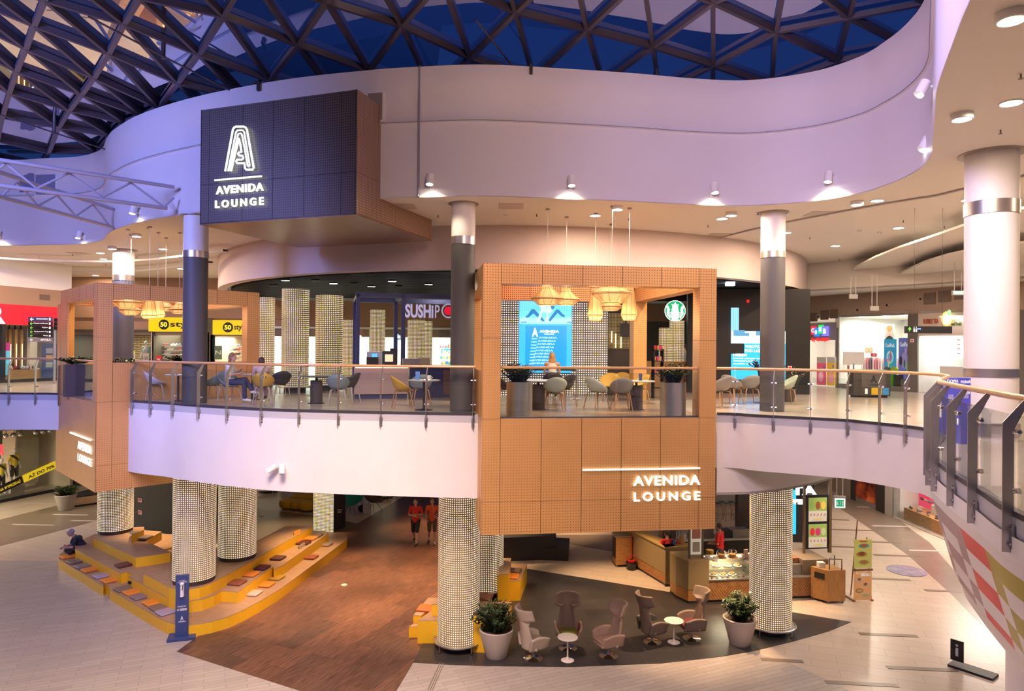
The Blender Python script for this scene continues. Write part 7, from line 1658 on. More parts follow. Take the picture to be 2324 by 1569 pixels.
for x, y, r_, l, sq in ((404, 911, .34, 'small white round table by the grey column at the left', 0), (572, 907, .34, 'white round table between the two seated people', 0), (718, 916, .42, 'dark-edged round table with slatted foot before the wide lit column', 0), (962, 931, .40, 'round table by the column holding a blue menu card and a mug', 0), (1222, 930, .42, 'white table beside the left steel planter', 1), (1444, 931, .46, 'round white-edged table with the yellow chairs', 0), (1730, 915, .46, 'dark table with a potted plant behind the dark grey column', 0)):
    c = cafe_table(l, at(x, y), r_, .74, (.66, .62, .62) if 'dark' not in l else (.12, .11, .11), bool(sq))
    if 'slatted' in l or 'yellow chairs' in l or 'beside the left' in l: MB().lathe([(.16, .02), (.16, .62)], 20).build('slatted_foot', mat('slat_dark', (.05, .04, .045), .5), c)
def tabletop_item(x, y, px_off, nm, lab, cat, b, m_):
    p = P(x, y, FL); o = b.build(nm, m_, None, M=Matrix.Translation((p.x + px_off, p.y, FL + .741))); tag(o, lab, cat)
tabletop_item(962, 931, -.16, 'menu_card', 'blue menu card standing on the round table by the column', 'menu card', MB().box((-.05, -.02, 0), (.05, .02, .2)), mat('card_blue', (.10, .22, .5), .4, emit=(.1, .2, .5), es=.3)); tabletop_item(962, 931, .12, 'mug', 'white mug beside the blue menu card', 'mug', MB().lathe([(0, 0), (.045, 0), (.05, .11), (.04, .11), (.035, .02)], 16).tube([(.05, 0, .09), (.085, 0, .06), (.045, 0, .03)], .008), mat('mug_white', (.8, .8, .8), .3))
tabletop_item(1444, 931, .1, 'menu_card', 'dark blue menu card standing on the table with yellow chairs', 'menu card', MB().box((-.04, -.02, 0), (.04, .02, .18)), mat('card_navy', (.05, .07, .18), .4)); tabletop_item(572, 907, .0, 'paper_cup', 'orange paper cup on the table between the seated people', 'cup', MB().lathe([(0, 0), (.035, 0), (.045, .12), (0, .12)], 16), mat('cup_orange', (.7, .2, .04), .5))
# planters
for x0, x1, y, sd, l in ((1149, 1208, 945, 11, 'steel cylinder planter with a leafy shrub at the left inside the copper box'), (1498, 1556, 945, 12, 'steel cylinder planter with a leafy shrub at the right inside the copper box')):
    p = P((x0 + x1) / 2, y, FL); r_ = (x1 - x0) / 2 * p.y / 1549; c = thing('steel_planter', l, 'planter', (p.x, p.y, FL)); MB().lathe([(0, 0), (r_, 0), (r_, .78), (r_ - .02, .78), (r_ - .02, .7)], 40).build('cylinder_pot', M_steel, c); MB().lathe([(0, .72), (r_ - .02, .72)], 24).build('soil', SOIL, c); plant(c, .7, 55, .38, .52, sd, LEAF2, .07)
def small_plant(x, y, z, s, sd, l, pot=True, n=22):
    p = P(x, y, z); c = thing('potted_plant', l, 'potted plant', (p.x, p.y, z)); MB().lathe([(0, 0), (.09 * s, 0), (.12 * s, .2 * s), (.10 * s, .2 * s), (.09 * s, .15 * s)], 20).build('pot', mat('pot_dark', (.06, .05, .05), .5), c); plant(c, .16 * s, n, .3 * s, .42 * s, sd, LEAF2, .07)
small_plant(1729, 857, FL + .74, 1.0, 21, 'bushy plant in a dark pot on the table before the video screen'); small_plant(1788, 912, FL, 1.9, 22, 'small plant beside the dark grey column, right side'); small_plant(1515, 905, FL, .9, 24, 'floor plant behind the right steel planter')
for i, (u, v, l) in enumerate(((.2, 2.9, 'low leafy plant on the side rail of the left copper box'), (.75, .35, 'dark leafy plant on the front parapet of the left copper box'), (3.6, 4.3, 'light leafy plant on the far parapet inside the left copper box'))):
    q = LP.pt(u, 0, -v); c = thing('planter_box', l, 'planter', (q.x, q.y, FL), math.atan2(LP.u.y, LP.u.x)); MB().box((-.35, -.15, 0), (.35, .15, .95)).build('planter_body', mat('planter_dark', (.06, .05, .06), .5), c); plant(c, .93, 26, .42, .26, 31 + i, LEAF2, .09, 1.3)
# seated people
a = at(521, 914); person('person in white top and dark trousers with white shoes, seated with legs crossed', (a[0], a[1], FL + .47), -1.5, 'cross', top=(.62, .60, .60), legs=(.03, .04, .10), shoes=(.75, .72, .72), hair=(.25, .13, .06), hairstyle='long', skin=(.55, .35, .28), s=.95)
a = at(597, 916); person('curly-haired person in beige blouse leaning on the small table, back turned', (a[0], a[1], FL + .47), .5, 'lean', top=(.50, .38, .35), legs=(.45, .30, .30), shoes=(.1, .08, .08), hair=(.06, .03, .025), hairstyle='long', s=.95)
a = at(1259, 915); person('long-haired fair person in white tank top sitting behind the grey-green chair, back turned', (a[0], a[1] + 1.3, FL + .5), .0, 'sit', top=(.75, .70, .68), legs=(.05, .05, .08), hair=(.50, .28, .10), hairstyle='long', vest=True, skin=(.62, .38, .27), s=1.0)
shell_chair('dark', 'dark shell chair under the long-haired person in a white tank top', (a[0], a[1] + 1.3, FL), 0, lab)
c = thing('rope_stanchion', 'steel rope stanchion standing before the mesh wall and blue screen', 'stanchion', at(1308, 906)); MB().lathe([(0, 0), (.19, 0), (.18, .015), (.03, .04)], 24).build('foot', M_chrome, c); MB().cyl((0, 0, .03), (0, 0, .95), .028).build('pole', M_chrome, c); MB().cyl((0, 0, .95), (0, 0, 1.0), .035).build('cap', M_chrome, c); MB().box((-2.2, -.005, .86), (-.03, .005, .91)).build('belt', M_black, c)
# pendants
G1 = 'woven pendants in the large copper box'; G2 = 'woven pendants in the left copper box'
for k_, x, y, Y, l, w_, h in (('cone', 1242, 647, 17.0, 'wide woven pendant lamp at the left in the large copper box', .80, .50), ('cone', 1285, 656, 18.0, 'smaller woven pendant lamp beside the wide left one', .74, .42), ('disc', 1389, 649, 16.6, 'broad flat woven pendant lamp in the middle of the large copper box', .98, .42), ('cone', 1386, 678, 19.0, 'small woven pendant lamp under the broad flat one', .70, .33), ('tall', 1351, 655, 17.5, 'tall woven pendant lamp left of the broad flat one', .40, .82), ('tall', 1428, 653, 16.8, 'tall woven pendant lamp right of the broad flat one', .40, .80)):
    pendant(k_, x, y, Y, l, w_, h, G1)
for k_, x, y, Y, l, w_, h in (('disc', 289, 676, 20.5, 'broad woven pendant lamp at the left in the angled copper box', .88, .32), ('disc', 296, 696, 21.5, 'lower woven pendant lamp under the broad one, angled copper box', .72, .26), ('tall', 339, 680, 20.0, 'tall woven pendant lamp, left of its pair in the angled copper box', .44, .56), ('tall', 358, 680, 21.0, 'tall woven pendant lamp, right of its pair in the angled copper box', .44, .56), ('cone', 376, 683, 22.0, 'small woven pendant lamp partly behind the tall pair', .6, .32), ('cone', 407, 687, 21.0, 'woven pendant lamp beside the grey column', .66, .33)):
    pendant(k_, x, y, Y, l, w_, h, G2)
# roof trusses
def truss(l, c1, c2, Ya, Yb, webs):
    def q(x, y): t = (x - c1[0][0]) / (c1[1][0] - c1[0][0]); return D(x, y, Ya + (Yb - Ya) * t)
    c = thing('roof_truss', l, 'truss', tuple(q(*c1[0]))); TM = mat('truss_paint', (.42, .40, .50), .4, .2)
    for cc_ in (c1, c2): o = MB().cyl(q(*cc_[0]), q(*cc_[1]), .05, n=12).build('chord', TM, None); stick(o, c)
    for a, b_ in zip(webs, webs[1:]): o = MB().cyl(q(*a), q(*b_), .028, n=8).build('web_member', TM, None); stick(o, c)
truss('front tubular steel truss entering from the left edge, longer one', ((-60, 354), (395, 425)), ((-60, 413), (379, 473)), 15.0, 18.0, [(-45, 415), (14, 371), (84, 428), (157, 393), (232, 448), (297, 415), (372, 470), (395, 449)])
truss('rear tubular steel truss at the left edge, lower and shorter one', ((-60, 372), (257, 475)), ((-60, 430), (255, 516)), 15.5, 20.6, [(-30, 438), (2, 447), (39, 413), (86, 468), (130, 443), (172, 491), (211, 464), (247, 511)])
# lounge ceiling spots
for i, (x, y) in enumerate(((648, 645), (757, 645), (843, 645), (890, 645), (973, 645), (622, 643), (716, 643), (805, 672), (905, 664))):
    p = D(x, y, 22.5 + (i % 3)); c = thing('track_spot', 'small linear spot lamp between the black ceiling fins of the lounge', 'spotlight', (p.x, p.y, BZ - .02), group='linear spots between the ceiling fins'); MB().box((-.13, -.06, -.05), (.13, .06, .02)).build('lamp_body', M_black, c)
    if i < 5: MB().box((-.12, -.062, -.052), (.12, .05, -.051)).build('lamp_lens', LAMP, c)
# ================================================================== COFFEE KIOSK AND GROUND FLOOR EDGES
KH = mat('kiosk_khaki', (.33, .24, .12), .5, noise=.06, nscale=30); KW = m_wood('kiosk_wood', (.36, .16, .05), (.52, .26, .09), (1, 8, 1)); KHL = mat('kiosk_trim', (.45, .30, .10), .45)
def m_chev():
    g = NG('chevron_slats'); sp = g.new('SeparateXYZ'); g.ln(g.coords('UV'), sp.inputs[0])
    a = g.math('PINGPONG', sp.outputs[0], 1.15); v = g.math('ADD', a, g.math('MULTIPLY', sp.outputs[1], .75)); f = g.math('FRACT', g.math('DIVIDE', v, .085)); h = g.math('LESS_THAN', f, .16)
    n = g.new('TexNoise'); n.inputs['Scale'].default_value = 6; g.ln(g.coords('UV'), n.inputs['Vector'])
    g.ln(g.mix(h, g.ramp(n.outputs[0], [(.3, (.34, .15, .05)), (.7, (.50, .25, .09))]), (.05, .02, .008)), g.b.inputs['Base Color']); g.b.inputs['Roughness'].default_value = .5; return g.m
KF = Plane(tuple(P(1562, 1371)[:2]), tuple((P(1850, 1358) - P(1562, 1371))[:2]))
U = lambda x, y=1365: KF.hit(x, y)[0]
uR = U(1850, 1358)
kio = thing('coffee_kiosk_counter', 'front of the coffee kiosk: slanted wooden slats below a glass pastry case', 'kiosk counter', M=KF.mat(0, 0, 0))
wallbox(KF, .65, uR, .08, .66, -.9, 0, m_chev(), 'slatted_front', kio); wallbox(KF, .65, uR, 0, .08, -.85, -.06, M_black, 'plinth', kio); wallbox(KF, .65, uR, .66, .70, -.95, .03, M_steel, 'steel_ledge', kio)
wallbox(KF, .68, 1.98, .70, 1.2, -.06, -.045, G_glass, 'glass_pane', kio); wallbox(KF, .66, 2.1, 1.2, 1.22, -.55, -.03, G_glass, 'glass_top', kio); wallbox(KF, .68, 2.1, .70, 1.2, -.8, -.7, mat('case_back', (.5, .42, .3), .4), 'case_back', kio); wallbox(KF, .7, 2.0, .93, .94, -.68, -.2, G_glass, 'glass_shelf', kio)
wallbox(KF, .66, 2.0, 1.16, 1.18, -.68, -.62, glow('case_light', (1, .85, .6), 12), 'case_light', kio); wallbox(KF, 2.1, uR, .70, 1.0, -.8, -.15, mat('case_steel', (.35, .32, .28), .35, .6), 'service_case', kio)
p_ = KF.pt(1.3, 1.1, -.3); light('AREA', 'case_lamp', p_, 14, (1, .82, .55), .8, aim=(p_.x, p_.y, 0))
tw = thing('kiosk_tower', 'khaki block with wooden base at the left kiosk corner, carrying a menu sign', 'counter block', M=KF.mat(0, 0, 0))
A0 = P(1534, 1358); poly = [tuple(A0[:2]), tuple(KF.pt(0, 0)[:2]), tuple(KF.pt(.64, 0)[:2]), tuple((KF.pt(.64, 0) - KF.n * 1.0)[:2]), tuple((A0 - KF.n * .5)[:2])]
ce_ = sum((V((*q, 0)) for q in poly), V((0, 0, 0))) / 5; gp = [tuple((ce_ + (V((*q, 0)) - ce_) * 1.02)[:2]) for q in poly]
for nm, pl_, z0, z1, m_ in (('plinth', poly, 0, .08, M_black), ('wooden_base', poly, .08, .42, KW), ('upper_block', gp, .42, 1.28, KH)): o = MB().prism(pl_, z0, z1).build(nm, m_, None, smooth=False); stick(o, tw)
# left bar
LB = thing('kiosk_bar', 'long khaki bar with pale wooden rim running back from the kiosk, cash desk on it', 'counter', tuple(P(1510, 1332)))
b0 = P(1433, 1285); b1 = P(1510, 1332); dr = (b1 - b0).normalized(); sd = V((dr.y, -dr.x, 0)) * -1; far = b0 - dr * 1.4
def q4(a, b_, w_, o0=0.0): return [tuple((a + sd * o0)[:2]), tuple((b_ + sd * o0)[:2]), tuple((b_ + sd * (o0 + w_))[:2]), tuple((a + sd * (o0 + w_))[:2])]
for nm, w_, z0, z1, m_, o0 in (('plinth', .35, 0, .08, M_black, .05), ('wooden_base', .42, .08, .40, KW, .01), ('bar_front', .42, .40, 1.22, KH, 0), ('bar_top', .46, 1.22, 1.27, KHL, -.03)): o = MB().prism(q4(far, b1, w_, o0), z0, z1).build(nm, m_, None, smooth=False); stick(o, LB)
e1 = b1; e2 = e1 + KF.u * 1.1
for nm, z0, z1, m_, w_ in (('plinth', 0, .08, M_black, .3), ('bar_end', .08, 1.22, KH, .35), ('bar_top', 1.22, 1.27, KHL, .4)): o = MB().prism([tuple(e1[:2]), tuple(e2[:2]), tuple((e2 - KF.n * w_)[:2]), tuple((e1 - KF.n * w_)[:2])], z0, z1).build(nm, m_, None, smooth=False); stick(o, LB)
wt2 = thing('work_counter', 'white back counter of the kiosk crowded with coffee equipment', 'counter', tuple(P(1600, 1250)))
for nm, z0, z1, m_ in (('counter_body', 0, .86, M_black), ('worktop', .86, .9, mat('worktop_pale', (.6, .55, .48), .3))): 
    o = MB().box((.5, -4.1, z0), (5.2, -3.4, z1)).build(nm, m_, None, M=KF.mat(0, 0, 0) @ Matrix.Scale(-1, 4, (0, 1, 0)), smooth=False); stick(o, wt2)
wi = thing('work_counter', 'black inner counter just behind the pastry case', 'counter', M=KF.mat(0, 0, 0)); wallbox(KF, .65, 2.9, 0, .9, -1.8, -1.0, M_black, 'counter_body', wi)
def kb(u, d, z, dims, m_, nm, lab, cat, cyl=False, grp=None):
    b = MB(); w_, dp, h = dims
    if cyl: b.lathe([(0, 0), (w_ / 2, 0), (dp / 2, h), (0, h)], 16)
    else: b.box((-w_ / 2, -dp / 2, 0), (w_ / 2, dp / 2, h))
    o = b.build(nm, m_, None, M=KF.mat(u, z, -d), bevel=0 if cyl else .008); tag(o, lab, cat, grp); return o
WPL = mat('plate_white', (.8, .76, .68), .35); PAS = mat('pastry', (.5, .26, .09), .7, noise=.3, nscale=20); STL = M_steel
for i, (u, d, z) in enumerate(((.95, .35, .70), (1.25, .30, .70), (1.55, .35, .70), (1.1, .5, .94), (1.45, .45, .94), (1.75, .4, .94))):
    c = thing('pastry_plate', 'round plate heaped with pastries in the glass case', 'plate', M=KF.mat(u, z + .002, -d), group='pastry plates in the glass case'); MB().lathe([(0, 0), (.08, 0), (.13, .02), (0, .015)], 20).build('plate', WPL, c)
    for k_ in range(6): a = k_ * 1.05; MB().ball((.06 * math.cos(a), .06 * math.sin(a), .045 + .02 * (k_ % 2)), (.04, .035, .028), 8, 6).build('pastry', PAS, c)
for i in range(7): kb(.78 + .17 * i, .09, .702, (.07, .012, .05), mat('tag_%d' % (i % 3), ((.6, .1, .15), (.75, .72, .65), (.65, .3, .2))[i % 3], .5), 'price_tag', 'small price tag standing at the front of the pastry case', 'price tag', grp='price tags in the pastry case')
for i, (u, d, l) in enumerate(((1.22, .40, 'glass cake dome with a brown cake on the pastry case, left'), (1.60, .42, 'glass cake dome on the pastry case, right'))):
    c = thing('cake_dome', l, 'cake dome', M=KF.mat(u, 1.222, -d)); MB().lathe([(0, 0), (.16, 0), (.16, .02), (0, .02)], 24).build('board', KW, c); MB().lathe([(0, .02), (.11, .02), (.11, .1), (0, .1)], 20).build('cake', PAS, c); MB().lathe([(.145, .02), (.145, .15), (.11, .21), (.03, .24), (0, .24)], 24).build('glass_dome', G_glass, c); MB().ball((0, 0, .26), .02).build('knob', G_glass, c)
for i, (u, d, h) in enumerate(((.78, .25, .07), (.98, .28, .07), (.88, .10, .05), (.80, .45, .06))):
    kb(u, d, 1.222, (.17, .17, h), WPL, 'white_canister', ('white lidded canister at the left end of the pastry case', 'white lidded canister second from the left on the case', 'low white canister at the front left of the case', 'white canister behind the other three')[i], 'canister', True)
kb(1.95, .25, 1.222, (.13, .05, .28), mat('leaflet', (.55, .35, .3), .5), 'leaflet_holder', 'narrow printed leaflet holder on the pastry case near the column', 'leaflet holder'); kb(2.1, .35, 1.222, (.14, .17, .12), WPL, 'sugar_bowl', 'round white bowl on the pastry case by the column', 'bowl', True)
kb(1.25, 1.3, .9, (.2, .24, .3), mat('paper_bag_gold', (.45, .28, .08), .6), 'paper_bag', 'brown paper bag standing on the inner counter', 'bag', True); kb(.75, 1.35, .9, (.12, .1, .26), WPL, 'napkin_dispenser', 'white upright napkin dispenser on the inner counter', 'dispenser')
for i in range(7): kb(1.55 + .09 * i, 1.25 + .08 * (i % 2), .9, (.06, .045, .2 + .03 * (i % 3)), mat('bottle_%d' % (i % 3), ((.5, .4, .3), (.1, .05, .03), (.55, .5, .45))[i % 3], .3), 'syrup_bottle', 'syrup bottle in the row on the inner counter', 'bottle', True, 'syrup bottles on the inner counter')
for i, (u, w_, h, col, l) in enumerate(((.75, .5, .35, (.15, .13, .12), 'dark espresso grinder on the back counter, left'), (3.4, .7, .3, (.3, .28, .26), 'steel sink block on the back counter'), (2.2, .4, .35, (.25, .22, .2), 'steel mixer on the back counter beside the person in red'), (2.9, .45, .28, (.05, .05, .06), 'black oven with dark window on the back counter'))):
    kb(u, 3.75, .9, (w_, .4, h), mat('equip_%d' % i, col, .3, .5), 'kitchen_machine', l, 'appliance')
for i in range(10): kb(1.35 + .14 * i, 3.65, .9, (.08, .09, .16 + .06 * (i % 2)), STL if i % 3 else WPL, 'steel_jug', 'steel jug or cup standing on the back counter', 'jug', True, 'jugs on the back counter')
for u in (1.2, 1.32): kb(u, 3.9, .9, (.03, .03, .55), M_steel, 'beer_tap', 'tall steel tap on the back counter', 'tap', True, 'steel taps')
rc = thing('cash_register', 'pale cash register and printer on the long bar', 'cash register', M=Matrix.Translation((b1.x + .25, b1.y + .9, 0))); MB().box((-.25, .0, .0), (.25, .5, 1.0)).build('register_stand', M_black, rc); MB().box((-.22, .05, 1.0), (.2, .4, 1.22)).build('register_body', mat('register_pale', (.6, .58, .54), .4), rc, bevel=.02); MB().box((-.14, .0, 1.22), (.14, .12, 1.4)).build('register_screen', M_black, rc)
for i, (dx, cl, l) in enumerate(((.35, (.05, .15, .5), 'blue drink can on the bar beside the register'), (.48, (.6, .05, .03), 'red drink can on the bar beside the register'), (.62, (.5, .3, .1), 'brown paper bag on the bar right of the cans'))): o = MB().cyl((0, 0, 0), (0, 0, .16 if i < 2 else .26), .045 if i < 2 else .08, n=14).build('drink_can' if i < 2 else 'paper_bag', mat('can_%d' % i, cl, .3), None, M=Matrix.Translation((b1.x + dx, b1.y + .35, 1.271 if 1 else 0))); tag(o, l, 'can' if i < 2 else 'bag')
a = KF.pt(2.05, 0, -2.3); person('barista in red T-shirt standing inside the kiosk, looking down', (a.x, a.y, 0), .9, 'stand', top=(.65, .015, .02), legs=(.03, .03, .03), hair=(.10, .05, .03), arm=dict(wrL=(-.1, .3, 1.05), wrR=(.1, .32, 1.05)))
a = KF.pt(.05, 0, -1.9); person('person in red mostly hidden behind the menu sign at the bar', (a.x, a.y, 0), .2, 'stand', top=(.65, .03, .03), legs=(.03, .03, .03), s=.96)
# menu signs on posts
MEN = mat('menu_paper', (.72, .68, .58), .5, emit=(.7, .65, .55), es=.25)
c = thing('menu_sign', 'narrow menu sign on two posts seen from the side, on the khaki block', 'menu sign', M=KF.mat(.3, 1.28, -.25)); POST = mat('post_olive', (.16, .13, .09), .4, .3)
for x in (-.2, .22): MB().box((x, -.03, 0), (x + .05, .03, 1.5)).build('post', POST, c)
MB().box((-.13, -.02, .12), (.2, .02, 1.4)).build('menu_panel', MEN, c); MB().box((-.1, -.025, .6), (.17, -.021, .95)).build('cup_picture', mat('cup_pic', (.5, .2, .15), .5), c); MB().box((-.08, -.025, .2), (.15, -.021, .5)).build('menu_text', mat('menu_dim', (.45, .4, .35), .5), c)
rb = thing('kiosk_tower', 'grey-brown block at the right end of the kiosk carrying the framed menu board', 'counter block', M=KF.mat(0, 0, 0)); wallbox(KF, uR - .35, uR + .5, .0, 1.15, -1.3, -.1, mat('block_taupe', (.22, .17, .12), .5), 'upper_block', rb)
MP2 = Plane(tuple(KF.pt(uR, 0, -.75)[:2]), tuple(KF.u[:2])); c, r = wthing(MP2, 1829, 1124, 1879, 1246, 'menu_board', 'black framed menu board with drink pictures, two panels one above the other', 'menu board')
wallbox(MP2, r[0], r[1], r[2], r[3], -.06, 0, M_black, 'board_frame', c); u0, u1, z0, z1 = MP2.rect(1881, 1100, 1887, 1255); wallbox(MP2, u0, u1, 1.15, z1 + .3, -.06, .02, mat('post_brown', (.20, .14, .08), .4, .3), 'post', c); wallbox(MP2, r[0] - .08, r[0] - .02, 1.15, z1 + .3, -.06, .02, mat('post_brown'), 'post', c)
for y0, y1, cols in ((1130, 1184, ((.25, .4, .1), (.3, .08, .03), (.8, .55, .1))), (1190, 1243, ((.7, .03, .05), (.65, .03, .2), (.55, .6, .3)))):
    ra = MP2.rect(1835, y0, 1876, y1); wallbox(MP2, ra[0], ra[1], ra[2], ra[3], 0, .01, MEN, 'menu_panel', c); h = ra[3] - ra[2]; wallbox(MP2, ra[0], ra[1], ra[2] + .45 * h, ra[3], .01, .012, mat('menu_green', (.35, .5, .12), .5, emit=(.35, .5, .12), es=.25), 'picture_field', c)
    blobs(c, MP2, ra, .01, [(.2 + .3 * i, .68, .13, .17, cl) for i, cl in enumerate(cols)] + [(.12 + .19 * i, .3, .035, .05, (.5, .2, .1)) for i in range(5)] + [(.5, .12, .3, .03, (.7, .5, .15))])
# lit letters above the kiosk
CF = Plane((0, 23.2), (1, -.05)); c = thing('kiosk_letters', 'glowing white shop letters above the kiosk, partly behind the mesh column', 'shop sign', M=CF.mat(CF.hit(1800, 1120)[0], CF.hit(1800, 1120)[1], 0)); CLW = glow('letter_cool', (.85, .95, 1), 2)
for t, x0, y0, x1, y1 in (('COSTA', 1712, 1102, 1853, 1123), ('COFFEE', 1766, 1133, 1827, 1144)): u0, u1, z0, z1 = CF.rect(x0, y0, x1, y1); text_on(CF, t, u0, u1, z0, z1, CLW, 'lettering', .05, .04, .06, c)
for u in (CF.hit(1720, 1110)[0], CF.hit(1845, 1110)[0]): zt_ = CF.hit(1800, 1110)[1]; wallbox(CF, u, u + .03, zt_ - .1, 4.8, -.02, .03, M_black, 'sign_hanger', c)
BKW = Plane((0, 25.5), (1, -.05)); pxbox(BKW, 1675, 1110, 1708, 1205, -.4, 0, mat('pillar_dark', (.06, .045, .04), .4), 'wall_kiosk_pillar'); pxbox(BKW, 1790, 1100, 1832, 1232, -.4, -.02, M_black, 'wall_kiosk_screen'); c, r = wthing(BKW, 1780, 1112, 1806, 1212, 'video_screen', 'bright blue screen strip right of the kiosk mesh column', 'screen'); wallbox(BKW, r[0], r[1], r[2], r[3], 0, .03, SB('scr_blue', BLU, 1.4), 'screen_panel', c)
# bar stools far behind
for i, (x, l) in enumerate(((1634, 'bar stool with grey shell behind the kiosk, left'), (1654, 'bar stool with grey shell behind the kiosk, middle'), (1672, 'bar stool with grey shell behind the kiosk, right'))):
    p = P(x, 1182, 0); c = thing('bar_stool', l, 'bar stool', (p.x, p.y, 0)); MB().lathe([(0, .74), (.19, .76), (.23, .84), (.22, .85), (.17, .78), (0, .76)], 20).build('seat', mat('stool_grey', (.16, .17, .18), .5), c)
    for sx in (-1, 1):
        for sy in (-1, 1): MB().cyl((sx * .1, sy * .1, .75), (sx * .22, sy * .22, 0), .018, .013, 8).build('leg', KW, c)
    MB().tube([(sx * .17, sy * .17, .28) for sx, sy in ((-1, -1), (1, -1), (1, 1), (-1, 1))], .008, 6, True).build('foot_ring', M_black, c)
p = P(1655, 1200, 0); ch = thing('high_table', 'grey high bar wall behind the stools', 'bar', (p.x, p.y + 4, 0)); MB().box((-3, 0, 0), (2, .4, 1.1)).build('bar_front', mat('bar_wall_grey', (.25, .22, .2), .5), ch)
# red coffee machine and glasses at the right
a = KF.pt(uR - .75, .0, -1.15); c = thing('espresso_machine', 'red espresso machine with glowing glasses on top at the right of the kiosk', 'coffee machine', (a.x, a.y, 0), math.atan2(KF.u.y, KF.u.x)); MB().box((-.45, -.3, 0), (.45, .3, .9)).build('machine_stand', M_black, c); MB().box((-.42, -.26, .9), (.42, .26, 1.08)).build('drip_base', mat('machine_dark', (.05, .04, .04), .3), c); MB().box((-.42, -.1, 1.05), (.42, .26, 1.42)).build('machine_body', mat('machine_red', (.55, .02, .02), .25), c, bevel=.03)
for x in (-.25, 0, .25): MB().cyl((x, -.18, 1.2), (x, -.12, 1.26), .035).cyl((x, -.32, 1.2), (x, -.18, 1.21), .015).build('group_head', M_chrome, c)
for i in range(10): MB().lathe([(.0, 1.42), (.03, 1.42), (.035, 1.55)], 12, (-.36 + .08 * i, .05 * (i % 2), 0)).build('glass', mat('warm_glass', (.8, .7, .5), .2, emit=(1, .75, .4), es=.6), c)
for i, (u, l, cl) in enumerate(((uR - .62, 'round wooden tray block on the right counter', (.30, .12, .04)), (uR - .9, 'small green and red cup group on the right counter', (.2, .4, .05)))): kb(u, .45, 1.0, ((.5, .3, .16) if i == 0 else (.14, .14, .12)), mat('tray_%d' % i, cl, .5), 'counter_tray', l, 'tray')
# condiment cart
cp_ = P(1877, 1371); c = thing('condiment_cart', 'wooden condiment cart on castors with napkin box and glass frame on top', 'cart', (cp_.x, cp_.y, 0), .06); KW2 = m_wood('cart_wood', (.40, .19, .06), (.55, .29, .10), (7, 1, 1))
MB().add([(0, 0, .07), (.58, .02, .07), (.46, .62, .07), (-.3, .40, .07), (0, 0, 1.0), (.58, .02, 1.0), (.46, .62, 1.0), (-.3, .40, 1.0)], [(3, 2, 1, 0), (4, 5, 6, 7), (0, 1, 5, 4), (1, 2, 6, 5), (2, 3, 7, 6), (3, 0, 4, 7)]).build('cart_body', KW2, c, smooth=False)
for x, y in ((.05, .04), (.52, .06), (-.22, .38), (.4, .55)): MB().cyl((x - .015, y, .035), (x + .015, y, .035), .035).build('castor', M_steel, c)
MB().add([(-.24, .31, .70), (-.05, .055, .70), (-.05, .055, .88), (-.24, .31, .88)], [(0, 1, 2, 3)]).build('vent_grille', M_black, c, M=None).location = (-.004, -.006, 0)
MB().box((-.12, .24, 1.0), (.08, .42, 1.16)).build('napkin_box', WPL, c, bevel=.01); MB().tube([(.12, .1, 1.0), (.12, .1, 1.32), (.5, .5, 1.32), (.5, .5, 1.0)], .018, 6).tube([(.12, .1, 1.32), (.48, .05, 1.32), (.48, .05, 1.0)], .018, 6).build('glass_frame', POST, c); MB().box((.2, .1, 1.0), (.3, .2, 1.14)).box((.33, .12, 1.0), (.42, .2, 1.16)).build('sachet_jars', G_glass, c)
# trolley and mop bucket at the left
p = P(1404, 1288); c = thing('service_trolley', 'wooden tray trolley with steel top left of the long bar', 'trolley', (p.x, p.y, 0), .1); MB().box((-.1, 0, .08), (.48, .5, 1.05)).build('trolley_body', KW, c); MB().box((-.13, -.02, 1.05), (.5, .52, 1.08)).build('tray_top', M_steel, c); MB().box((-.11, .03, .3), (-.1, .47, 1.0)).build('tray_slots', M_black, c)
for x, y in ((-.06, .05), (.43, .05), (.43, .45)): MB().cyl((x - .015, y, .04), (x + .015, y, .04), .04).build('castor', M_steel, c)
p = P(1433, 1293); c = thing('mop_bucket', 'black mop bucket with red wringer and handle beside the bar', 'bucket', (p.x, p.y, 0)); MB().lathe([(0, 0), (.15, 0), (.2, .26), (.18, .26), (.15, .03)], 20).build('bucket_body', M_black, c); MB().lathe([(.02, .24), (.13, .26), (.14, .32), (.05, .34)], 16).build('wringer', mat('plastic_red', (.5, .02, .02), .4), c); MB().tube([(-.19, 0, .24), (-.16, 0, .42), (0, 0, .5), (.16, 0, .42), (.19, 0, .24)], .012, 6).build('handle', mat('plastic_red'), c); MB().cyl((.02, .1, .2), (.06, .25, 1.5), .012, n=8).build('mop_stick', mat('plastic_red'), c)
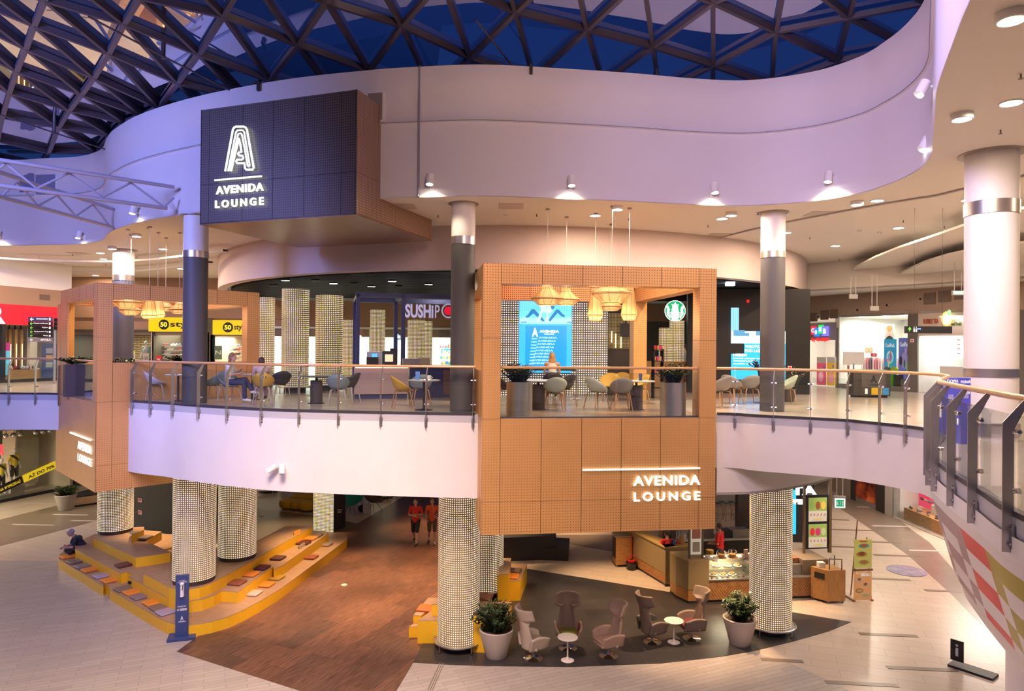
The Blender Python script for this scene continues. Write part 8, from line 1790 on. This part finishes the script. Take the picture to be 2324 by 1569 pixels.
# easel with two posters
p = P(1958, 1364); c = thing('easel_sign', 'wooden easel holding two tall dessert posters in the corridor', 'easel', (p.x, p.y, 0), .12); EW = m_wood('easel_wood', (.20, .09, .04), (.32, .16, .07))
MB().box((-.34, -.06, 0), (-.28, .5, .04)).box((.26, -.06, 0), (.32, .5, .04)).build('foot', EW, c); MB().cyl((-.28, .0, .02), (-.16, .12, 1.9), .02, n=6).cyl((.28, 0, .02), (.2, .12, 1.9), .02, n=6).build('leg', EW, c); MB().cyl((-.1, .45, .02), (-.12, .1, 2.45), .02, n=6).build('mast', EW, c); MB().box((-.3, -.04, .92), (.3, .02, .98)).build('shelf_bar', EW, c)
for z0, z1, base, items, nm in ((.0, .9, (.75, .38, .15), [(.3, .72, .22, .07, (.75, .68, .6)), (.3, .74, .1, .05, (.4, .12, .04)), (.65, .55, .22, .07, (.75, .68, .6)), (.65, .57, .1, .05, (.4, .12, .04)), (.3, .36, .22, .08, (.3, .25, .15)), (.3, .36, .18, .05, (.7, .5, .2)), (.65, .2, .26, .09, (.75, .7, .6)), (.65, .2, .2, .05, (.75, .55, .2))], 'lower_poster'),
                                (.98, 1.88, (.55, .55, .15), [(.55, .78, .3, .08, (.1, .45, .6)), (.55, .79, .2, .06, (.5, .2, .08)), (.42, .5, .32, .09, (.7, .35, .08)), (.42, .52, .2, .07, (.3, .1, .05)), (.55, .22, .33, .09, (.55, .6, .15)), (.55, .24, .22, .06, (.5, .2, .08)), (.5, .94, .25, .02, (.7, .1, .08))], 'upper_poster')):
    MB().box((-.31, -.03, z0 + .03), (.27, -.015, z1)).build(nm, mat('poster_' + nm, base, .5, emit=base, es=.15), c)
    ep = Plane((0, 0), (1, 0))
    for j, (fx, fy, rx, rz_, col) in enumerate(items): MB().add([(-.31 + .58 * fx + rx * .58 * math.cos(2 * pi * i / 16), -.032 - .001 * j, z0 + (z1 - z0) * (fy + rz_ * math.sin(2 * pi * i / 16))) for i in range(16)], [tuple(range(16))]).build('printed_shape', mat('pr_%02d%02d%02d' % tuple(int(v * 60) for v in col), col, .5), c, smooth=False)
epl = Plane((p.x, p.y), (math.cos(.12), math.sin(.12))); text_on(epl, 'SMAKU', -.1, .22, .76, .84, WHT, 'printed_text', .045, .03, .003, c); text_on(epl, 'lato w pełni', -.25, .08, .84, .88, WHT, 'printed_text', .045, .01, .003, c); text_on(epl, 'nowość', -.12, .1, 1.80, 1.84, red, 'printed_text', .045, .01, .003, c)
# exit sign over the corridor
pl = Plane((0, 20.5), (1, -.05)); c, r = wthing(pl, 1895, 1132, 1918, 1153, 'exit_sign', 'green running-man exit sign hanging on two white rods over the corridor', 'exit sign')
wallbox(pl, r[0] - .02, r[1] + .02, r[2] - .02, r[3] + .07, -.06, -.005, mat('sign_housing'), 'sign_box', c); wallbox(pl, r[0], r[1], r[2], r[3], -.005, 0, glow('exit_rim', (.85, 1, .9), 2), 'lit_rim', c); W_ = r[1] - r[0]; H_ = r[3] - r[2]; wallbox(pl, r[0] + .03, r[1] - .03, r[2] + .03, r[3] - .03, 0, .004, glow('exit_green', (.0, .30, .12), 1), 'green_field', c)
for bx in ((.16, .3, .30, .62), (.2, .64, .26, .74), (.3, .3, .36, .4), (.48, .3, .54, .75), (.70, .25, .84, .75)): wallbox(pl, r[0] + bx[0] * W_, r[0] + bx[2] * W_, r[2] + bx[1] * H_, r[2] + bx[3] * H_, .004, .006, WHT, 'pictogram', c)
for u in (r[0] + .06, r[1] - .06): a = pl.pt(u, r[3] + .05, -.03); o = MB().cyl(a, (a.x, a.y, FL - .3), .015, n=6).build('hanger_rod', mat('rod_white'), None); stick(o, c)

# ---- ground floor walls: right-hand shops
GR_ = Plane(tuple(P(1942, 1138)[:2]), tuple((P(2065, 1192) - P(1942, 1138))[:2])); gu = lambda x: GR_.hit(x, 1150)[0]
wallbox(GR_, -30, gu(1930), 0, FL - .3, -.3, 0, M_warmwall, 'wall_ground_right'); wallbox(GR_, -30, 40, 4.0, FL - .3, -.3, .02, M_white, 'wall_ground_header')
c, r = wthing(GR_, 1942, 1085, 1986, 1155, 'wall_mural', 'dark orange glowing landscape mural on the corridor wall', 'mural'); 
g = NG('mural_orange'); n = g.new('TexNoise'); n.inputs['Scale'].default_value = 1.4; n.inputs['Detail'].default_value = 8; g.ln(g.coords('Object'), n.inputs['Vector']); col = g.ramp(n.outputs[0], [(.35, (.03, .004, .002)), (.55, (.30, .04, .01)), (.75, (.75, .18, .04))]); g.ln(col, g.b.inputs['Base Color']); g.ln(col, g.b.inputs['Emission Color']); g.b.inputs['Emission Strength'].default_value = .3
wallbox(GR_, gu(1942), gu(1986), .25, 4.0, -.1, 0, g.m, 'mural_print', c); wallbox(GR_, gu(1930), gu(1942), 0, 4.0, -.2, 0, mat('frame_taupe'), 'wall_ground_pier'); wallbox(GR_, gu(1942), gu(1986), 0, .25, -.1, .0, mat('grey_skirting', (.4, .36, .33), .5), 'baseboard_ground')
wallbox(GR_, gu(1988), gu(2008), 0, 4.0, -.1, .02, mat('door_dark', (.06, .05, .045), .4), 'door_2'); wallbox(GR_, gu(2008), gu(2028), 0, 4.0, -.3, .0, mat('pier_pale', (.65, .6, .56), .5), 'wall_ground_pier')
room(GR_, gu(2028), gu(2028) + 9, 0.02, 4.0, 3.5, M_shopwhite, None, 350, (1, .85, .75)); wallbox(GR_, gu(2028), gu(2110), .1, 4.0, -.04, -.02, G_glass, 'window_6')
c, r = wthing(GR_, 2028, 1100, 2060, 1150, 'pink_display', 'pink lit panel in the shoe shop window', 'display panel'); wallbox(GR_, gu(2028) + .1, gu(2028) + 1.6, .6, 3.6, -1.2, -1.1, mat('panel_pink', (.75, .04, .12), .5, emit=(.75, .04, .12), es=.5), 'panel_face', c)
c, r = wthing(GR_, 2030, 1150, 2100, 1195, 'display_bench', 'wooden display bench with shoes and white boxes in the lower shoe shop', 'display bench'); wallbox(GR_, gu(2028) + .3, gu(2028) + 5, .03, .55, -1.4, -.3, M_wood1, 'bench_body', c); wallbox(GR_, gu(2028) + 1.5, gu(2028) + 5, .55, .95, -1.4, -.8, WPL, 'white_riser', c); wallbox(GR_, gu(2028) + 2.5, gu(2028) + 4.5, .95, 1.35, -1.4, -1.0, WPL, 'white_riser', c)
for i in range(12): shoe(GR_.mat(gu(2028) + .6 + .32 * (i % 9), .552 if i < 9 else .952, -.45 - (.5 if i >= 9 else .2 * (i % 2))) @ Matrix.Rotation(.7 * i, 4, 'Z'), [(.06, .04, .05), (.5, .35, .25), (.1, .1, .12)][i % 3], 'sandal displayed on the bench of the lower shoe shop', 'sandals on the lower bench')
# back and left of the ground floor
struct(MB().box((-60, 60, 0), (45, 60.3, 6)).build('wall_ground_back', M_warmwall, smooth=False))
GL_ = Plane(tuple(P(0, 1142)[:2]), tuple((P(165, 1108) - P(0, 1142))[:2])); gl = lambda x, y=1120: GL_.hit(x, y)[0]
wallbox(GL_, -25, 30, 3.45, FL - .3, -.3, .0, mat('header_lilac', (.6, .56, .6), .6), 'wall_ground_left_header'); ue = gl(165, 1108)
room(GL_, -16, ue, .05, 3.45, 4, mat('shop_beige', (.62, .52, .40), .6), mat('shop_mural', (.28, .22, .17), .7, noise=.7, nscale=2.2), 1100, (1, .82, .58)); wallbox(GL_, -16, ue, .12, 3.45, -.05, -.03, G_glass, 'window_7'); wallbox(GL_, -16, ue, 0, .14, -.1, .02, M_black, 'baseboard_ground_left'); wallbox(GL_, ue, ue + .15, 0, 3.5, -.2, .02, M_black, 'door_3'); wallbox(GL_, ue + .15, 30, 0, 3.5, -.3, -.1, mat('shop_side_dark', (.10, .08, .06), .5), 'wall_ground_left')
wallbox(GL_, gl(82), gl(84) + .05, .15, 3.45, -2.5, -1.5, M_warmwall, 'wall_shop_partition'); wallbox(GL_, gl(84), ue, .15, 3.45, -2.6, -2.5, mat('shop_cream', (.75, .66, .52), .6), 'wall_shop_cream')
c, r = wthing(GL_, -40, 1010, 30, 1040, 'neon_word', 'big red glowing letters ending in KER in the lower left shop window', 'shop sign'); u0, u1, z0, z1 = GL_.rect(0, 1012, 29, 1036); text_on(GL_, 'KER', u0 - .1, u1, z0, z1, glow('neon_red', (1, .03, .05), 1.6), 'lettering', -.6, .02, .06, c, 1.2); wallbox(GL_, u0 - .1, u1, z1, 3.45, -.75, -.72, M_black, 'sign_hanger', c)
for x, y, s, l in ((28, 1126, 1.0, 'mannequin in yellow and black striped shirt on a low block, left'), (57, 1116, 1.05, 'taller mannequin in yellow and black striped shirt on a high block')):
    u = gl(x, y); h = .25 if x < 40 else .55; st_ = NG('shirt_stripe_%d' % x); sp = st_.new('SeparateXYZ'); st_.ln(st_.coords('Object'), sp.inputs[0]); v = st_.math('FRACT', st_.math('MULTIPLY_ADD', sp.outputs[0], 1.6, st_.math('MULTIPLY', sp.outputs[2], -1.6))); st_.ln(st_.mix(st_.math('GREATER_THAN', v, .72), (.75, .52, .03), (.02, .02, .02)), st_.b.inputs['Base Color'])
    mannequin(GL_.mat(u, h, -.8) @ Matrix.Rotation(pi, 4, 'Z'), l, st_.m, 'striped-shirt mannequins', (.65, .62, .62), s); c = thing('display_block', ['low', 'high'][x > 40] + ' grey block under a striped-shirt mannequin', 'plinth', M=GL_.mat(u, 0, -.8)); MB().box((-.35, -.3, .06), (.35, .3, h - .01)).build('block_body', mat('block_grey', (.3, .27, .25), .6), c)
c, r = wthing(GL_, 12, 1068, 98, 1104, 'sale_banner', 'slanted black and yellow sale banner reading AŻ DO 70% across the window', 'banner'); T_ = Matrix.Rotation(-.27, 4, 'Y')
for nm, x0, x1, m_ in (('black_half', -1.75, -.05, M_black), ('yellow_half', 0, 1.75, mat('banner_yellow', (.8, .6, .02), .5, emit=(.8, .6, .02), es=.4))): o = MB().box((x0, -.06, .2), (x1, -.04, .58)).build(nm, m_, c, smooth=False); o.matrix_basis = T_
o = text_on(Plane((0, 0), (1, 0)), 'AŻ DO 70%', .25, 1.65, .28, .50, M_black, 'lettering', .065, .03, .003); o.parent = c; o.matrix_basis = T_ @ o.matrix_basis
o = text_on(Plane((0, 0), (1, 0)), 'TOTALNA WYPRZEDAŻ', -1.65, -.15, .30, .48, mat('banner_yellow'), 'lettering', .065, .02, .003); o.parent = c; o.matrix_basis = T_ @ o.matrix_basis
for i, x in enumerate((24, 42, 58, 92, 108, 124)):
    u, z = GL_.hit(x, 1000); c = thing('chrome_spot', 'round chrome spotlight hanging along the top of the lower left shop window', 'spotlight', M=GL_.mat(u, 3.45, -.35), group='chrome spots of the lower left window'); MB().ball((0, 0, -.3), .13).build('lamp_head', M_chrome, c); MB().tube([(0, 0, 0), (.05, 0, -.12), (0, 0, -.2)], .015).build('arm', M_black, c)
